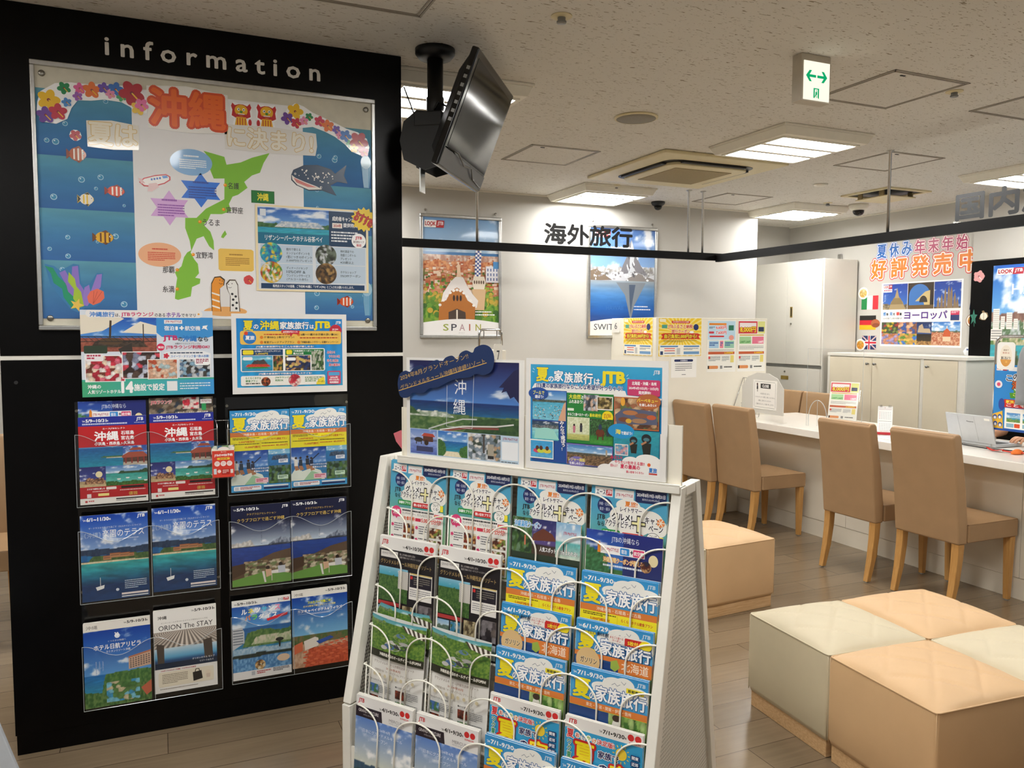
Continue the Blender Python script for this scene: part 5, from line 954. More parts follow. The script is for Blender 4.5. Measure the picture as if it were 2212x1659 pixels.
def k_gmblack(p):
    p.rect(0, 0, 100, 100, '#17131a'); p.rect(0, 0, 100, 12.5, '#e9e7e3'); p.logo(4, 3, 11, 5.4, '#c41f26'); date(p, '4/1▸10/30', 42, 6, 36, 3.4, '#23221f'); p.ell(84, 6, 4, None, '#cf2a2a'); p.ell(93, 6, 4, None, '#cf2a2a'); p.text('SUM&SUM', 81, 9.8, 14, 1.5, '#cf2a2a', .02)
    p.rect(3, 14, 31, 6.4, '#dedad6'); p.text('GRAND MERCURE', 5, 15.5, 27, 2.2, '#6a6468', .0); p.text('悠しき沖縄の自然と匠を', 37, 14.6, 28, 2, '#cfc8c4', .0); p.text('五感で味わうビーチリゾートステイ', 37, 17.4, 40, 2, '#cfc8c4', .0); p.text('グランドメルキュール沖縄残波岬リゾート', 3, 22.5, 91, 4.6, '#c8aa70', .0)
    p.pic(1, 30, 52, 34, scape(('#8ac0d8', '#3f9fb8'), .75, ('#3a5f2c', '#5a7a3c'), .1, [(.72, .08, 4, '#2f5526', '#56783a', .0)], 5), 28, 22); p.pic(36, 32, 18, 18, lambda u, v: ramp(.5 + .5 * np.sin((u * .6 + v) * 60), [(0, '#a8a49e'), (1, '#e4e0da')]), 16, 40)
    p.rect(56, 32, 40, 26, '#efece6'); p.rect(57, 34, 38, 12, '#1d1a28'); p.rect(58, 35, 4, 3, '#cf2a2a'); p.small(64, 36, 28, 8, 4, '#8a8478', 3, .4); p.rect(57, 32, 38, 1.4, '#d8c07a'); p.small(58, 48, 36, 8, 4, '#8a8890', 5, .4)
    p.rect(1, 65, 42, 3.6, '#b83a3a'); p.pic(1, 70, 20, 13, scape(('#8ab8dc', '#cfe0e8'), .5, ('#3a6f8a', '#4a8a7a'), .3, [(.6, .1, 5, '#4a6a5a', '#7a8a7a', .3)], 2), 10, 8); p.pic(23, 70, 18, 13, mosaic(['#3f8fb8', '#6a9ab0', '#a8c0c8', '#4a6a4a'], 4, 2), 10, 8); p.pic(45, 66, 20, 16, mosaic(['#8a7a5a', '#c8b890', '#5a4a34', '#a89a78'], 5, 4), 10, 8); p.pic(67, 62, 30, 20, mosaic(['#4a4448', '#8a8488', '#2a2428', '#6a5f5a'], 3, 6), 14, 10)
    p.pic(45, 84, 22, 14, mosaic(['#dfe4e8', '#a8b4bc', '#e8ecee'], 5, 8), 8, 6); p.pic(69, 84, 28, 14, scape(('#c8dce8', '#e0e8ea'), .4, ('#9fb4b8', '#b8c8c0'), .4, [(.6, .1, 5, '#6f9a8a', '#8ab0a8', .3)], 9), 10, 8); p.small(2, 86, 38, 10, 4, '#a8a4a8', 7, .4)
def k_gmflyer(p):
    p.rect(0, 0, 100, 100, '#e9e7e2'); p.pic(0, 1, 100, 36, scape(('#4f9aa8', '#6fb0b4'), .9, ('#3f6a2c', '#6a8a3c'), .05, [(.92, .06, 4, '#3f6a2a', '#78963c', .0)], 15), 40, 22)
    p.rect(3, 3, 26, 5.6, '#dcdad6'); p.text('GRAND MERCURE', 5, 4.8, 21, 1.8, '#8a8688', .0)
    for i, (x, y, rx, ry, c) in enumerate(((60, 16, 13, 3.4, '#8f9f6a'), (60, 14, 8, 2.2, '#5f7f9a'), (46, 26, 15, 4, '#b8b8b4'), (40, 27, 10, 2.4, '#4a6a9a'), (60, 25, 12, 2.6, '#3a3f44'), (52, 22, 14, 2, '#c8c8c4'), (30, 29, 6, 2, '#c4c4c0'), (66, 21, 8, 1.6, '#a8a8a4'))): p.ell(x, y, rx, ry, c, 20)
    for i in range(10): p.poly([(62 + i * 4, 3 + i * .5), (66 + i * 4, 3.4 + i * .5), (72 + i * 3.4, 9 + i * .6), (69 + i * 3.4, 9 + i * .6)], '#ece8e0' if i % 2 else '#4a3f36')
    p.pic(0, 33, 100, 7, lambda u, v: np.tile(hexa('#2a2a1e'), (len(u), 1)) * (.7 + .6 * fbm(u * 20, v * 3, 3, 3))[:, None], 20, 3); p.text('沖縄県最大級のオールデイプールがOPEN!', 22, 34.5, 74, 3.2, '#f3f0e6', .03)
    p.text('グランドメルキュール沖縄残波岬リゾート', 12, 43, 74, 2.8, '#6a4a3a', .005); p.text('2024年8月', 36, 47.4, 26, 2.4, '#a8562f', .01); p.text('沖縄県最大級「オールデイプール」グランドオープン', 14, 51.2, 72, 2.3, '#7a6a5a', .0)
    for i in range(8): p.ell(14 + i * 10, 57, 2.6 if i != 3 else 4, None, '#d2c6a4')
    p.text('「オールデイプール」の特長', 6, 62, 32, 2, '#2a2a2a', .02); p.text('●4つの遊びゾーン', 54, 63, 26, 2, '#2a2a2a', .02)
    for x in (6, 54):
        for r in range(3): p.pic(x, 67 + r * 11, 16, 8.4, mosaic((['#3f6aa8', '#4a7a4a', '#8ab0d8'], ['#3a1f1a', '#8a3a24', '#5a2a1f'], ['#4a6a3a', '#9ab0a8', '#6a8a5a'])[(r + (x > 9)) % 3], 3, r + x), 8, 6); p.small(x + 18, 67 + r * 11, 22, 8, 5, '#5a5a5e', r + x, .4)
def k_mercure(p):
    p.rect(0, 0, 100, 100, '#e8e6e4'); p.logo(4, 3, 10, 5, '#c41f26'); date(p, '4/1▸9/30', 42, 6, 34, 3.4, '#23221f'); p.ell(82, 6, 4, None, '#cf2a2a'); p.ell(91, 6, 4, None, '#cf2a2a'); p.text('SUM&SUM', 79, 9.8, 14, 1.5, '#cf2a2a', .02)
    p.poly([(0, 10.5), (46, 10.5), (48, 21), (0, 21)], '#241826'); p.text('GRAND MERCURE', 5, 13, 36, 3, '#e4dfe0', .01); p.text('HOTELS AND RESORTS', 14, 17.4, 20, 1.4, '#b8b0b4'); p.text('MERCURE', 60, 14.5, 26, 2.8, '#8a8488', .0); p.text('HOTELS & RESORTS', 60, 18, 22, 1.3, '#a8a4a6')
    p.pic(0, 21, 100, 79, scape(('#5f86cc', '#dfe0cc'), .4, ('#2a4a5a', '#23423a'), .25, [(.44, .03, 3, '#34506a', '#3f5f74', .0), (.36, .05, 3, '#274438', '#3a5a48', .0)], 12), 40, 36)
    p.text('2024年4月', 38, 27, 24, 3, '#e8eef6'); p.text('日本にグランドメルキュール', 14, 31.5, 70, 3.4, '#e8eef6'); p.text('オープン!', 36, 37, 22, 3.4, '#e8eef6')
def k_coupon(p):
    p.rect(0, 0, 100, 100, '#2a3a2c'); p.pic(0, 0, 34, 32, mosaic(['#3a5f2f', '#56783f', '#27402a', '#6a8a6a'], 7, 2), 16, 14); p.pic(30, 0, 36, 32, scape(('#2a2f6a', '#5a4a86'), .3, ('#3a2c26', '#4a3a30'), .2, [], 3), 14, 12); p.poly([(32, 14), (46, 8), (60, 12), (66, 18), (30, 20)], '#6a3a2c'); p.pic(65, 0, 35, 32, scape(('#7fb0d8', '#e0e8ea'), .45, ('#5fb8b8', '#cfd8c8'), .4, [], 5), 12, 10)
    p.text('沖縄満喫クーポン', 3, 3, 40, 6, '#3aa0e0', .05, [('#ffffff', .12)]); p.text('人気スポット32カ所まわれる!', 42, 24.5, 54, 4.4, '#fff', .04, [('#3a3a3a', .09)]); p.text('JTB MySTYLE', 76, 8, 18, 3, '#c0405a', .02); p.rect(19, 16, 2, 9, '#d87a5a'); p.rect(76, 18, 1.4, 8, '#2a2a2a'); p.rect(80, 18, 1.4, 9, '#e8dcd0')
def k_naraleaf(p):
    p.rect(0, 0, 100, 100, '#27408a'); p.pic(0, 0, 100, 36, scape(('#1f3f9a', '#3f7fc8'), .12, ('#3a6a34', '#4a7a44'), .3, [(.55, .2, 5, '#2f5a34', '#4a8a5a', .0, -.4, .36)], 4), 30, 14); p.pic(50, 0, 50, 36, grad('#23306a', '#1f2a7a'), 2, 2)
    p.text('JTBの沖縄なら', 34, 3.6, 36, 6, '#e8eef8', .0); p.rect(20, 12, 58, 7.4, '#f4f3f2'); p.text('JTB MySTYLE', 21, 14, 23, 3.6, '#b8405a', .02); p.rect(46, 12.8, 12, 6, '#2f8fd8', 1); p.text('宿泊', 47.5, 14, 7, 3.6, '#fff', .02); p.text('+', 59.5, 14, 3, 3, '#2a2a3a', .05); p.rect(63, 12.8, 14, 6, '#d8306a', 1); p.text('航空機', 64, 14, 12, 3.6, '#fff', .02); p.text('沖縄満喫クーポンが使える', 24, 22, 52, 4.6, '#f4e0a8', .03, [('#e0883a', .1)]); p.small(24, 28.4, 52, 2.6, 1, '#e8eef8', 3)
    p.poly([(16, 12), (18, 9), (20, 12), (20, 19), (16, 19)], '#e0882a'); p.ell(89, 20, 6, 5, '#efe0b0'); p.roundpic(80, 26, 7, mosaic(['#5a2a24', '#c89a6a', '#2a2a40'], 4, 3), 4, 14); p.rect(0, 36, 100, 64, '#dfe4ec')
def k_lounge(p):
    p.rect(0, 0, 100, 100, '#6a5a4c'); p.pic(0, 0, 100, 36, mosaic(['#4a4038', '#8a7a68', '#2f3a48', '#a89880', '#5a4a3a'], 8, 6), 30, 14); p.text('JTBラウンジ', 3, 3, 32, 5, '#d8344a', .04, [('#f4e6e2', .1)]); p.pic(52, 0, 26, 14, mosaic(['#d8384a', '#f0d9d0', '#b3283a', '#e8e0da'], 4, 3), 12, 8); p.rect(80, 3, 18, 5, '#e8e6e4'); p.text('JTB MySTYLE', 81, 4, 16, 2.6, '#a83a5a', .02); p.rect(82, 8, 7, 8, '#2f9a5a'); p.text('人気リゾートホテル14施設で設定', 40, 17, 52, 3.6, '#f4f0ea', .03)
COVERS = {'red': k_red, 'terrace': k_terrace, 'alivila': k_alivila, 'orion': k_orion, 'family': k_family, 'club': k_club, 'renais': k_renais, 'kanucha': k_kanucha, 'gourmet': k_gourmet, 'gmblack': k_gmblack,
          'mercure': k_mercure, 'hokkaido': k_hokkaido, 'tohoku': k_tohoku, 'odekake': k_odekake, 'coupon': k_coupon, 'naraleaf': k_naraleaf, 'lounge': k_lounge}
_first = {}
def brochure(kind, label, loc, rz=0.0, tilt=0.0, group=None, T=.004, name='brochure', cat='brochure', h=BH, w=BW):
    if (kind, T) not in _first:
        pg = Page(w, h, '#e9e7e2'); COVERS[kind](pg)
        ob = pg.build(name, loc=loc, rz=rz, t=.0007, tilt=tilt); tag(ob, label, cat, group)
        b = B().box(-w / 2 + .0008, w / 2, .00005, T, .0006, h - .0006)
        pages = b.build('pages', M['paper'], ob)
        _first[(kind, T)] = ob; return ob
    o = dup(_first[(kind, T)], loc, rz, label, group, tilt); return o

# clear pockets on the information panel
def pocket_unit(label, x0, x1, rows, z_top, cols):
    t = thing('leaflet_pockets', label, 'leaflet rack', ((x0 + x1) / 2, PY - .0008, rows[-1][0]), group='clear leaflet pockets on the black panel')
    cx = (x0 + x1) / 2; zb = rows[-1][0]; w = (x1 - x0) / 2 + .012
    B().box(-w, w, -.003, 0, -.02, z_top - zb).build('back_sheet', M['pocket'], t)
    for s in (-1, 1):
        for z in (z_top - zb - .03, .40): B().lathe([(.005, 0), (.005, .006)], 12).xf(Matrix.Translation((s * (w - .006), -.0031, z)) @ Matrix.Rotation(R(90), 4, 'X')).build('standoff_screw', M['screw'], t)
    for z0, hf in rows:
        n = 44; top = []
        for i in range(n + 1):
            u = i / n; ph = (u * 2) % 1.0 if i < n else 1.0
            top.append((-w + .002 + (2 * w - .004) * u, z0 - zb + hf + .022 * math.cos(2 * math.pi * ph)))
        b = B(); vs = []; fs = []
        for yy in (-.052, -.0505):
            vs += [(x, yy, z) for x, z in top] + [(x, yy, z0 - zb - .004) for x, _ in top]
        m = n + 1
        for i in range(n):
            fs += [(i, i + 1, m + i + 1, m + i), (2 * m + i, 3 * m + i, 3 * m + i + 1, 2 * m + i + 1)]
        b.add(vs, fs); b.build('pocket_front', M['pocket'], t)
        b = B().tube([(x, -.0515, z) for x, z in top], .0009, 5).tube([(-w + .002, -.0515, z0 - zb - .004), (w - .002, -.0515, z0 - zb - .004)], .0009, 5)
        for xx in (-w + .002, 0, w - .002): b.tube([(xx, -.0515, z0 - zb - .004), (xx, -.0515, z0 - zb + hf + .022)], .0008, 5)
        b.build('pocket_edge_highlight', M['edge'], t)
        B().box(-w + .002, w - .002, -.0500, -.0035, z0 - zb - .004, z0 - zb - .0026).box(-.0008, .0008, -.0500, -.0035, z0 - zb - .002, z0 - zb + hf - .02).build('pocket_floor', M['pocket'], t)
    return t
pocket_unit('clear four-tier leaflet pockets on the left half of the black panel', -.250, .178, [(.851, .22), (.517, .225), (.143, .20)], 1.20, 2)
pocket_unit('clear four-tier leaflet pockets on the right half of the black panel', .232, .655, [(.853, .215), (.506, .225), (.152, .225)], 1.20, 2)
GY = 3.046
def on_panel(kind, x, z, label, dy=0.0, group=None, T=.004, copies=2):
    brochure(kind, label, (x, GY + dy, z), 0, R(-1.2), group, T)
on_panel('red', -.146, .853, 'red and blue islands brochure, first from the left in the top pockets', T=.012)
on_panel('red', .073, .856, 'red and blue islands brochure beside the small hanging booklet', T=.012)
on_panel('terrace', -.150, .517, 'blue seaside terrace brochure under the leftmost red brochure')
on_panel('terrace', .072, .524, 'blue seaside terrace brochure nearest the middle of the black panel')
on_panel('alivila', -.152, .143, 'brochure with a blue sky and pale resort hotel, in the lowest left pocket', T=.014)
on_panel('orion', .067, .156, 'white brochure with a slatted lobby ceiling picture, lowest row', T=.014)
on_panel('family', .337, .857, 'blue and yellow family brochure on the panel, left copy of its pair')
on_panel('family', .548, .859, 'blue and yellow family brochure at the right end of the panel pockets')
on_panel('club', .334, .508, 'dark navy club floor brochure, left copy on the panel')
on_panel('club', .545, .512, 'dark navy club floor brochure, right copy on the panel')
on_panel('renais', .330, .157, 'brochure with multicoloured title above a bay, lowest row right of the white one')
on_panel('kanucha', .544, .166, 'deep blue brochure with red roof tiles, lowest pocket at the right', T=.012)
on_panel('naraleaf', -.146, .905, 'blue leaflet peeking out above the leftmost red brochure', dy=.018, T=.0015)
on_panel('lounge', .073, .910, 'brown lounge leaflet peeking out above the second red brochure', dy=.018, T=.0015)

# little hanging booklet box between the two pocket units
t = thing('booklet_holder', 'small wire holder hooked between the two leaflet pocket units', 'holder', (.205, 3.030, .92))
B().tube([(-.022, .054, .20), (-.022, .01, .205), (-.018, -.012, .19), (-.018, -.012, .12)], .0017, 6).tube([(.022, .054, .20), (.022, .01, .205), (.018, -.012, .19), (.018, -.012, .12)], .0017, 6).tube([(-.022, .005, .203), (.022, .005, .203)], .0013, 6).build('hook_wires', M['chrome'], t, smooth=True)
B().box(-.042, .042, -.028, -.002, 0, .001).box(-.042, .042, -.004, -.002, .001, .12).box(-.042, -.041, -.028, -.004, .001, .06).box(.041, .042, -.028, -.004, .001, .06).build('acrylic_tray', M['pocket'], t)
def k_booklet(p):
    p.rect(0, 0, 100, 100, '#d8402f'); p.rect(0, 0, 100, 3, '#f2e2cc'); p.text('知ってる?', 40, 5, 24, 5, '#fbe8e0', .01); p.text('JTBのWEB予約', 10, 14, 82, 11, '#fff', .04); p.rect(22, 28, 58, 8, '#f2c83a', 4); p.text('国内旅行編', 34, 29.6, 34, 4.6, '#a83a22', .02)
    for x in (22, 50, 78): p.ell(x, 50, 12.5, None, '#f6e8e4'); p.small(x - 8, 44, 16, 12, 4, '#d88a80', x, .4)
    p.rect(6, 68, 13, 20, '#cfd8e0'); p.ell(31, 78, 8, None, '#f0d8d0'); p.rect(42, 70, 36, 20, '#b0281f'); p.small(46, 73, 28, 14, 3, '#f6d8d0', 3, .5); p.rect(82, 72, 12, 14, '#e8e0dc')
pg = Page(.074, .098, '#d8402f'); k_booklet(pg)
o = pg.build('booklet', loc=(.205, 3.0125, .922), t=.0008); tag(o, 'small red booklet in the wire holder between the pockets', 'booklet')
B().box(-.037, .037, .0001, .008, 0, .098).build('pages', M['paper'], o)
pg = Page(.078, .03, '#5a7a6a'); pg.pic(0, 0, 100, 100, mosaic(['#4a7a4a', '#cfd8c8', '#3f6a8a', '#7a9a6a', '#e8e4da'], 3, 4), 16, 8); pg.ell(52, 45, 24, 30, '#e8dcd8')
tag(pg.build('card', loc=(.205, 3.0232, 1.004), t=.0008), 'small green picture card behind the red booklet', 'card')

# ------------------------------------------------------------------ white A-frame brochure stand
RO, RZ = Vector((0.679, 2.345, 0.0)), R(-55.1)
_c, _s = math.cos(RZ), math.sin(RZ)
def RW(u, y, z): return (RO.x + u * _c - y * _s, RO.y + u * _s + y * _c, z)
rack = thing('brochure_stand', 'white wire-fronted A-frame brochure stand with perforated sides', 'brochure stand', tuple(RO), RZ)
TAN = .2466
def yfr(z): return -.005 - TAN * (1.055 - z)      # outer front edge of the side frames
def ybk(z): return .14 + .223 * (1.05 - z)
for u0, u1 in ((-.096, -.066), (.846, .872)):
    b = B(); ft = [(yfr(1.06), 1.06), (yfr(.347), .347), (yfr(.347) - .004, .343), (yfr(.347) - .004, .0005)]
    fi = [(yfr(.347) + .036, .0005), (yfr(.347) + .036, .347), (yfr(1.03) + .036, 1.03)]
    b.prism(ft[:2] + [(yfr(.347) + .036, .347), (yfr(1.06) + .036, 1.06)], 'x', u0, u1)
    b.prism([ft[2], ft[3], (ft[3][0] + .04, .0005), (ft[2][0] + .04, .343)], 'x', u0, u1)
    b.prism([(ybk(1.06), 1.06), (ybk(1.06) - .036, 1.06), (ybk(0) - .036, .0005), (ybk(0), .0005)], 'x', u0, u1)
    b.prism([(yfr(1.06) + .036, 1.06), (yfr(1.06) + .036, 1.035), (ybk(1.06) - .036, 1.035), (ybk(1.06) - .036, 1.06)], 'x', u0, u1)
    b.box(u0, u1, yfr(.347) + .03, ybk(0) - .03, .0005, .04)
    b.build('side_frame', M['whitepaint'], rack, bevel=.0025)
    um = u0 + .016 if u0 < 0 else u1 - .012
    B().prism([(yfr(1.036) + .03, 1.036), (yfr(.347) + .03, .347), (yfr(.347) + .03, .038), (ybk(.038) - .03, .038), (ybk(1.036) - .03, 1.036)], 'x', um, um + .0012).build('perforated_side', M['perf'], rack)
b = B(); o = .075
b.add([(-.066, o - TAN * 0 + .0, 1.03), (.846, o, 1.03), (.846, o - TAN * .95, .08), (-.066, o - TAN * .95, .08)], [(0, 1, 2, 3)])
b.build('perforated_back', M['perf'], rack)
B().prism([(ybk(1.03) - .012, 1.03), (ybk(.05) - .012, .05), (ybk(.05) - .010, .05), (ybk(1.03) - .010, 1.03)], 'x', -.066, .846).build('rear_panel', M['whitepaint'], rack)
B().box(-.066, .846, .014, .146, 1.034, 1.046).build('top_deck', M['whitepaint'], rack, bevel=.002)
B().box(-.066, .846, -.178, -.172, .03, .22).build('kick_panel', M['whitepaint'], rack)
B().box(-.018, .870, -.016, .030, 1.0465, 1.064).box(-.018, .870, -.016, -.013, 1.064, 1.070).build('poster_tray', M['whitepaint'], rack, bevel=.0015)
B().box(-.012, .866, .0045, .0075, 1.064, 1.214).box(-.014, -.008, .0025, .0095, 1.064, 1.214).box(.862, .868, .0025, .0095, 1.064, 1.214).build('poster_back_board', M['board'], rack)
ROWZ = [1.050, .940, .828, .712, .600, .481, .379]
BND = [-.040, .181, .402, .625, .847]; CC = [.053, .275, .505, .731]
TH = math.tan(R(4))
def ytop(z): return -TAN * (1.055 - z)
for r, zt in enumerate(ROWZ):
    zh = 1.022 - .1115 * r; yt = ytop(zh + .028) - .010
    Y = lambda z: yt - (zh - z) * TH
    zb = zh - .235
    for k, ub in enumerate(BND):
        lo = -90 if k > 0 else 0; pts = []; hw, hh = .079, .062
        a0, a1 = (0, 180) if 0 < k < 4 else ((0, 90) if k == 0 else (90, 180))
        arc = [(ub + hw * math.cos(R(a)), zh - hh + hh * math.sin(R(a))) for a in np.linspace(a0, a1, 13 if a1 - a0 < 180 else 21)]
        if a0 == 0: arc = [(ub + hw, zb)] + arc
        else: arc = [(ub, zh)] [:0] + arc
        if a1 == 180: arc = arc + [(ub - hw, zb)]
        b = B().tube([(x, Y(z), z) for x, z in arc], .0024, 7)
        b.tube([(ub, Y(zh), zh), (ub, Y(zh) + .012, zh + .0015)], .0019, 6).tube([(ub, Y(zh) + .012, zh + .002), (ub, Y(zb) + .012, zb)], .0019, 6)
        b.build('wire_hoop', M['wire'], rack, smooth=True)
    zs = zt - BH * .9976 - .001
    if r not in (1,): B().box(-.062, .842, ytop(zt) - .0295, ytop(zt) + .016, zs - .003, zs).build('shelf', M['whitepaint'], rack)

def in_rack(kind, c, r, label, group, copies=2, T=.0022, behind=None, dz=0.0, **kw):
    zt = ROWZ[r] + dz; yb = ytop(zt) - BH * math.sin(R(4)); rg = random.Random(c * 31 + r * 7)
    o = brochure(kind, label, RW(CC[c], yb, zt - BH * .9976), RZ, R(-4), None, T, **kw)
    for i in range(copies):
        brochure(kind, behind, RW(CC[c] + rg.uniform(-.001, .0022), yb + .0031 * (i + 1), zt - BH * .9976 + rg.uniform(.001, .0032)), RZ, R(-4), group, T, **kw)
    return o
colname = ('first', 'second', 'third', 'fourth')
for c in range(4):
    in_rack('gourmet', c, 0, f'campaign leaflet with a yellow plus sign, top row, {colname[c]} column of the stand', f'campaign leaflets behind the front one, {colname[c]} column', behind=f'further campaign leaflet behind the front one in the {colname[c]} column')
for c in (0, 1):
    n = ('first', 'second')[c]
    in_rack('gmblack', c, 2, f'black resort brochure with gold title, {n} column of the stand', f'black resort brochures behind the front one, {n} column', behind=f'further black resort brochure behind the front one, {n} column')
    in_rack('mercure', c, 6, f'white-topped brochure with blue evening sky, {n} column, bottom of the stand', f'blue sky brochures behind the front one, {n} column', copies=3, behind=f'further blue sky brochure behind the front one, {n} column')
kinds = {2: ('family', 'blue family brochure with orange and yellow bands'), 3: ('hokkaido', 'blue family brochure with red coupon mark and northern island map'), 4: ('tohoku', 'blue family brochure with small yellow label and orange band'),
         5: ('odekake', 'white-topped summer outing brochure with sun and huge yellow character')}
for c in (2, 3):
    n = ('third', 'fourth')[c - 2]
    for r, (k, d) in kinds.items():
        in_rack(k, c, r, f'{d}, {n} column', f'{d}, behind, {n} column', behind=f'further copy of the {d.split(" with ")[0].split(" brochure")[0]} brochure, row {r}, {n} column')
    in_rack('family', c, 6, f'lowest blue family brochure in the {n} column, cut by the frame', f'lowest blue family brochures behind, {n} column', copies=3, behind=f'further lowest blue family brochure behind, {n} column')
in_rack('coupon', 2, 1, 'dark coupon leaflet with temple and beach photos, standing up in the third column', None, copies=0, T=.001, dz=-.001, name='leaflet', cat='leaflet')
in_rack('naraleaf', 3, 1, 'blue leaflet with white and red labels, standing up in the fourth column', None, copies=0, T=.0010001, dz=-.006, name='leaflet', cat='leaflet')
# sagging resort flyers
def flyer(c, zt, yoff, label, lean, T=.0004):
    def bend(p): x, y, z = p; k = (x / .105); return (x, y - .018 * (1 - k * k) * (z / .297) ** 1.3 + (.02 * (z / .297) ** 2), z - .012 * (1 - k * k) * (z / .297) ** 2 * 0 - .010 * (1 - k) * 0 + .009 * (1 - k) ** 1 * (z / .297) * .5)
    pg = Page(.202, .295, '#e9e7e2'); k_gmflyer(pg)
    yb = ytop(zt) - .297 * math.sin(R(4)) + yoff
    tag(pg.build('flyer', loc=RW(CC[c], yb, zt - .297), rz=RZ, tilt=R(lean), t=T, bend=bend), label, 'flyer')
# fine grid for bending is supplied by the pictures; text bends with it
flyer(0, .600, .003, 'curling resort pool flyer in the first column, front one', -3)
flyer(0, .628, .014, 'second curling pool flyer standing behind the front one, first column', -5)
flyer(1, .600, .003, 'curling resort pool flyer in the second column', -3)

# posters standing in the tray on top
def posterC(p):
    p.pic(3, 2.5, 93, 68, scape(('#14174c', '#4a7fc8'), .42, ('#102c68', '#2fa4b8'), .26, [(.235, .02, 3, '#3a5f34', '#6a8450', .0), (.22, .05, 6, '#24452a', '#3c5a32', .0, .5, 1.6), (.27, .02, 14, '#8fa08a', '#dde0d6', .19, -.3, .45), (.32, .06, 3, '#34552f', '#4a6a3a', .22, -.6, .12)], 21, ccol='#e6ecf4', cs=3.4), 70, 50)
    p.poly([(80, 26), (86, 18), (92, 10), (96, 8), (96, 40), (92, 34), (89, 36), (86, 29), (82, 31), (84, 26)], '#191b4a')
    p.line([(20, 70), (36, 63), (50, 58), (62, 57.5)], .9, '#c8ccca'); p.line([(30, 70), (50, 65), (78, 63), (92, 60)], 1.0, '#d8d8d4'); p.line([(32, 71), (52, 66.5), (80, 65)], 1.4, '#8a4a44')
    p.line([(36.5, 26), (36, 66), (58, 66.5), (59.5, 14)], .28, '#dfe6ee')
    p.text('沖', 43, 20, 10, 14.5, '#f2f5fa', .0); p.text('縄', 42, 39, 10.5, 14.5, '#f2f5fa', .0)
    p.rect(3, 70.5, 93, 26, '#bcd2e4')
    p.pic(3.5, 71, 24, 24.5, scape(('#6f8fd0', '#a8b8e0'), .55, ('#8fa4dc', '#4f64b0'), .3, [(.6, .02, 3, '#5a6a9a', '#6a7aa8', .54)], 3), 20, 16); p.rect(15, 77, 9, 6, '#5a3428'); p.poly([(13.5, 77.5), (16, 74.5), (24, 75), (26, 78)], '#b84a3a'); p.ell(11, 81.5, 4, 2.4, '#3a342f'); p.rect(8.5, 82, .8, 4, '#3a342f'); p.rect(13, 82, .8, 4, '#3a342f'); p.ell(18, 84, 2, None, '#3a2a22'); p.pic(9, 88, 15, 5, lambda u, v: np.tile(hexa('#3a3f66'), (len(u), 1)), 2, 2)
    p.pic(28.5, 71, 25.5, 24.5, scape(('#2f6fc4', '#7fb0e0'), .62, ('#1f5fa8', '#2fb0a8'), .4, [(.6, .25, 3, '#2f5a2a', '#4a7a3a', .0, -.5, .34), (.42, .2, 3, '#2f5a2a', '#4a7a3a', .0, .66, 1.5), (.2, .02, 2, '#e0d4b0', '#eee4c8', .0, .18, .8)], 8), 24, 20)
    p.pic(55, 71, 26.5, 24.5, mosaic(['#cfd4dc', '#8a9aa8', '#3a4a3f', '#b89a7a', '#6f7f8a', '#e4e2dc'], 7, 5), 24, 20); p.rect(67, 71, 1.6, 18, '#4a4440'); p.rect(71, 80, 5, 12, '#a8a090'); p.rect(71, 91, 5, 3, '#2a2a2c')
    p.text('JTB MySTYLE', 83.5, 72.5, 11.5, 2.6, '#a84a6a', .02); p.rect(82.5, 76.5, 13, 17, '#eef1f4'); p.small(82, 95, 13, 1.4, 1, '#5a6068', 2)
pg = Page(.410, .300, '#eceae6'); posterC(pg)
tag(pg.build('poster', loc=RW(.213, .0008, 1.0655), rz=RZ, t=.0012, m='laminate'), 'laminated dark blue sea and road poster standing on the left of the stand', 'poster')
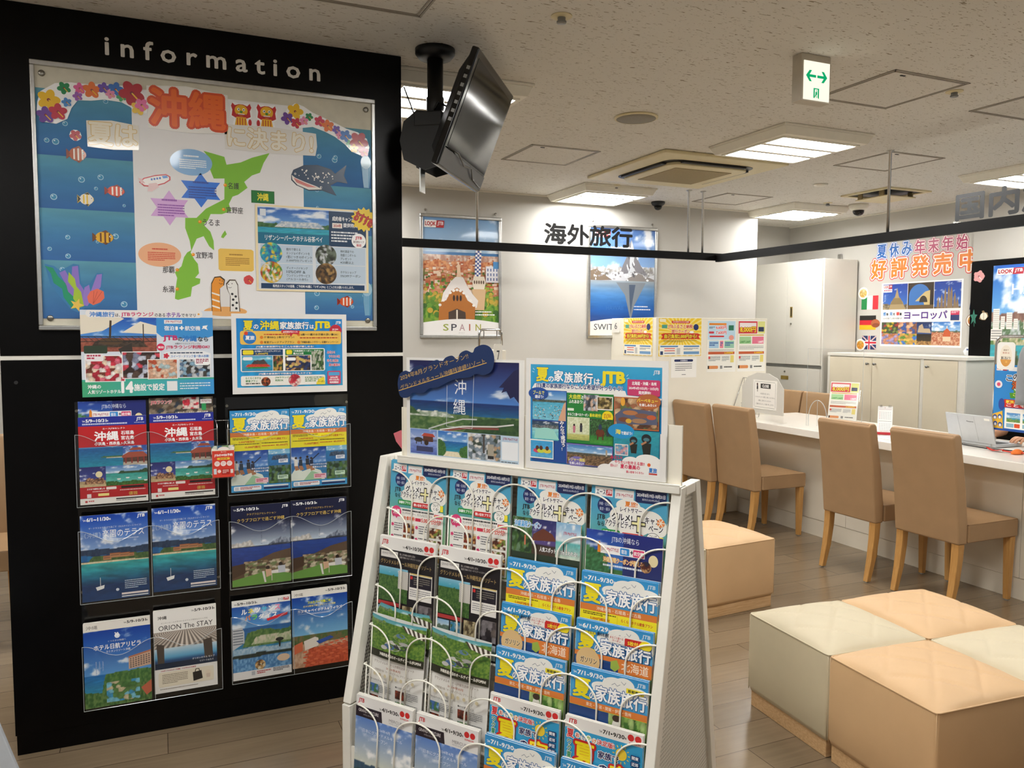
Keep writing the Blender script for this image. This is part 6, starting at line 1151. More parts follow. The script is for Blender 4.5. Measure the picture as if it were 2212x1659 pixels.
def posterD(p):
    p.rect(3.5, 5.5, 92.5, 88, '#1f93d0'); p.pic(3.5, 5.5, 92.5, 88, lambda u, v: np.clip(ramp(v, [(0, '#1a86cc'), (.6, '#1f8fd0'), (.85, '#2a9fd4'), (1, '#3aa6d4')]) * (1 + .04 * np.sin(u * 120)[:, None] * (v < .9)[:, None]), 0, 1), 100, 8)
    o = [('#155a94', .06)]
    p.text('夏', 8, 8.5, 9, 12, '#f4e02a', .05, o); p.text('の', 17, 16, 4, 4.6, '#fff', .05, o); p.text('家', 21.5, 10.5, 6.5, 9.5, '#fff', .05, o); p.text('族', 29, 12, 6.2, 9, '#fff', .05, o); p.text('旅', 36, 11.5, 6.2, 9, '#fff', .05, o); p.text('行', 43, 12, 6.4, 9.4, '#fff', .05, o); p.text('は', 50.5, 16.5, 4, 5, '#fff', .05, o); p.text('JTB', 55.5, 10.5, 16, 12, '#f4e02a', .06, o)
    for x, y, s in ((5.5, 9, 1), (74, 12, -1)): p.line([(x, y), (x + 1.2 * s, y + 1.6)], .35, '#dff0f8'); p.line([(x - .6 * s, y + 3), (x + 1 * s, y + 3.6)], .35, '#dff0f8')
    p.logo(90.5, 8, 4, 3.8, '#eaf4fa')
    p.poly([(5, 26.5), (7, 22.5), (60, 24.5), (72, 26), (73, 29.5), (96, 31), (96, 32.5), (5, 28.5)], '#f6f4f0'); p.text('JTB夏の家族旅行ならこんな希望が叶っちゃう!', 8, 22, 62, 5, '#1d3f80', .035, [('#f6f4f0', .1)])
    p.rect(73.5, 16, 21.5, 13.5, '#cc3f6f', 1); p.text('北海道・沖縄・本州', 76.5, 17.6, 16, 3, '#fff', .035); p.text('2024年4月15日(月)・22日(月)', 74.5, 22, 19.5, 2.6, '#fff', .035); p.text('発売開始!', 81, 25.4, 8, 2.8, '#fff', .035)
    p.rect(5, 28.4, 26, 64, '#1f4f9f')
    p.pic(5.4, 29, 25.2, 26, scape(('#3f7fc8', '#a8c8e4'), .66, ('#4fb0d0', '#7fc8dc'), .5, [(.70, .03, 6, '#3a4a44', '#6a6a5a', .62)], 31), 28, 22); rg = random.Random(5)
    for i in range(70): p.ell(7 + rg.random() * 22, 42 + rg.random() * 12, .35, .5, rg.choice(['#2a2f3a', '#c8784a', '#e8e0d4', '#3a4a6a']), 5)
    p.poly([(29, 40), (30.6, 38), (30.6, 55), (25, 55)], '#d8a888'); p.ell(10, 31.5, 7.5, 5.5, '#1f4f9f'); p.text('プールで', 6, 29, 8.5, 3.4, '#f0e86a', .04); p.text('遊ぼう!', 7.5, 33, 6.5, 2.8, '#fff', .04)
    p.pic(5.4, 56, 20, 17, scape(('#2a3a5a', '#3a5a6a'), .7, ('#a8dcd8', '#4fb0c0'), .3, [(.78, .06, 5, '#2f3f2f', '#8a8a94', .62)], 7), 20, 14); p.poly([(8, 64), (14, 62), (18, 62), (22, 64), (26, 72), (7, 72)], '#9fdcd0')
    p.text('み\nん\nな\nで\n遊\nぼ\nう\n!', 27, 55, 3.2, 26, '#fff', .05, [('#1a3f86', .08)], rot=5)
    p.rect(3.8, 73, 18, 17, '#f4f3ef'); p.pic(4.4, 74, 16.8, 15, scape(('#3f9fd8', '#3fa8dc'), .9, ('#3f9fd8', '#5fb4e0'), .1, [], 3), 10, 8)
    for x, c in ((9.5, '#d8486a'), (12.4, '#c8d84a'), (17, '#e0d04a')): p.ell(x, 83, 3, 2, c); p.ell(x, 80.5, 1.3, 2, '#5a3426')
    p.rect(31.5, 29.5, 33, 44, '#24843a'); p.text('大自然', 33, 30.8, 8.5, 4, '#f0e84a', .04); p.text('と', 42, 31.6, 2.4, 3, '#fff', .03); p.text('ふれあおう!', 33, 35.6, 10, 3, '#fff', .03)
    p.pic(43.5, 30.5, 11, 14, mosaic(['#8a94a4', '#c8ccd4', '#5a6470', '#3a3f44', '#d8b8a0'], 5, 4), 12, 12); p.rect(53, 31.5, 11, 11.6, '#f4f2ec'); p.pic(53.5, 32.2, 10, 10, mosaic(['#7a6a3a', '#5a4a2a', '#c8b078', '#3a3420'], 5, 8), 10, 8)
    p.rect(32, 43, 4.6, 2.2, '#e8f0e0'); p.text('まるごと遊べるクーポン', 32.4, 47, 15, 2.5, '#fff', .035); p.text('基本5枚付!', 48, 46.6, 8, 3, '#f4ea3a', .05); p.ell(60.5, 49, 3.9, None, '#f2dc1f'); p.small(58, 46.5, 5, 4, 4, '#b83a22', 3, .5)
    p.pic(32, 50.6, 16, 20, scape(('#dfe4c8', '#cfd8a8'), .25, ('#c8c878', '#a8b060'), .1, [(.98, .05, 30, '#c8d0a0', '#e8ecd0', .3)], 5), 16, 14); p.pic(48.4, 51, 15.6, 21, scape(('#2f5a30', '#3a6a38'), .3, ('#2f7a34', '#4a9a3f'), .1, [(.95, .1, 30, '#1f3a22', '#4a7a44', .3)], 9), 16, 16)
    for x, y, c in ((37, 61, '#c87a8a'), (42, 60, '#3a3a44')): p.ell(x, y - 3.4, .8, None, '#2a1f1a', 8); p.poly([(x - 1, y - 2.6), (x + 1, y - 2.6), (x + .8, y + 3.4), (x - .8, y + 3.4)], c)
    p.ell(55.5, 63, 3, 3.4, '#6a3420'); p.rect(53.4, 64, .9, 5, '#5a2c1c'); p.rect(57, 64, .9, 5, '#5a2c1c'); p.ell(55.5, 58, 1.2, 2.6, '#2a3a5a'); p.ell(61, 62, .9, 3.4, '#26304a')
    p.rect(31.5, 74, 33, 18.5, '#7a6fb8'); p.pic(32, 75, 32, 17, scape(('#3f7fc0', '#9fc4e4'), .62, ('#5a6a7a', '#4a3a30'), .3, [(.60, .03, 8, '#3f4a44', '#6a5a44', .0), (.5, .05, 14, '#4a3a2c', '#9a7a58', .0)], 12), 26, 16); p.rect(59.5, 77.5, 1.2, 5.5, '#b8a890'); p.ell(39, 90, 6, 5, '#7a6fb8'); p.text('レジャー施設', 33, 86.4, 12, 3, '#f0e06a', .04); p.text('を楽しみたい!', 34, 90, 10, 2.4, '#fff', .03)
    p.rect(65, 31, 30, 27, '#b8683a'); p.pic(65.5, 32, 29, 25, mosaic(['#8a5a3a', '#c8a078', '#6a7a4a', '#a86a4a', '#d8b890', '#5a3a2c'], 6, 12), 26, 20); p.poly([(66, 46), (72, 40), (93, 42), (94, 53), (67, 54)], '#5a5f78')
    for x, y, rx, c in ((76, 44, 5, '#b8784a'), (84, 46, 5, '#8a5a44'), (72, 50, 4, '#7a4a38'), (82, 50.5, 5, '#a8805f'), (90, 47, 3, '#c8603a'), (75, 51, 2, '#d8a83a')): p.ell(x, y, rx, 2, c)
    p.ell(71, 35, 1.5, 3.6, '#e8a83a'); p.ell(88, 34, 8, 6.4, '#b8683a'); p.text('バーベキュー', 80.5, 31.6, 13.5, 3, '#f2e04a', .04); p.text('を楽しみたい!', 82, 35.6, 11, 2.4, '#fff', .03)
    p.pic(65, 58.6, 30.5, 30, scape(('#2a8fa8', '#2fa0a8'), .99, ('#2f9fae', '#1f7f9a'), .0, [], 14), 22, 18); p.rect(65, 58, 14, 9, '#1f93d0') if False else p.ell(70, 60, 9, 6.4, '#1f93d0'); p.text('海', 66.2, 58.6, 3.6, 4, '#f2e04a', .05); p.text('で遊ぼう!', 70, 60, 7.5, 2.8, '#fff', .03)
    for x, y, s in ((78.5, 67, 1), (87, 65, 1.25)): p.ell(x, y, 2.6 * s, 3.2 * s, '#1f262c'); p.ell(x, y + .6, 1.6 * s, 1.2 * s, '#4f7f8a'); p.poly([(x - 2.6 * s, y + 3 * s), (x + 2.6 * s, y + 3 * s), (x + 2 * s, y + 11 * s), (x - 1.5 * s, y + 11 * s)], '#23241f'); p.line([(x - 2.6 * s, y + 4 * s), (x, y + 2 * s)], 1.2, '#b8805a')
    p.rect(66, 71, 9, 9.5, '#f2f0ec'); p.pic(66.4, 71.6, 8.2, 8.2, mosaic(['#7fb0d0', '#d8a0a8', '#e0c8b8', '#5f9ac0'], 4, 3), 8, 8)
    for cx, cy, rx, ry in ((60, 94, 6, 5), (68, 90, 6, 5), (77, 86, 6, 5), (88, 83, 8, 5), (95, 86, 4, 5), (78, 93, 20, 7), (90, 92, 8, 8)): p.ell(min(cx, 96 - rx * .0), cy, rx, ry, '#f4f2ee')
    p.rect(3.5, 93.5, 52, 6.5, '#eceae6'); p.rect(55, 96, 45, 4, '#eceae6'); p.rect(96, 60, 4, 38, '#eceae6')
    p.text('みたい!', 63, 81, 8, 3.2, '#d42a54', .035); p.text('やりたい!を叶える旅!!', 66, 84.8, 20, 3, '#d42a54', .03); p.text('家族みんなで', 63, 88.4, 5, 2.6, '#d42a54', .02); p.text('夏の最高の', 70, 88, 13, 3.6, '#d42a54', .035); p.text('思い出をつくろう♪', 74, 93, 11.5, 2, '#d42a54', .03); p.text('夏旅', 89, 89, 5.2, 4, '#2a7fd0', .06); p.ell(89, 86.6, 1.1, None, '#e8642a'); p.rect(89, 93.4, 5.4, 1.2, '#c8342a')
pg = Page(.407, .302, '#eceae6'); posterD(pg)
tag(pg.build('poster', loc=RW(.628, .0004, 1.0705), rz=RZ, t=.0012, m='laminate'), 'laminated bright blue family poster with photo collage on the right of the stand', 'poster')
# dark blue cloud-shaped tag clipped over the left poster
CLD = [(-.016,1.277),(-.016,1.293),(-.009,1.315),(.012,1.326),(.03,1.323),(.044,1.335),(.067,1.343),(.092,1.338),(.103,1.35),(.129,1.361),(.147,1.355),(.161,1.368),(.184,1.374),(.202,1.364),(.212,1.381),(.233,1.39),(.255,1.384),(.264,1.398),(.291,1.407),(.315,1.399),(.327,1.375),(.325,1.348),(.315,1.33),(.291,1.321),(.267,1.324),(.243,1.313),(.205,1.309),(.168,1.297),(.129,1.279),(.103,1.277),(.083,1.263),(.06,1.259),(.04,1.261),(.026,1.248),(.006,1.244),(-.009,1.251)]
cw, ch = .343, .163; cu0, cz0 = -.016, 1.244
def smooth_loop(P, n=4):
    out = []; N = len(P)
    for i in range(N):
        p0, p1, p2, p3 = [np.array(P[(i + k) % N]) for k in (-1, 0, 1, 2)]
        for j in range(n):
            t = j / n; out.append(tuple(.5 * (2 * p1 + (p2 - p0) * t + (2 * p0 - 5 * p1 + 4 * p2 - p3) * t * t + (3 * p1 - p0 - 3 * p2 + p3) * t ** 3)))
    return out
pg = Page(cw, ch, '#16305f'); pg.k += 2
pg.text('2024年8月グランドオープン!!', 1, 37, 75, 9.5, '#c8a256', .0, rot=16.3); pg.text('グランドメルキュール沖縄残波岬リゾート', 1, 50, 92, 9.5, '#c8a256', .0, rot=16.3); pg.line([(1, 87), (93, 31)], .7, '#c8a256')
tag(pg.build('cloud_tag', loc=RW(cu0 + cw / 2, -.011, cz0), rz=RZ, t=.001, m='print', outline=[((a - cu0) / cw * 100, (1 - (c - cz0) / ch) * 100) for a, c in smooth_loop(CLD)]), 'dark blue cloud-shaped tag with gold lettering over the left stand poster', 'tag')
pg = Page(.05, .06, '#d8727c'); tag(pg.build('pink_slip', loc=RW(-.03, .013, 1.082), rz=RZ, t=.0005, outline=[(20, 60), (0, 20), (60, 0), (100, 30), (70, 100)]), 'pink paper slip poking out left behind the stand posters', 'paper')

# corner of another pale stand in front of the panel's left end
t = thing('pale_stand', 'pale grey slanted stand corner at the lower left, in front of the black panel', 'stand', (-.614, 2.3, 0))
B().prism([(-.42, .0005), (.37, .0005), (.222, .50), (-.02, 1.30 * .5), (-.42, .62)], 'y', -.02, 0).build('end_panel', M['palegrey'], t, bevel=.003)
B().box(-.42, .12, .0005, .40, .0005, .42).build('body', M['palegrey'], t, bevel=.004)

# ------------------------------------------------------------------ framed posters on the back wall
def look_logo(p, x, y, w, h):
    p.poly([(x + w * .03, y), (x + w, y), (x + w * .97, y + h), (x, y + h)], '#f3efec'); p.poly([(x + w * .62, y), (x + w, y), (x + w * .97, y + h), (x + w * .58, y + h)], '#b3272f')
    p.text('LOOK', x + w * .07, y + h * .2, w * .5, h * .56, '#b3272f', .05); p.logo(x + w * .66, y + h * .18, w * .27, h * .58, '#f6eeee'); p.rect(x + w * .27, y + h * .8, w * .12, h * .08, '#b3272f')
def wall_poster(label, x0, x1, z0, z1, draw):
    w, h = x1 - x0, z1 - z0
    t = thing('framed_poster', label, 'poster', ((x0 + x1) / 2, 5.7688, z0), group='framed travel posters on the back wall')
    f = .024; b = B()
    for a, c, d, e in ((-w / 2, w / 2, 0, f), (-w / 2, w / 2, h - f, h), (-w / 2, -w / 2 + f, f, h - f), (w / 2 - f, w / 2, f, h - f)): b.box(a, c, -.022, 0, d, e)
    b.build('frame', M['alu'], t, bevel=.006, seg=3)
    pg = Page(w - 2 * f + .008, h - 2 * f + .008, '#f3f1ef'); draw(pg); pg.build('print', t, (0, -.008, f - .004), m='laminate')
    for s in (-1, 1):
        B().lathe([(.009, 0), (.009, .012), (.004, .016)], 12).xf(Matrix.Translation((s * w * .43, 0, h + .028)) @ Matrix.Rotation(R(90), 4, 'X')).tube([(s * w * .43, -.008, h + .026), (s * w * .43, -.012, h + .004)], .0015, 5).build('wall_hook', M['chrome'], t)
def spain(p):
    p.pic(0, 0, 100, 90, scape(('#6f9ccc', '#a9c2d8'), .63, ('#c98a5f', '#b8a04a'), .35, [(.66, .02, 14, '#b88a78', '#e0cdbd', .55), (.60, .04, 9, '#c06a44', '#e6a878', .42), (.50, .06, 9, '#4a7a2c', '#c88a5a', .33), (.42, .08, 8, '#5a8a2c', '#e2b84a', .0), (.16, .08, 8, '#3f7a24', '#8ab43a', .0)], 22), 60, 70)
    p.rect(0, 29, 100, 2.4, '#3f78b0'); rg = random.Random(11)
    for i in range(230):
        d = rg.random() ** .7; x, y, w = rg.uniform(0, 97), 31.5 + 30 * d, 1.6 + 8 * d * rg.uniform(.5, 1); hh = w * rg.uniform(.35, .6)
        p.k -= .75; p.rect(min(x, 100 - w), y, w, hh, rg.choice(['#d8a886', '#e6cdb4', '#c47a54', '#b8623e', '#ead9c6', '#d08a60'])); p.k -= .75; p.rect(min(x, 100 - w), y - hh * .25, w, hh * .3, rg.choice(['#c0603a', '#a84e30', '#d0764c']))
    for i in range(120):
        d = rg.random(); x, y = rg.uniform(2, 98), 48 + 40 * d; r = 1.2 + 3.4 * d
        p.k -= .75; p.ell(x, min(y, 88), r, r * .62, rg.choice(['#4f7f2a', '#6a9a34', '#3f6a26', '#8fae3e', '#c2a53a', '#7d9c36']), 9)
    look_logo(p, 2, 3, 26, 6)
    # tiled tower
    p.poly([(72, 8), (73, 8), (74, 24), (71, 24)], '#6a7a90'); p.rect(70.5, 20, 4, 7, '#7a6a5a')
    for i in range(13):
        for j in range(3): p.rect(68.6 + j * 2.6 - i * .12, 27 + i * 1.7, 2.6, 1.7, ('#f2f0ee', '#4a5a9a')[(i + j) % 2])
    p.poly([(66, 49), (80, 49), (82, 54), (80, 60), (66, 60), (64, 54)], '#f0e4d0'); [p.ell(67 + i * 3, 54, .9, 1.6, '#6a5040') for i in range(5)]; p.poly([(64, 60), (82, 60), (80, 78), (66, 78)], '#d8b48a')
    # gatehouse with white rim roof
    p.poly([(44, 40), (46, 38), (48, 40), (49, 48), (52, 52), (42, 52), (44, 48)], '#e8c8a8'); p.poly([(26, 64), (36, 54), (42, 50), (52, 50), (58, 58), (64, 64), (72, 70), (70, 76), (22, 76)], '#ece6e2')
    p.poly([(20, 90), (21, 72), (30, 70), (36, 62), (44, 59), (52, 62), (58, 70), (68, 74), (67, 90)], '#b5702c'); [p.ell(22 + i * 4.4, 74 - 13 * math.sin(math.pi * (i / 10)) , 2, 1.2, '#f4efe9') for i in range(11)]
    [p.ell(40 + i * 4.4, 68, 1.5, 2.6, '#3a2418') for i in range(3)]; p.poly([(33, 90), (33, 80), (44, 77), (55, 80), (56, 90)], '#4a3a30'); p.rect(43, 78, 2, 12, '#e8dccb')
    p.rect(82, 40, 18, 14, '#e6e4ea'); p.rect(92, 36, 8, 6, '#4f8fc8'); [p.rect(84 + i * 4, 42 + j * 4, 1.6, 2.4, '#6a7aa8') for i in range(4) for j in range(3)]
    p.small(68, 79, 22, 1.5, 1, '#fff', 3); p.small(68, 81.6, 26, 1.5, 1, '#fff', 4)
    p.poly([(0, 89)] + [(i * 5, 89 - 3.2 * math.sin(math.pi * i / 20)) for i in range(21)] + [(100, 100), (0, 100)], '#f3f1ef')
    for i, (s, c) in enumerate(zip('SPAIN', ('#9aa83a', '#3a3a44', '#b89aa0', '#b8604a', '#a8a83a'))): p.text(s, 26 + i * 10.6 + (2 if s == 'I' else 0), 90.2, 7 if s != 'I' else 1.4, 5.6, c, .01)
    p.text('スペイン', 46, 97.2, 8, 1, '#8a8a8a')
wall_poster('framed tall poster of a colourful city lettered SPAIN on the back wall', 1.788, 2.442, 1.382, 2.302, spain)
def swiss(p):
    p.pic(0, 0, 100, 90, scape(('#4a74b8', '#8fb4dc'), .46, ('#a8b4c0', '#1f4f9a'), .25, [(.62, .06, 6, '#8a8680', '#d8dade', .50), (.56, .07, 7, '#6a6660', '#b8b8ba', .48), (.50, .02, 9, '#4a5a34', '#6a6a4a', .462)], 41), 50, 60)
    p.poly([(45, 44), (50, 34), (56, 26), (60, 14), (63, 10), (66, 16), (70, 24), (78, 34), (88, 42), (84, 48), (50, 48)], '#7b7a80'); p.poly([(63, 10), (66, 16), (68, 26), (66, 34), (72, 42), (60, 40), (61, 26)], '#c4c8ce'); p.poly([(20, 46), (36, 40), (52, 42), (70, 40), (90, 44), (100, 42), (100, 49), (0, 49), (0, 42)], '#c8cad0')
    rg = random.Random(4); p.poly([(0, 40), (10, 38), (24, 44), (34, 48), (0, 49)], '#7a6a5a'); p.poly([(58, 46), (74, 41), (92, 45), (100, 47), (100, 49), (54, 49)], '#857f7c')
    for i in range(46):
        x, y = rg.uniform(4, 96), rg.uniform(39, 47.5); w = rg.uniform(1.5, 6); p.k -= .7; p.poly([(x, y), (x + w * .5, y - .7), (x + w, y + .5), (x + w * .4, y + rg.uniform(.6, 2))], rg.choice(['#eef0f3', '#8d8a8c', '#6f6c70', '#dfe3e8', '#a5a4a8']))
    for i in range(16):
        x = rg.uniform(54, 74); y = rg.uniform(20, 42); p.k -= .7; p.poly([(x, y), (x + 2.4, y + 3), (x + 1.2, y + 5), (x - .6, y + 2.4)], rg.choice(['#e8ebef', '#c9cdd3', '#5c5a60']))
    p.pic(0, 48.5, 100, 41, lambda u, v: np.clip(ramp(v, [(0, '#123a80'), (.35, '#1f5fae'), (.7, '#4f86c0'), (1, '#9aa4ac')]) * (.9 + .2 * fbm(u * 5, v * 16, 5, 4)[:, None]), 0, 1), 30, 26)
    p.poly([(40, 50), (86, 50), (78, 60), (68, 72), (63, 86), (60, 78), (54, 62)], '#7f8790'); p.poly([(60, 52), (70, 52), (66, 66), (63, 80), (61, 66)], '#4a5a70')
    look_logo(p, 5, 3, 26, 6); p.text('HAWAII', 25, 72, 26, 4, '#3a6fb4', .0); p.small(68, 72, 22, 1.5, 1, '#e8eef4', 3); p.small(68, 74.8, 26, 1.5, 1, '#e8eef4', 4)
    p.poly([(0, 87)] + [(i * 5, 87 - 3.2 * math.sin(math.pi * i / 20)) for i in range(21)] + [(100, 100), (0, 100)], '#f3f1ef'); p.text('SWITZERLAND', 7, 89, 86, 5.6, '#2a3040', .0)
wall_poster('framed tall poster of a snowy peak over a lake on the back wall', 3.200, 3.862, 1.380, 2.298, swiss)

# ------------------------------------------------------------------ counter partitions, numbers and sheets
tag(B().box(3.433, 3.473, 5.156, 5.768, 0, 1.542).box(3.433, 4.492, 5.116, 5.156, 0, 1.542).build('partition', M['board'], bevel=.003), 'cream L-shaped partition board at the end of the long counter', 'partition')
tag(B().box(2.06, 2.285, 5.30, 5.33, 0, 1.30).box(2.245, 2.285, 5.33, 5.768, 0, 1.30).build('partition', M['board'], bevel=.003), 'cream partition board under the framed city poster', 'partition')
def number_plate(label, n, loc, rz, w=.075, h=.11):
    t = thing('number_plate', label, 'number plate', loc, rz)
    B().prism([(x, z + h / 2) for x, z in rrect(w / 2, h / 2, .012)], 'y', -.006, -.0004).build('plate', M['whitepaint'], t)
    lettering('number', n, w * .34, h * .46, M['signblack'], t, (0, -.0066, h / 2), .0)
number_plate('white plate with number six on the end face of the partition', '6', (3.4325, 5.685, 1.425), R(-90), .115, .11)
t = thing('plate_holder', 'small bent steel tube holder above the number seven plate', 'holder', (2.17, 5.314, 1.3003))
B().tube([(-.085, 0, 0), (-.085, 0, .12), (-.078, 0, .138), (-.062, 0, .146), (.062, 0, .146), (.078, 0, .138), (.085, 0, .12), (.088, 0, .035)], .009, 10).build('bent_tube', M['chrome'], t, smooth=True)
for s in (-.05, .05): B().tube([(s, 0, .14), (s, 0, .10), (s - .006, -.01, .095)], .004, 6).build('hook', M['chrome'], t)
number_plate('white upright plate with number seven under the steel tube holder', '7', (2.222, 5.2996, 1.175), 0, .065, .17)

def sheet(label, w, h, draw, loc, rz, bg='#f4f2ec', cat='notice', name='notice_sheet', group=None, bend=None):
    pg = Page(w, h, bg); draw(pg); return tag(pg.build(name, loc=loc, rz=rz, t=.0007, bend=bend), label, cat, group)
def yellow2(p):
    p.rect(1, 1, 98, 98, '#f2cb2c'); cx, cy = 50, 38
    for a in range(0, 360, 12):
        q = []
        for b in (a, a + 4.5):
            dx, dy = math.cos(R(b)), math.sin(R(b)); t = min((49 / abs(dx)) if abs(dx) > 1e-6 else 1e9, ((61 if dy > 0 else 37) / abs(dy)) if abs(dy) > 1e-6 else 1e9); q.append((cx + dx * t, cy + dy * t))
        p.poly([(cx, cy), q[0], q[1]], '#f8e48a')
    p.rect(3, 3, 14, 8, '#f6ecd0', 2)
def yellow_sheet(p):
    yellow2(p); o = [('#fff6d0', .1)]
    p.rect(30, 8, 42, 6, '#cf3a2a'); p.text('JTBが提供するふるさと納税', 33, 9.4, 36, 3, '#fff', .02)
    p.text('JTBふるさと納税', 22, 17, 56, 12, '#cf2a22', .05, o); p.text('旅行クーポン', 30, 30, 42, 10, '#cf2a22', .05, o); p.poly([(6, 43), (12, 40), (90, 40), (96, 43), (92, 48), (96, 55), (6, 55), (10, 48)], '#cf2f26'); p.text('自己負担2,000円から!', 14, 42.4, 74, 11, '#f8e23a', .05, [('#5a1a12', .1)]); p.ell(86, 24, 6, None, '#23306a'); p.rect(8, 18, 12, 9, '#4fa08a'); p.ell(76, 37, 5, 3, '#fdfdf6')
    p.small(12, 58, 76, 6, 2, '#8a6a1a', 3, .4); p.rect(3, 70, 94, 27, '#f4f1e6'); p.rect(5, 72, 40, 3.4, '#3f7fb8'); p.rect(58, 72, 36, 3.4, '#3f7fb8')
    for i, c in enumerate(('#d8452f', '#d8452f', '#2f5f9a')): p.rect(14, 78 + i * 6, 24, 2, c)
    p.rect(5, 86, 6, 9, '#2a3f6a'); p.rect(42, 78, 8, 16, '#c8c8c4'); p.small(58, 78, 34, 6, 2, '#8a8a8a', 5); p.rect(58, 87, 36, 7, '#6f9cc8')
sheet('yellow coupon sheet beside the number six plate', .42, .297, yellow_sheet, (3.4323, 5.365, 1.246), R(-90), cat='notice')
sheet('yellow coupon sheet on the front of the partition', .400, .295, yellow_sheet, (3.652, 5.1152, 1.246), 0)
def prices(p, blue):
    p.rect(2, 2, 96, 96, '#f2f0e6')
    if blue:
        p.rect(2, 2, 96, 36, '#bfdcec'); p.rect(6, 6, 60, 4, '#e88a2a'); p.text('6,600円', 30, 11, 36, 7, '#d8303a', .04, [('#fff', .1)]); p.text('7,600円', 30, 21, 36, 7, '#d8303a', .04, [('#fff', .1)]); p.rect(5, 22, 18, 4, '#cf3a4a', 2); p.small(6, 13, 20, 4, 2, '#3a4a6a', 3); p.rect(74, 10, 18, 10, '#2f7a5a'); p.rect(8, 30, 50, 3, '#cf3a3a'); p.ell(84, 34, 9, 5, '#e89a8a')
        for x, y, w, h, c in ((6, 40, 34, 14, '#a8cce4'), (44, 40, 12, 14, '#e88a9a'), (60, 40, 34, 14, '#9ac8b0')): p.rect(x, y, w, h, c); p.small(x + 2, y + 3, w - 4, h - 6, 2, '#2a5aa0', int(x))
    else:
        p.rect(2, 2, 68, 24, '#d8404a'); p.rect(6, 5, 60, 9, '#f3e8e6'); p.text('8,000円', 8, 13, 56, 11, '#f6d83a', .05, [('#8a2a1a', .1)]); p.rect(72, 2, 26, 24, '#dfe08a'); p.rect(74, 13, 20, 9, '#2f3a5a')
        p.rect(6, 32, 42, 14, '#a8d49a'); p.rect(52, 32, 42, 14, '#e87a94'); p.text('2,000円', 8, 40, 18, 5, '#2f8a3a', .03); p.text('2,000円', 28, 40, 18, 5, '#2f8a3a', .03); p.text('1,000円', 74, 40, 18, 5, '#fff', .03); p.rect(6, 28, 88, 2, '#d8a83a')
    p.small(6, 50 if not blue else 57, 88, 8, 4, '#8a8a8a', 4, .4); p.rect(4, 61, 92, 5, '#c8603a'); p.text('2,000円', 60, 61.8, 30, 3.4, '#f8e23a', .03); p.small(6, 70, 40, 10, 5, '#5a6a7a', 5, .4); p.small(52, 70, 26, 10, 5, '#5a6a7a', 6, .4); p.rect(82, 68, 12, 14, '#e8d87a'); p.rect(5, 70, 6, 5, '#cf4a4a')
    p.rect(3, 88, 36, 6, '#e0925a', 3); p.rect(3, 88, 5, 6, '#3a2a24'); p.rect(46, 88, 8, 6, '#8a8a8a'); p.small(60, 89.5, 28, 3.6, 1, '#3a3a3a', 8)
sheet('price sheet with light blue top on the partition', .275, .405, lambda p: prices(p, True), (4.042, 5.1152, 1.122), 0)
sheet('price sheet with red and yellow coupon top on the partition', .275, .405, lambda p: prices(p, False), (4.337, 5.1152, 1.122), 0)
def notice(p): p.rect(12, 10, 74, 12, '#1d2a5c', 4); p.text('お客様各位', 36, 12.5, 28, 7, '#e8ecf6', .02); p.small(16, 32, 66, 40, 4, '#4a4a50', 3, .34); p.rect(42, 84, 16, 3, '#6a6a70')
sheet('small white notice with dark blue heading under the yellow sheet', .235, .155, notice, (3.69, 5.1152, 1.085), 0)

# ------------------------------------------------------------------ long white counter
t = thing('counter', 'long white service counter with white top and recessed kick board', 'counter', (4.4, 3.2, 0))
y0, y1 = -4.2, 1.914
B().box(-.36, .42, y0, y1, .722, .772).build('worktop', M['top'], t, bevel=.004)
for a, c in ((y0, -1.8), (-1.798, -.40), (-.398, .80), (.802, y1)): B().box(-.175, -.10, a, c, .118, .7215).build('front_panel', M['counter'], t, bevel=.0015)
B().box(-.172, -.11, y0, y1, .0005, .116).build('kick_board', M['counter'], t)

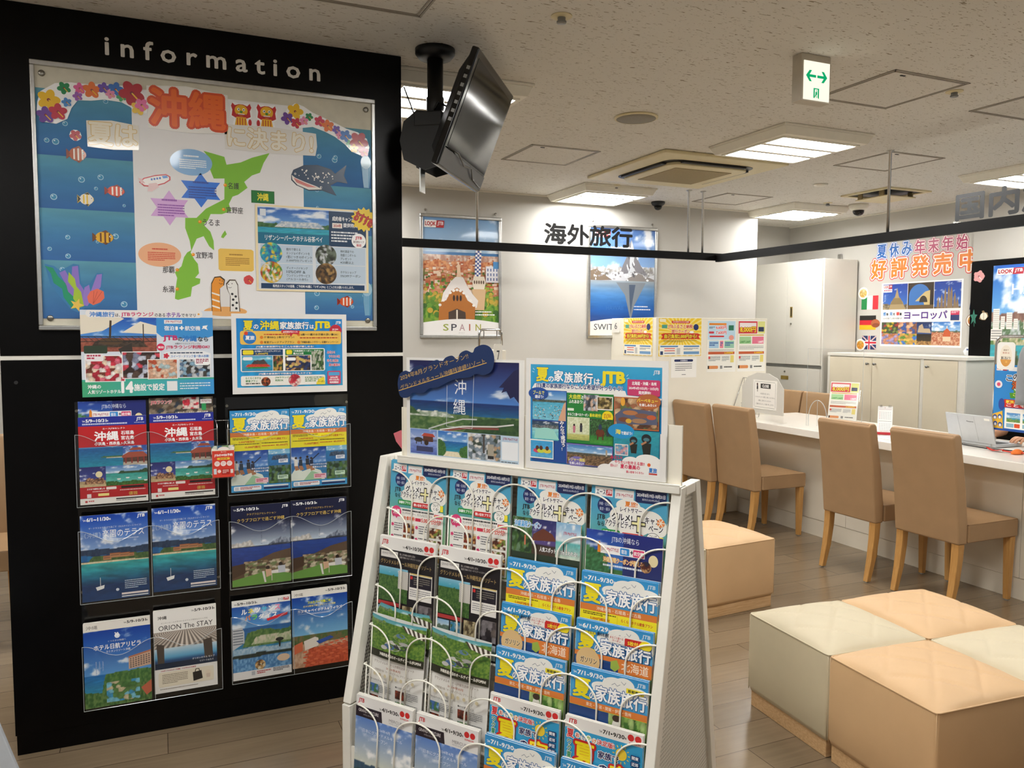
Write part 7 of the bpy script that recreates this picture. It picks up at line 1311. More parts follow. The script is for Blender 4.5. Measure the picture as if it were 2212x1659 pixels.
# ------------------------------------------------------------------ chairs
def make_chair(label, loc, rz, group):
    t = thing('dining_chair', label, 'chair', loc, rz, group)
    hw = .1975
    prof = [(-.215, .345), (-.225, .45), (-.245, .65), (-.285, .905), (-.272, .922), (-.232, .922), (-.222, .905), (-.175, .65), (-.150, .45), (-.150, .345)]
    B().prism(prof, 'x', -hw, hw).build('backrest', M['leather'], t, bevel=.012, seg=3)
    nx = 10; b = B(); vs = []; fs = []
    for j in range(nx + 1):
        for i in range(nx + 1):
            u, v = i / nx * 2 - 1, j / nx; vs.append((u * .2035, -.150 + v * .385, .448 + .012 * (1 - u ** 4) * (1 - (2 * v - 1) ** 4)))
    for j in range(nx):
        for i in range(nx): fs.append((j * (nx + 1) + i, j * (nx + 1) + i + 1, (j + 1) * (nx + 1) + i + 1, (j + 1) * (nx + 1) + i))
    b.add(vs, fs); b.box(-.2035, .2035, -.150, .235, .352, .4485); b.build('seat', M['leather'], t, bevel=.008)
    B().tube([(-.188, -.2765, .9155), (.188, -.2765, .9155)], .0022, 6).tube([(hw - .005, -.278, .90), (hw - .005, -.2395, .65), (hw - .005, -.2205, .45), (hw - .005, -.2115, .36)], .0018, 6).tube([(.005 - hw, -.278, .90), (.005 - hw, -.2395, .65), (.005 - hw, -.2205, .45), (.005 - hw, -.2115, .36)], .0018, 6).build('piping', M['leather'], t)
    for s in (-1, 1):
        b = B(); R0 = [(.022, -.185, .352), (.021, -.19, .26), (.019, -.205, .14), (.015, -.235, .006)]
        vs = []
        for hwid, yy, zz in R0: vs += [(s * .170 - hwid, yy - hwid, zz), (s * .170 + hwid, yy - hwid, zz), (s * .170 + hwid, yy + hwid, zz), (s * .170 - hwid, yy + hwid, zz)]
        b.add(vs, [(0, 1, 2, 3), (15, 14, 13, 12)] + [(4 * k + i, 4 * k + (i + 1) % 4, 4 * k + 4 + (i + 1) % 4, 4 * k + 4 + i) for k in range(3) for i in range(4)])
        b.build('leg', M['legwood'], t, bevel=.003)
        b = B(); vs = []
        for hwid, zz in ((.021, .352), (.014, .006)): vs += [(s * .176 - hwid, .205 - hwid, zz), (s * .176 + hwid, .205 - hwid, zz), (s * .176 + hwid, .205 + hwid, zz), (s * .176 - hwid, .205 + hwid, zz)]
        b.add(vs, [(0, 1, 2, 3), (7, 6, 5, 4)] + [(i, (i + 1) % 4, 4 + (i + 1) % 4, 4 + i) for i in range(4)]); b.build('leg', M['legwood'], t, bevel=.003)
    b = B()
    for s in (-1, 1): b.lathe([(.010, .0003), (.010, .006)], 10, (s * .170, -.235, 0)).lathe([(.010, .0003), (.010, .006)], 10, (s * .176, .205, 0))
    b.build('glides', M['grey'], t)
    return t
CG = 'tan chairs along the counter front'
ch = make_chair('tan upright chair with the counter acrylic screen behind it, second from the picture edge', (3.945, 3.515, 0), R(-90), CG)
def chair(x, y, rz, label, group=CG): return dup(ch, (x, y, 0), rz, label, group)
chair(3.96, 3.0, R(-90), 'tan upright chair nearest the right edge, standing in front of the laptop')
chair(3.915, 4.498, R(-90), 'tan upright chair in front of the CLOSE sign, overlapping its neighbour')
chair(3.865, 4.907, R(-90), 'tan upright chair furthest along the counter, beside the partition')
SG = 'tan chairs on the staff side'
chair(4.88, 5.563, R(90), 'tan staff chair behind the counter, half hidden by the CLOSE sign', SG)
chair(4.88, 5.154, R(90), 'tan staff chair behind the clear screen with the arched cut-out', SG)
chair(-.80, 4.42, R(180), 'tan chair glimpsed past the left end of the black panel', None)

# ------------------------------------------------------------------ ottomans
def ottoman(label, cx, cy, rz, colr, group, w=.428):
    t = thing('ottoman', label, 'ottoman', (cx, cy, 0), rz, group); h = w / 2; m = M[colr]
    n = 44; vs = []; fs = []
    for j in range(n + 1):
        for i in range(n + 1):
            u, v = i / n * 2 - 1, j / n * 2 - 1; d = (1 - abs(u) ** 3.2) * (1 - abs(v) ** 3.2)
            g = 0
            for q in (u + v, u - v):
                f = (q / .86 + .5) % 1.0 - .5; g = max(g, math.exp(-(f / .045) ** 2))
            vs.append((u * h, v * h, .360 + .036 * d ** .6 - .0065 * g * min(1, d * 1.6)))
    for j in range(n):
        for i in range(n): fs.append((j * (n + 1) + i, j * (n + 1) + i + 1, (j + 1) * (n + 1) + i + 1, (j + 1) * (n + 1) + i))
    b = B(); b.add(vs, fs); b.build('quilted_top', m, t, smooth=True)
    b = B(); rings = []
    for z, e in ((.360, 0), (.33, .003), (.2, .004), (.08, .002), (.062, -.004)):
        rings.append([(x, y, z) for x, y in rrect(h + e, h + e, .012, 3)])
    k = len(rings[0]); b.add([p for r in rings for p in r], [(a * k + i, a * k + (i + 1) % k, (a + 1) * k + (i + 1) % k, (a + 1) * k + i) for a in range(len(rings) - 1) for i in range(k)] + [tuple(range((len(rings) - 1) * k, len(rings) * k))])
    b.build('side_cover', m, t, smooth=True)
    b = B().tube([(x, y, .3605) for x, y in rrect(h + .0005, h + .0005, .012, 3)], .0028, 6, closed=True)
    for sx in (-1, 1):
        for sy in (-1, 1): b.tube([(sx * (h - .001), sy * (h - .001), z) for z in (.358, .2, .066)], .0016, 5)
    b.build('piping', m, t, smooth=True)
    B().box(-h + .008, h - .008, -h + .008, h - .008, .0006, .061).build('plinth', M['plinth'], t, bevel=.002)
    return t
OG = 'quilted ottomans in the square block of four'
rz = R(-4)
def oc(i, j):   # block position in its own slightly turned grid
    c, s = math.cos(rz), math.sin(rz); x, y = i * .437, j * .437; return 2.467 + x * c - y * s, 1.948 + x * s + y * c
for i, j, cl, lb in ((-.5, .5, 'beige', 'grey-beige quilted ottoman nearest the brochure stand in the block of four'), (-.5, -.5, 'peach', 'peach quilted ottoman at the front of the block of four'),
                     (.5, .5, 'peach', 'peach quilted ottoman at the back of the block of four, nearest the chairs'), (.5, -.5, 'beige', 'grey-beige quilted ottoman cut by the right edge in the block of four')):
    x, y = oc(i, j); ottoman(lb, x, y, rz, cl, OG)
ottoman('peach quilted ottoman standing behind the brochure stand', 2.69, 3.455, R(4), 'peach', None, .455)
ottoman('grey-beige quilted ottoman mostly hidden behind the brochure stand', 2.225, 3.42, R(4), 'beige', None, .455)
ottoman('pale peach ottoman whose corner shows at the bottom edge', 1.70, 1.06, R(-3), 'peach', None)

# ------------------------------------------------------------------ cabinets
t = thing('tall_cabinet', 'tall white steel cabinet with double doors and drawers', 'cabinet', (5.55, 6.04, 0))
CY0, CY1 = -.455, .445
B().box(.0, .40, CY0, CY1, .0005, 2.10).build('body', M['cabinet'], t, bevel=.003)
for k, (a, c) in enumerate(((CY0 + .012, -.0075), (-.0055, CY1 - .012))):
    d = B().box(-.018, -.0005, a, c, 1.125, 2.088).build('door', M['cabinet'], t, bevel=.002)
    if k == 0:
        B().box(-.0205, -.0185, c - .075, c - .045, 1.57, 1.67).build('recessed_handle', M['brass'], d); B().box(-.021, -.0207, c - .066, c - .054, 1.58, 1.66).build('handle_recess', M['darkplastic'], d)
        B().lathe([(.009, 0), (.009, .006)], 12).xf(Matrix.Translation((-.0185, c - .06, 1.51)) @ Matrix.Rotation(R(-90), 4, 'Y')).build('keyhole', M['screw'], d)
B().box(-.012, -.0005, CY0 + .01, CY1 - .01, 1.098, 1.121).build('divider_strip', M['greymetal'], t)
for z0, z1 in ((.735, 1.092), (.38, .73), (.04, .375)):
    d = B().box(-.018, -.0005, CY0 + .012, CY1 - .012, z0, z1).build('drawer', M['cabinet'], t, bevel=.002)
    B().box(-.0205, -.0185, -.05, .05, z1 - .115, z1 - .08).build('recessed_handle', M['brass'], d); B().lathe([(.009, 0), (.009, .006)], 12).xf(Matrix.Translation((-.0185, 0, z1 - .04)) @ Matrix.Rotation(R(-90), 4, 'Y')).build('keyhole', M['screw'], d)
B().box(.395, .41, CY0 + .2, CY0 + .24, 2.09, 2.17).box(.395, .41, CY1 - .3, CY1 - .25, 2.09, 2.15).build('wall_brackets', M['alu'], t)
t = thing('low_cabinet', 'low cream three-door cabinet with white frame along the right wall', 'cabinet', (5.56, 4.83, 0))
B().box(.02, .38, -.665, .70, .0005, 1.222).build('body', M['cabinet'], t, bevel=.002)
B().box(.0, .381, -.675, .705, 1.2225, 1.25).build('top_board', M['whitepaint'], t, bevel=.003)
for a, c in ((.675, .70), (-.300, -.270), (-.665, -.600)): B().box(.004, .0195, a, c, .03, 1.222).build('stile', M['whitepaint'], t)
for a, c, ky in ((.205, .672, .24), (-.267, .201, .165), (-.597, -.303, -.345)):
    d = B().box(.0, .0195, a, c, .05, 1.214).build('door', M['cream'], t, bevel=.0015)
    B().lathe([(.006, 0), (.006, .016), (.011, .018), (.011, .026)], 14).xf(Matrix.Translation((-.0005, ky, 1.165)) @ Matrix.Rotation(R(-90), 4, 'Y')).build('knob', M['greymetal'], d, smooth=True)

# ------------------------------------------------------------------ decoration of the right wall
WX = 5.9694
def wall_cut(name, label, cat, y0, y1, z0, z1, draw, outline=None, bg='#ffffff', x=WX, group=None, m='print'):
    """y0 = end nearer the back wall (left in the picture)"""
    if x < WX - .01:
        y0, y1, z0, z1 = y0 * 1.025, y1 * 1.025, 1.45 + (z0 - 1.45) * 1.025, 1.45 + (z1 - 1.45) * 1.025
    pg = Page(y0 - y1, z1 - z0, bg); draw(pg); return tag(pg.build(name, loc=(x, (y0 + y1) / 2, z0), rz=R(-90), t=.0008, m=m, outline=outline), label, cat, group)
def banner(label, chars, y0, y1, z0, z1, cols, edge, rim):
    ords = ('first', 'second', 'third', 'fourth', 'fifth', 'sixth', 'seventh'); n = len(chars); wd = (y0 - y1) / n
    for i, s in enumerate(chars):
        a = y0 - i * wd; c, e = cols[i]
        def d(p, s=s, c=c, e=e): p.k += 1; p.text(s, 13, 13, 74, 74, c, .035, [(e, .13), ('#f6f0ea', .085)])
        pg = Page(wd, z1 - z0); pg.V = []; pg.F = []; pg.C = []; pg.k = 0; d(pg)
        o = pg.build_letters('letter_cutout', (WX - .0004, a - wd / 2, z0 + i * .002), R(-90)); tag(o, label % ords[i] if '%' in label else label, 'lettering', None)
def build_letters(s, name, loc, rz):
    me = bpy.data.meshes.new(name); me.from_pydata(s.V, [], s.F); me.materials.append(M['print'])
    at = me.attributes.new('Col', 'FLOAT_COLOR', 'CORNER'); a = np.ones((len(s.C), 4)); a[:, :3] = np.array(s.C); at.data.foreach_set('color', a.ravel()); me.update()
    ob = bpy.data.objects.new(name, me); COL.objects.link(ob); ob.location = loc; ob.rotation_euler = (0, 0, rz); return ob
Page.build_letters = build_letters
B1, B2 = ('#1f63b4', '#4f8fd8'), ('#b0315f', '#c2476e')
banner('%s blue or crimson outlined character of the upper row on the right wall', '夏休み年末年始', 5.40, 4.48, 2.075, 2.235, [B1, B1, B1, B2, B2, B2, B2], None, None)
OR = ('#e5812a', '#d8453f')
banner('%s large orange outlined character of the lower row on the right wall', '好評発売', 5.47, 4.61, 1.885, 2.11, [OR] * 4, None, None)
banner('last large orange character of the lower row, cut off by the wall bay', '中', 4.585, 4.37, 1.90, 2.125, [OR], None, None)
def europe(p):
    p.rect(1, 1, 98, 98, '#f2f0ec')
    p.pic(2, 2, 32, 40, scape(('#1f3f9a', '#3f74c0'), .1, ('#7a6a54', '#a8926f'), .1, [(.20, .05, 8, '#5a5240', '#b0a080', .0)], 3), 16, 18); p.poly([(10, 42), (13, 30), (18, 22), (20.5, 8), (23, 22), (28, 30), (32, 42)], '#a8926a'); p.poly([(16, 24), (25, 24), (29, 34), (12, 34)], '#8a7650')
    p.pic(34.5, 2, 32, 40, grad('#2a2018', '#3a2c20'), 2, 2); p.poly(circ(49, 22, 13, 18, 20, 180, 360) + [(62, 36), (36, 36)], '#3f74b8'); p.poly([(44, 30), (56, 16), (62, 14), (62, 40), (56, 40), (54, 30)], '#c8b27a'); p.poly(circ(54, 32, 5, 10, 12, 180, 360), '#3a3224'); p.rect(34.5, 36, 32, 6, '#6a5434')
    p.pic(67, 2, 31, 40, scape(('#1d3f9a', '#2f62b4'), .08, ('#4a4438', '#5a5040'), .1, [], 7), 14, 16)
    for x, t in ((72, 24), (76, 20), (80, 12), (84, 8), (87, 10), (91, 18), (94, 26)): p.poly([(x - 1.8, 42), (x - 1.2, t + 8), (x, t), (x + 1.2, t + 8), (x + 1.8, 42)], '#8a7458')
    look_logo(p, 2, 3, 12, 6); p.rect(2, 9.5, 12, 5, '#f2f0ee'); p.small(3, 11, 10, 2.4, 1, '#b84a6a', 2)
    for i, (s, c, w) in enumerate((('感', '#3f86c8', 3.6), ('動', '#3a3a40', 2.4), ('発', '#3f86c8', 3.6), ('見', '#3a3a40', 2.4), ('華', '#d8403a', 4), ('麗', '#3a3a40', 2.4))): p.text(s, 3 + i * 4.4, 46 if w > 3 else 47.4, w, 5.6 if w > 3 else 4, c, .03)
    p.text('人々を魅了し続ける憧れの', 3, 54.5, 25, 3, '#5a5a60', .0); p.text('ヨーロッパ', 31, 45.5, 52, 12, '#55308a', .03); p.rect(87, 46, 10, 14, '#2a3a6a'); p.rect(87, 46, 10, 6, '#c83a5a'); p.small(88, 47, 8, 3, 2, '#f0d0d8', 2)
    pics = [(1.5, 62, 22, 18, ['#3a5a2c', '#c8a83a', '#a83a34', '#4a4440', '#7a8a4a']), (23.5, 62, 24, 18, ['#c88a6a', '#e0b08a', '#3f5a9a', '#8a5a44']), (1.5, 80, 22, 17, ['#a89ac8', '#c88a6a', '#b8744a', '#8a84b4']), (23.5, 80, 24, 17, ['#d8b45a', '#c89a4a', '#5a8a3a', '#3f74c0'])]
    for x, y, w, h, pal in pics: p.pic(x, y, w, h, mosaic(pal, 5, int(x + y)), 16, 12)
    p.pic(47.5, 62, 18, 35, scape(('#1f2f5a', '#2f4f8a'), .5, ('#23201c', '#4a3a24'), .0, [(.16, .05, 9, '#c89a5a', '#6a4a2c', .0)], 4), 12, 18); p.poly([(48.5, 78), (50, 68), (54, 65), (56, 72), (63, 72), (65, 79)], '#b8a488')
    p.pic(65.5, 62, 33, 35, scape(('#2f6fc0', '#9fc4e4'), .6, ('#b8785a', '#c89070'), .6, [(.62, .02, 8, '#4a5a4a', '#5a6a54', .55), (.56, .03, 14, '#a85a3c', '#d8b090', .0)], 9), 26, 20); p.poly([(79, 84), (80, 76), (83.5, 71), (87, 76), (88, 84)], '#c05a34'); p.rect(83, 68, 1, 4, '#e8dccb'); p.rect(79, 84, 9, 7, '#e0c8a8')
wall_cut('travel_poster', 'wide landscape photo poster with purple lettering in the middle of the right wall', 'poster', 5.32, 4.52, 1.31, 1.868, europe)
def flagIt(p): [p.rect(i * 33.4, 0, 33.4, 100, c) for i, c in enumerate(('#1d8a4a', '#f3f1ee', '#cf2f3c'))]
def flagDe(p): [p.rect(0, i * 33.4, 100, 33.4, c) for i, c in enumerate(('#1a1818', '#cf2230', '#f0b81f'))]
def flagUk(p):
    p.rect(0, 0, 100, 100, '#1f2a5c')
    for a in ((0, 0, 100, 100), (0, 100, 100, 0)): p.line([(a[0], a[1]), (a[2], a[3])], 13, '#f2f0ee'); p.line([(a[0], a[1]), (a[2], a[3])], 5, '#c8283a')
    p.rect(41, 0, 18, 100, '#f2f0ee'); p.rect(0, 37, 100, 26, '#f2f0ee'); p.rect(45, 0, 10, 100, '#c8283a'); p.rect(0, 43, 100, 14, '#c8283a')
FG = 'paper flags on the right wall'
wav = [(0, 4), (25, -2), (50, 0), (75, 4), (100, 2), (98, 98), (75, 102), (50, 97), (25, 94), (2, 98)]
wall_cut('paper_flag', 'green white red paper flag, top of the flag column', 'flag', 5.545, 5.355, 1.64, 1.765, flagIt, None, group=FG)
wall_cut('paper_flag', 'black red gold paper flag, middle of the flag column', 'flag', 5.56, 5.375, 1.455, 1.585, flagDe, None, group=FG)
wall_cut('paper_flag', 'blue paper flag with red and white crosses, lowest in the flag column', 'flag', 5.525, 5.365, 1.275, 1.40, flagUk, None, group=FG)
def food(cols): return lambda p: (p.ell(50, 50, 46, 46, '#f6f1e4'), p.roundpic(50, 50, 36, mosaic(cols, 4, 3), 5, 20, ry=36))
wall_cut('food_cutout', 'round pasta plate cut-out above the green white red flag', 'cut-out', 5.585, 5.47, 1.735, 1.845, food(['#e8c87a', '#d8a850', '#f2e0a8']), circ(50, 50, 50, 50), x=WX - .001)
wall_cut('food_cutout', 'brown sausage cut-out on the black red gold flag', 'cut-out', 5.43, 5.33, 1.475, 1.55, lambda p: (p.ell(50, 40, 46, 34, '#b0603a'), p.ell(56, 70, 40, 24, '#8a4428')), circ(50, 50, 50, 50), bg='#a8562f', x=WX - .001)
wall_cut('food_cutout', 'fried fish plate cut-out beside the blue flag', 'cut-out', 5.60, 5.485, 1.26, 1.37, food(['#e0a03a', '#d88a2a', '#e8b85a']), circ(50, 50, 50, 50), x=WX - .001)
wall_cut('dark_card', 'dark blue paper card partly hidden behind the black cladding', 'card', 4.46, 4.35, 1.61, 1.79, lambda p: p.rect(10, 5, 80, 50, '#22305f'), [(18, 0), (100, 2), (100, 100), (0, 96)], bg='#1b2750')
wall_cut('food_cutout', 'round pizza cut-out beside the black cladding', 'cut-out', 4.485, 4.37, 1.475, 1.585, food(['#d88a3a', '#c85a2a', '#e8c060', '#b8402a']), circ(50, 50, 50, 50), bg='#7a4a22')
wall_cut('island_cutout', 'white plate cut-out with blue marks under the pizza', 'cut-out', 4.50, 4.365, 1.225, 1.32, lambda p: (p.rect(22, 18, 12, 12, '#2a4a8a'), p.rect(36, 30, 12, 10, '#2a4a8a'), p.rect(72, 52, 14, 10, '#2f7a6a')), [(0, 40), (20, 0), (60, 8), (100, 30), (100, 96), (50, 84), (10, 70)], bg='#eef0f2')

# on the black cladding of the bay
BX = 5.9422
def hawaii(p):
    p.pic(0, 0, 100, 100, scape(('#1f62c4', '#6fb0e4'), .60, ('#2f8fa8', '#3fb4b4'), .45, [(.62, .03, 5, '#7a5a50', '#9a7a68', .56), (.56, .03, 12, '#4a6a44', '#c8ccd0', .44), (.44, .05, 5, '#d8c8a8', '#5a7a44', .38, -.5, .6), (.25, .2, 4, '#3a4a34', '#5f6f4a', .0, -.6, .7)], 17), 40, 56)
    look_logo(p, 4, 2.5, 34, 5); p.text('HAWAII', 24, 15, 72, 8, '#f2f4f6', .0)
    for x, t, w in ((2, 34, 8), (12, 40, 5), (19, 37, 7), (28, 42, 5), (40, 43, 6), (52, 45, 5)): p.rect(x, t, w, 50 - t, '#ece6de'); [p.rect(x + .4, t + 1.2 + i * 1.6, w - .8, .5, '#b8b0a8') for i in range(int((49 - t) / 1.6))]
    p.rect(0, 50, 14, 9, '#e0dcd6'); [p.rect(.5, 51 + i * 2, 13, .8, '#8a8a88') for i in range(4)]
wall_cut('travel_poster', 'tall island skyline poster lettered HAWAII on the black cladding', 'poster', 4.145, 3.52, .985, 1.938, hawaii, x=BX, m='laminate')
def magnet(name, label, cat, y0, y1, z0, z1, draw, outline, bg): wall_cut(name, label, cat, y0, y1, z0, z1, draw, outline, bg, x=BX)
magnet('flower_cutout', 'pink hibiscus cut-out on the black cladding', 'flower cut-out', 4.305, 4.215, 1.825, 1.905, lambda p: fl(p, 48, 50, 50, '#e2a0a0', '#f4e0dc'), circ(50, 50, 48, 48, 10), '#dca0a0')
magnet('leaf_cutout', 'green palm leaf cut-out on the black cladding', 'cut-out', 4.325, 4.26, 1.475, 1.60, lambda p: p.line([(50, 20), (62, 95)], 8, '#2a5a4a'), star(50, 38, 50, 22, 5, -90), '#2f7a66')
magnet('turtle_cutout', 'small brown and white turtle cut-out on the black cladding', 'cut-out', 4.255, 4.17, 1.525, 1.605, lambda p: (p.ell(54, 56, 34, 34, '#e6dccb'), p.line([(54, 22), (54, 90)], 4, '#8a7858')), [(10, 80), (24, 40), (40, 24), (34, 6), (52, 2), (64, 18), (88, 24), (98, 60), (84, 72), (70, 94), (36, 92)], '#8a7250')
wall_cut('pink_poster', 'narrow pink flower poster half hidden behind the blue poster', 'poster', 4.15, 3.98, .86, 1.075, lambda p: (p.pic(0, 0, 100, 100, mosaic(['#e8b4c0', '#d890a0', '#c8ccd8', '#f0d8dc'], 4, 5), 10, 14)), x=BX - .002)

# ------------------------------------------------------------------ things on the counter
CT = .7724
t = thing('divider_screen', 'frosted arched acrylic screen standing on the counter behind two chairs', 'screen', (4.105, 4.71, CT), R(-90))
M['frost'] = NT('frosted_acrylic').m
_k = M['frost'].node_tree; _b = _k.nodes['Principled BSDF']; _b.inputs['Base Color'].default_value = L4('#dcdad2'); _b.inputs['Roughness'].default_value = 0.35; _b.inputs['Alpha'].default_value = 0.82
pts = [(-.225, .06), (.225, .06), (.225, .25), (.16, .325), (.06, .36), (-.06, .36), (-.16, .325), (-.225, .25)]
B().prism(pts, 'y', -.002, .002).build('frosted_sheet', M['frost'], t)
B().box(-.225, .225, -.002, .002, .0004, .0598).box(-.20, -.19, -.06, .06, .0004, .006).box(.19, .20, -.06, .06, .0004, .006).build('clear_foot', M['clear'], t)
def close(p):
    p.line([(6, 8), (6, 92)], .7, '#3a3a3c'); p.line([(94, 8), (94, 92)], .7, '#3a3a3c'); p.line([(8, 6), (92, 6)], .7, '#3a3a3c'); p.line([(8, 94), (92, 94)], .7, '#3a3a3c')
    p.rect(32, 12, 42, 16, '#1a191a', 1); p.text('CLOSE', 39, 15.5, 27, 9, '#f2f2f0', .05); p.ell(18, 15, 3, 4.4, '#4a2a20'); p.poly([(16, 19), (21, 19), (22, 32), (15, 32)], '#2a2a2e'); p.rect(17, 32, 1.2, 9, '#4a3a34'); p.rect(19.6, 32, 1.2, 9, '#4a3a34')
    for i, (s, w) in enumerate((('大変混み合います。', 40), ('こちらのカウンターは現在、使用しておりません。', 84), ('順番にご案内いたしますので、', 54), ('ご理解のほどよろしくお願い申し上げます。', 76))): p.text(s, 51 - w / 2, 44 + i * 12, w, 5.4, '#6a6a6c', .0)
sheet('white CLOSE notice on the frosted arched screen', .255, .215, close, (4.1025, 4.68, CT + .092), R(-90), cat='notice', name='close_notice')
t = thing('clear_screen', 'clear acrylic screen with arched pass-through on the counter', 'screen', (4.2, 4.13, CT), R(-90))
pts = [(-.23, .0004), (-.21, .0004)] + [(-.125 + .085 * math.cos(R(a)), .06 + .13 * math.sin(R(a))) for a in np.linspace(180, 0, 17)] + [(-.04, .0004), (.26, .0004), (.26, .55), (-.23, .55)]
B().prism(pts, 'y', -.0015, .0015).build('sheet', M['clear'], t)
B().tube([(-.23, 0, .0015), (-.23, 0, .549), (.26, 0, .549), (.26, 0, .0015)], .0013, 5).tube([(-.21, 0, .002), (-.21, 0, .06)] + [(-.125 + .085 * math.cos(R(a)), 0, .06 + .13 * math.sin(R(a))) for a in np.linspace(180, 0, 17)] + [(-.04, 0, .002)], .0022, 6).tube([(-.125, -.003, .01), (-.125, -.003, .188)], .0014, 5).build('edge_highlights', M['edge'], t)  # pale tubes put the edge highlights of the clear sheet into colour
t = thing('wire_rack', 'chrome wire leaflet rack on the counter by the partition', 'rack', (4.22, 5.0, CT), R(-82))
b = B()
for x in (-.09, -.03, .03, .09): b.tube([(x, .05, .30), (x, .02, .004), (x, -.05, .004), (x, -.055, .04)], .0022, 6)
for z, y in ((.30, .05), (.20, .04), (.10, .03)): b.tube([(-.1, y, z), (.1, y, z)], .0022, 6)
b.tube([(-.1, -.055, .04), (.1, -.055, .04)], .0022, 6).tube([(-.1, .05, .30), (-.12, -.06, .004)], .003, 6).tube([(.1, .05, .30), (.12, -.06, .004)], .003, 6)
b.build('wires', M['chrome'], t, smooth=True)
# leaflet stand with price sheets
t = thing('leaflet_stand', 'clear leaning leaflet stand on the counter filled with price sheets', 'leaflet stand', (4.62, 4.44, CT), R(-62))
tl = Matrix.Rotation(R(-14), 4, 'X')
B().box(-.11, .11, .0, .003, .002, .27).box(-.11, .11, -.03, .0, .002, .005).box(-.11, .11, -.032, -.030, .002, .12).xf(tl).box(-.11, .11, .0, .10, .0004, .003).build('holder', M['clear'], t)
for i in range(4):
    o = None
    if i == 0:
        pg = Page(.205, .29, '#f4f2ec'); prices(pg, False); o = pg.build('price_leaflet', loc=(4.62, 4.44, CT + .006), rz=R(-62), tilt=R(-14), t=.0006); base_leaf = tag(o, 'front price leaflet in the clear leaning stand', 'leaflet')
    q = Vector((0, -.010 + .0024 * i, .006)); q = tl @ q; c, s = math.cos(R(-62)), math.sin(R(-62)); pos = (4.62 + q.x * c - q.y * s, 4.44 + q.x * s + q.y * c, CT + q.z + .002 + i * .0012)
    if i == 0: o.location = pos
    else: dup(base_leaf, pos, R(-62), 'further price leaflet behind the front one in the clear stand', 'price leaflets in the clear stand')
# desk calendar
t = thing('desk_calendar', 'narrow white desk calendar with red base strip on the counter', 'calendar', (4.33, 3.80, CT), R(-50))
pg = Page(.088, .185, '#f4f3f0'); pg.rect(6, 2, 88, 8, '#ece8e4'); pg.text('6', 46, 3, 5, 4, '#b83a3a'); pg.rect(6, 11, 88, .6, '#8a3a3a'); pg.rect(6, 52, 88, .8, '#3a3a44')
for k in (0, 1):
    for r in range(5):
        for c in range(7): pg.rect(12 + c * 11.6, 20 + k * 41 + r * 5.6, 3.6, 2, '#b83a3a' if c == 0 else '#8a8a90')
pg.rect(0, 91, 100, 9, '#b8202c'); pg.text('2024 CALENDAR', 20, 87, 60, 2.4, '#b8603a')
pg.build('front_leaf', t, (0, -.03, .001), tilt=R(-9), t=.0012)
B().add([(-.044, -.028, .001), (.044, -.028, .001), (.044, .0, .184), (-.044, .0, .184), (-.044, .035, .001), (.044, .035, .001)], [(3, 2, 5, 4), (0, 1, 5, 4)]).build('easel_back', M['paper'], t)
b = B()
for x in (-.026, .026):
    for i in range(3): b.tube([(x + (i - 1) * .006 + .004 * 0, -.004 + .006 * math.cos(R(a)), .186 + .006 * math.sin(R(a))) for a in range(0, 360, 45)], .0009, 5, closed=True)
b.build('spiral_wire', M['blackmetal'], t)
wz = Page(.26, .36, '#eef1f4'); wz.pic(8, 10, 84, 40, mosaic(['#cfe0ee', '#e6eef4', '#a8c8e0', '#f0f2ee'], 4, 3), 12, 8); wz.small(10, 55, 80, 36, 9, '#a8b4c0', 3, .35)
o = wz.build('price_list', loc=(0, 0, 0), t=.0006); o.matrix_world = Matrix.Translation((4.14, 3.62, CT + .0006)) @ Matrix.Rotation(R(-90), 4, 'Z') @ Matrix.Rotation(R(-90), 4, 'X'); tag(o, 'pale blue printed sheet lying flat on the counter by the calendar', 'sheet')
# laptop
t = thing('laptop', 'open silver laptop seen from behind on the counter', 'laptop', (4.42, 3.25, CT), R(-93))
B().box(-.155, .155, .0, .215, .003, .02).build('base', M['silverlap'], t, bevel=.003)
B().box(-.135, .135, .03, .13, .0201, .0215).build('keyboard', M['darkplastic'], t)
LM = Matrix.Translation((0, .004, .022)) @ Matrix.Rotation(R(14), 4, 'X')
lid = B().box(-.155, .155, -.009, 0, 0, .168).xf(LM).build('lid', M['silverlap'], t, bevel=.003)
B().box(-.135, .135, .0001, .0006, .015, .158).xf(LM).build('screen', M['blackgloss'], lid)
B().box(.105, .14, -.0096, -.0091, .142, .154).xf(LM).build('asset_label', M['whitepaint'], lid)
o = lettering('maker_mark', 'Panasonic', .046, .007, M['signblack'], lid, (0, 0, 0), .03); o.matrix_local = LM @ Matrix.Translation((.01, -.0094, .126))
b = B()
for x in (-.06, .05): b.tube([(x, -.0093, .01), (x - .012, -.0093, .158)], .0006, 4)
b.xf(LM).build('lid_ribs', M['grey'], lid)
tag(B().tube([(4.42, 3.40, CT + .004), (4.36, 3.25, CT + .004), (4.34, 3.10, CT + .004), (4.40, 2.95, CT + .004), (4.55, 2.85, CT + .004)], .0035, 6).build('power_cord', M['blackgloss'], smooth=True), 'black power cord in front of the laptop', 'cord')
b = B(); n = 12
b.add([(.0, 0, .004)] + [(.05 * math.cos(2 * math.pi * i / n), .022 * math.sin(2 * math.pi * i / n), .010 + .008 * math.cos(4 * math.pi * i / n)) for i in range(n)], [(0, 1 + i, 1 + (i + 1) % n) for i in range(n)])
b.tube([(.04, 0, .008), (.09, .01, .004), (.15, .0, .010), (.2, -.01, .004)], .004, 5)
tag(b.build('red_ribbon', M['redribbon'], loc=(4.30, 3.02, CT + .002), rz=R(-85)), 'crumpled red ribbon on the counter in front of the laptop', 'ribbon')
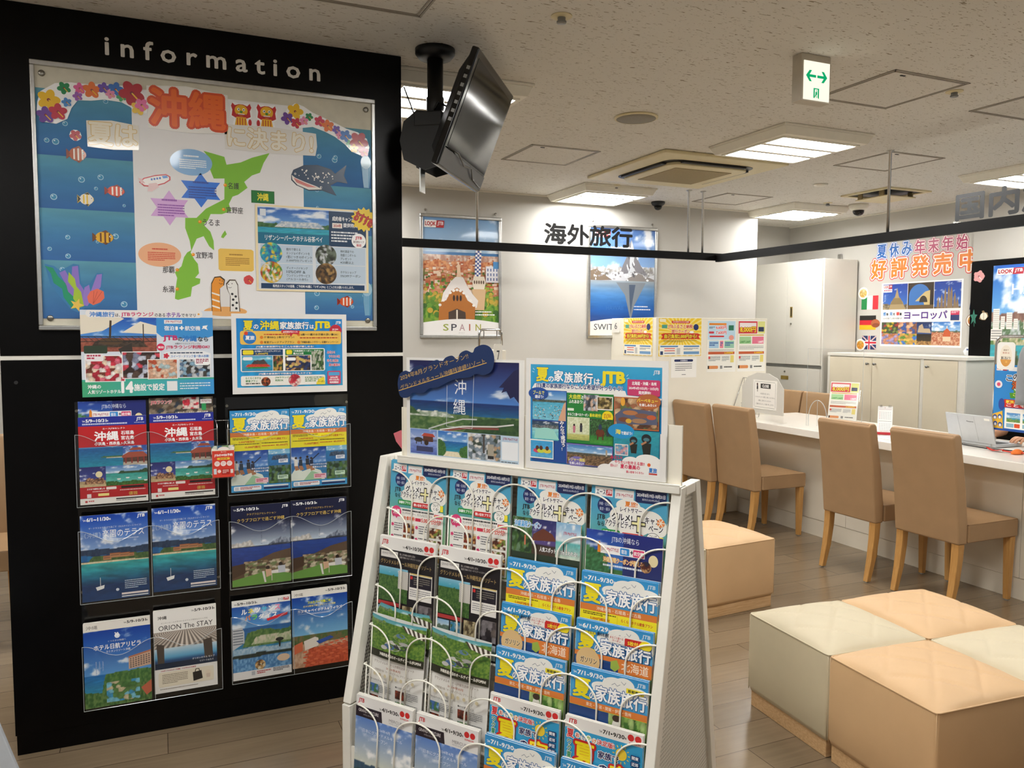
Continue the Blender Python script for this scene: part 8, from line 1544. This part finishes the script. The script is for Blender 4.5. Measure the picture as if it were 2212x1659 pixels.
b = B(); b.lathe([(.001, .0), (.03, .002), (.026, .016), (.012, .026), (.001, .028)], 12, sx=1.4, sy=.8)
tag(b.build('orange_ornament', M['orange'], loc=(4.31, 2.90, CT + .001), smooth=True), 'small orange ornament lying beside the red ribbon', 'ornament')

# poster stand at the right edge
t = thing('poster_stand', 'bent steel tube stand with rounded grey post at the right edge', 'stand', (4.42, 2.98, CT), R(-90))
B().tube([(-.142, 0, .0015), (-.142, 0, .60), (-.136, 0, .625), (-.12, 0, .640), (-.10, 0, .645), (.30, 0, .645), (.32, 0, .64), (.335, 0, .62), (.34, 0, .60), (.34, 0, .0015)], .0095, 10).build('tube_frame', M['chrome'], t, smooth=True)
B().lathe([(.05, .0005), (.05, .25), (.046, .30), (.046, .52), (.040, .57), (.028, .60), (.012, .615), (.002, .618)], 28, (.045 + .015, -.06, 0)).build('round_post', M['grey'], t, smooth=True) if False else None
B().lathe([(.055, .27), (.053, .30), (.050, .48), (.042, .55), (.030, .585), (.014, .603), (.002, .607)], 28, (.075, -.045, 0)).build('round_post', M['grey'], t, smooth=True)
B().box(.07, .08, -.05, -.004, .30, .32).build('post_clamp', M['greymetal'], t)
def plate(p): p.ell(50, 50, 36, 42, '#f4efe4'); p.ell(50, 50, 33, 39, '#efe6d4'); p.poly(circ(50, 50, 33, 39, 18, 20, 160), '#d89a4a'); p.text('家族で', 36, 26, 28, 6, '#8a6a4a', .02); p.text('夏の思い出', 32, 36, 36, 6, '#b8603a', .02); p.text('旅に出よう!', 24, 52, 52, 11, '#3a2c24', .04); p.ell(54, 72, 6, None, '#e8b05a')
pg = Page(.105, .155, '#f0eee8'); plate(pg)
tag(pg.build('hanging_plate', loc=(4.405, 3.052, 1.23), rz=R(-90), t=.003, outline=[(50 + a / .105 * 100, 50 + c / .155 * 100) for a, c in rrect(.0525, .0775, .02)]), 'cream rounded plate with an oval badge hanging on the steel tube', 'plate')
def bluefam(p):
    p.rect(0, 0, 100, 100, '#2a86cf'); look_logo(p, 3, 2, 18, 7); p.rect(23, 3, 16, 6, '#e6e8ea'); p.poly([(30, 30), (40, 8), (100, 4), (100, 52), (36, 52)], '#5aa83a'); p.ell(64, 28, 34, 20, '#f2f0e6')
    for i, (s, c) in enumerate((('こ', '#2a2a30'), ('の', '#2a2a30'), ('夏', '#e8c82a'), ('は', '#2a2a30'), ('家', '#3a8a3a'))): p.text(s, 20 + i * 11, 16 - i * 2.4, 9, 8, c, .06, [('#ffffff', .1)])
    p.text('海外旅行', 30, 24, 56, 12, '#d8642a', .05, [('#2a2a20', .1)]); p.poly([(26, 42), (92, 36), (92, 46), (28, 50)], '#4f9a2a'); p.text('こども半額', 32, 41.6, 50, 5, '#f4ea6a', .03)
    p.rect(18, 52, 82, 12, '#c8261f'); p.text('家族みんなで', 21, 53, 40, 4.6, '#f6e24a', .03); p.text('こども1,000円', 22, 58, 70, 5, '#fff', .04); p.rect(20, 65, 80, 31, '#f4f3ee')
    for i in range(3): p.pic(23 + i * 26, 72, 22, 14, scape(('#3f86d0', '#a8d0e8'), .5, ('#2f8fb8', '#4fc0b8'), .5, [(.3, .1, 4, '#5a8a44', '#8aa86a', .0)], i + 3), 10, 8); p.rect(23 + i * 26, 88, 12, 6, '#8ab4c8'); p.rect(36 + i * 26, 88, 9, 6, '#d8502a', 1)
    p.ell(8, 30, 6, None, '#e8e4ea'); p.ell(8, 30, 3, None, '#d84a6a'); p.ell(14, 60, 5, 9, '#2a4a9a'); p.poly([(0, 76), (16, 70), (18, 98), (0, 98)], '#e8b83a')
    for x, y in ((4, 80), (12, 79), (5, 90), (13, 91)): p.ell(x, y, 3.4, 3.6, '#2a4f9a'); p.ell(x, y + 1, 2, 2.2, '#f2f0ea')
    p.rect(0, 97, 100, 3, '#1f4fa0')
pg = Page(.36, .375, '#2a86cf'); bluefam(pg)
tag(pg.build('campaign_poster', loc=(4.405, 2.935, .882), rz=R(-90), t=.002, m='laminate'), 'bright blue campaign poster hanging from the steel tube in front of the person', 'poster')

# ------------------------------------------------------------------ person at work behind the laptop
def skin_mesh(name, nodes, edges, m, parent=None, root=0, sub=2, loc=(0, 0, 0), rz=0):
    me = bpy.data.meshes.new(name); me.from_pydata([n[:3] for n in nodes], edges, []); me.materials.append(m)
    ob = bpy.data.objects.new(name, me); COL.objects.link(ob); ob.location = loc; ob.rotation_euler = (0, 0, rz)
    if parent: ob.parent = parent
    md = ob.modifiers.new('skin', 'SKIN'); md.use_smooth_shade = True
    for v, n in zip(me.skin_vertices[0].data, nodes): v.radius = (n[3], n[4] if len(n) > 4 else n[3])
    for i, v in enumerate(me.skin_vertices[0].data): v.use_root = (i == root)
    s = ob.modifiers.new('sub', 'SUBSURF'); s.levels = sub; s.render_levels = sub
    return ob
# local frame: the person faces -X; origin on the floor under the seat
per = thing('person', 'person in black long-sleeved top typing behind the laptop', 'person', (5.12, 3.17, 0))
body = [(0.02, 0, .57, .15, .105), (0.0, 0, .66, .14, .105), (-.03, 0, .86, .15, .11), (-.05, 0, 1.00, .16, .10), (-.06, 0, 1.10, .06), (-.075, 0, 1.17, .05), (-.09, 0, 1.24, .078, .072), (-.09, 0, 1.34, .072, .07),
        (-.05, .17, 1.02, .062), (-.10, .235, .90, .052), (-.16, .26, .82, .046), (-.29, .235, .808, .036), (-.385, .20, .806, .026),
        (-.05, -.17, 1.02, .062), (-.10, -.23, .90, .052), (-.16, -.25, .82, .046), (-.29, -.17, .812, .036), (-.385, -.11, .808, .026),
        (-.20, .10, .545, .08), (-.40, .11, .48, .07), (-.42, .11, .26, .055), (-.42, .11, .07, .042), (-.52, .11, .04, .035),
        (-.20, -.10, .545, .08), (-.40, -.11, .48, .07), (-.42, -.11, .26, .055), (-.42, -.11, .07, .042), (-.52, -.11, .04, .035)]
bed = [(0, 1), (1, 2), (2, 3), (3, 4), (4, 5), (5, 6), (6, 7), (3, 8), (8, 9), (9, 10), (10, 11), (11, 12), (3, 13), (13, 14), (14, 15), (15, 16), (16, 17), (0, 18), (18, 19), (19, 20), (20, 21), (21, 22), (0, 23), (23, 24), (24, 25), (25, 26), (26, 27)]
skin_mesh('body', body, bed, M['skin'], per)
cl = [(a, b, c, *(x + .019 for x in r)) for a, b, c, *r in body]
cl[3] = cl[3][:3] + (.195, .135); cl[8] = cl[8][:3] + (.092,); cl[13] = cl[13][:3] + (.092,)
ci = [0, 1, 2, 3, 8, 9, 10, 13, 14, 15]
top = [cl[i] for i in ci]; top.append((-.058, 0, 1.085, .066)); mp = {v: k for k, v in enumerate(ci)}
lerp = lambda a, b, t: tuple(x + (y - x) * t for x, y in zip(cl[a][:3], cl[b][:3]))
top += [lerp(10, 11, .3) + (.056,), lerp(15, 16, .3) + (.054,)]
skin_mesh('black_top', top, [(0, 1), (1, 2), (2, 3), (3, mp[8]), (mp[8], mp[9]), (mp[9], mp[10]), (3, mp[13]), (mp[13], mp[14]), (mp[14], mp[15]), (3, 10), (mp[10], 11), (mp[15], 12)], M['blackcloth'], per)
tr = [cl[0]] + [cl[i] for i in (18, 19, 20, 21, 23, 24, 25, 26)]
skin_mesh('trousers', tr, [(0, 1), (1, 2), (2, 3), (3, 4), (0, 5), (5, 6), (6, 7), (7, 8)], M['blackcloth'], per)
for s in (-1, 1): skin_mesh('shoe', [(-.40, s * .11, .045, .048), (-.47, s * .11, .042, .045), (-.56, s * .11, .034, .036)], [(0, 1), (1, 2)], M['blackmetal'], per)
def hand(wrist, fwd, side, up, thumb):
    W, F, S, U = Vector(wrist), Vector(fwd).normalized(), Vector(side).normalized(), Vector(up)
    P = lambda f, s, u: tuple(W + F * f + S * s + U * u)
    nd = [P(0, 0, 0) + (.026, .020), P(.035, 0, .006) + (.034, .016), P(.075, 0, .008) + (.036, .013)]
    ed = [(0, 1), (1, 2)]
    ob = skin_mesh('hand', nd, ed, M['skin'], per)
    for k, (sp, ln) in enumerate(((-.030, .062), (-.010, .074), (.010, .070), (.029, .054))):
        s = sp * thumb
        fn = [P(.066, s * .9, .008) + (.0088,), P(.085 + ln * .25, s * 1.05, .015) + (.0086,), P(.085 + ln * .65, s * 1.12, .004) + (.0078,), P(.085 + ln * .88, s * 1.15, -.016) + (.0068,)]
        skin_mesh('finger', fn, [(0, 1), (1, 2), (2, 3)], M['skin'], ob)
    th = [P(.018, -.026 * thumb, .0) + (.012,), P(.045, -.047 * thumb, -.004) + (.0105,), P(.078, -.055 * thumb, -.010) + (.0085,)]
    skin_mesh('thumb', th, [(0, 1), (1, 2)], M['skin'], ob)
hand((-.40, .195, .808), (-1, -.25, -.04), (0, -1, 0), (0, 0, 1), -1 * -1)
hand((-.40, -.105, .810), (-1, .30, -.04), (0, 1, 0), (0, 0, 1), 1)
# face and hair
def blob(name, c, r, m, parent, sx=1, sy=1, sz=1):
    b = B(); b.lathe([(r * math.sin(R(a)) + 1e-5, -r * math.cos(R(a)) * sz) for a in range(0, 181, 15)], 16, c, sx=sx, sy=sy); return b.build(name, m, parent, smooth=True)
hd = skin_mesh('head', [(-.09, 0, 1.20, .058, .052), (-.095, 0, 1.27, .082, .074), (-.09, 0, 1.345, .086, .078), (-.085, 0, 1.385, .06, .055)], [(0, 1), (1, 2), (2, 3)], M['skin'], per)
for s in (-1, 1):
    blob('eye', (-.160, s * .030, 1.305), .012, M['signwhite'], hd, sz=.7); blob('pupil', (-.1685, s * .030, 1.305), .0055, M['hair'], hd); blob('ear', (-.085, s * .083, 1.295), .026, M['skin'], hd, sx=.6, sy=.35, sz=1.2)
skin_mesh('nose', [(-.165, 0, 1.31, .009), (-.190, 0, 1.275, .012)], [(0, 1)], M['skin'], hd)
blob('mouth', (-.166, 0, 1.238), .018, mat('lips', '#b8665c', 0.5), hd, sx=.4, sz=.3)
b = B(); vs = []; fs = []; n, m = 28, 18
for j in range(m + 1):
    for i in range(n):
        th, ph = math.pi * j / m, 2 * math.pi * i / n; vs.append((-.083 + .100 * math.sin(th) * math.cos(ph), .094 * math.sin(th) * math.sin(ph), 1.318 + .108 * math.cos(th)))
for j in range(m):
    for i in range(n):
        f = (j * n + i, j * n + (i + 1) % n, (j + 1) * n + (i + 1) % n, (j + 1) * n + i); cx = sum(vs[k][0] for k in f) / 4; cz = sum(vs[k][2] for k in f) / 4
        if cz > 1.225 and not (cx < -.098 and cz < 1.352 + (cx + .18) * -.1): fs.append(f)
b.add(vs, fs); hr = b.build('hair', M['hair'], per, smooth=True); md = hr.modifiers.new('thick', 'SOLIDIFY'); md.thickness = .008; md.offset = -1
chair(5.18, 3.17, R(90), 'tan staff chair the person behind the laptop sits on', SG)
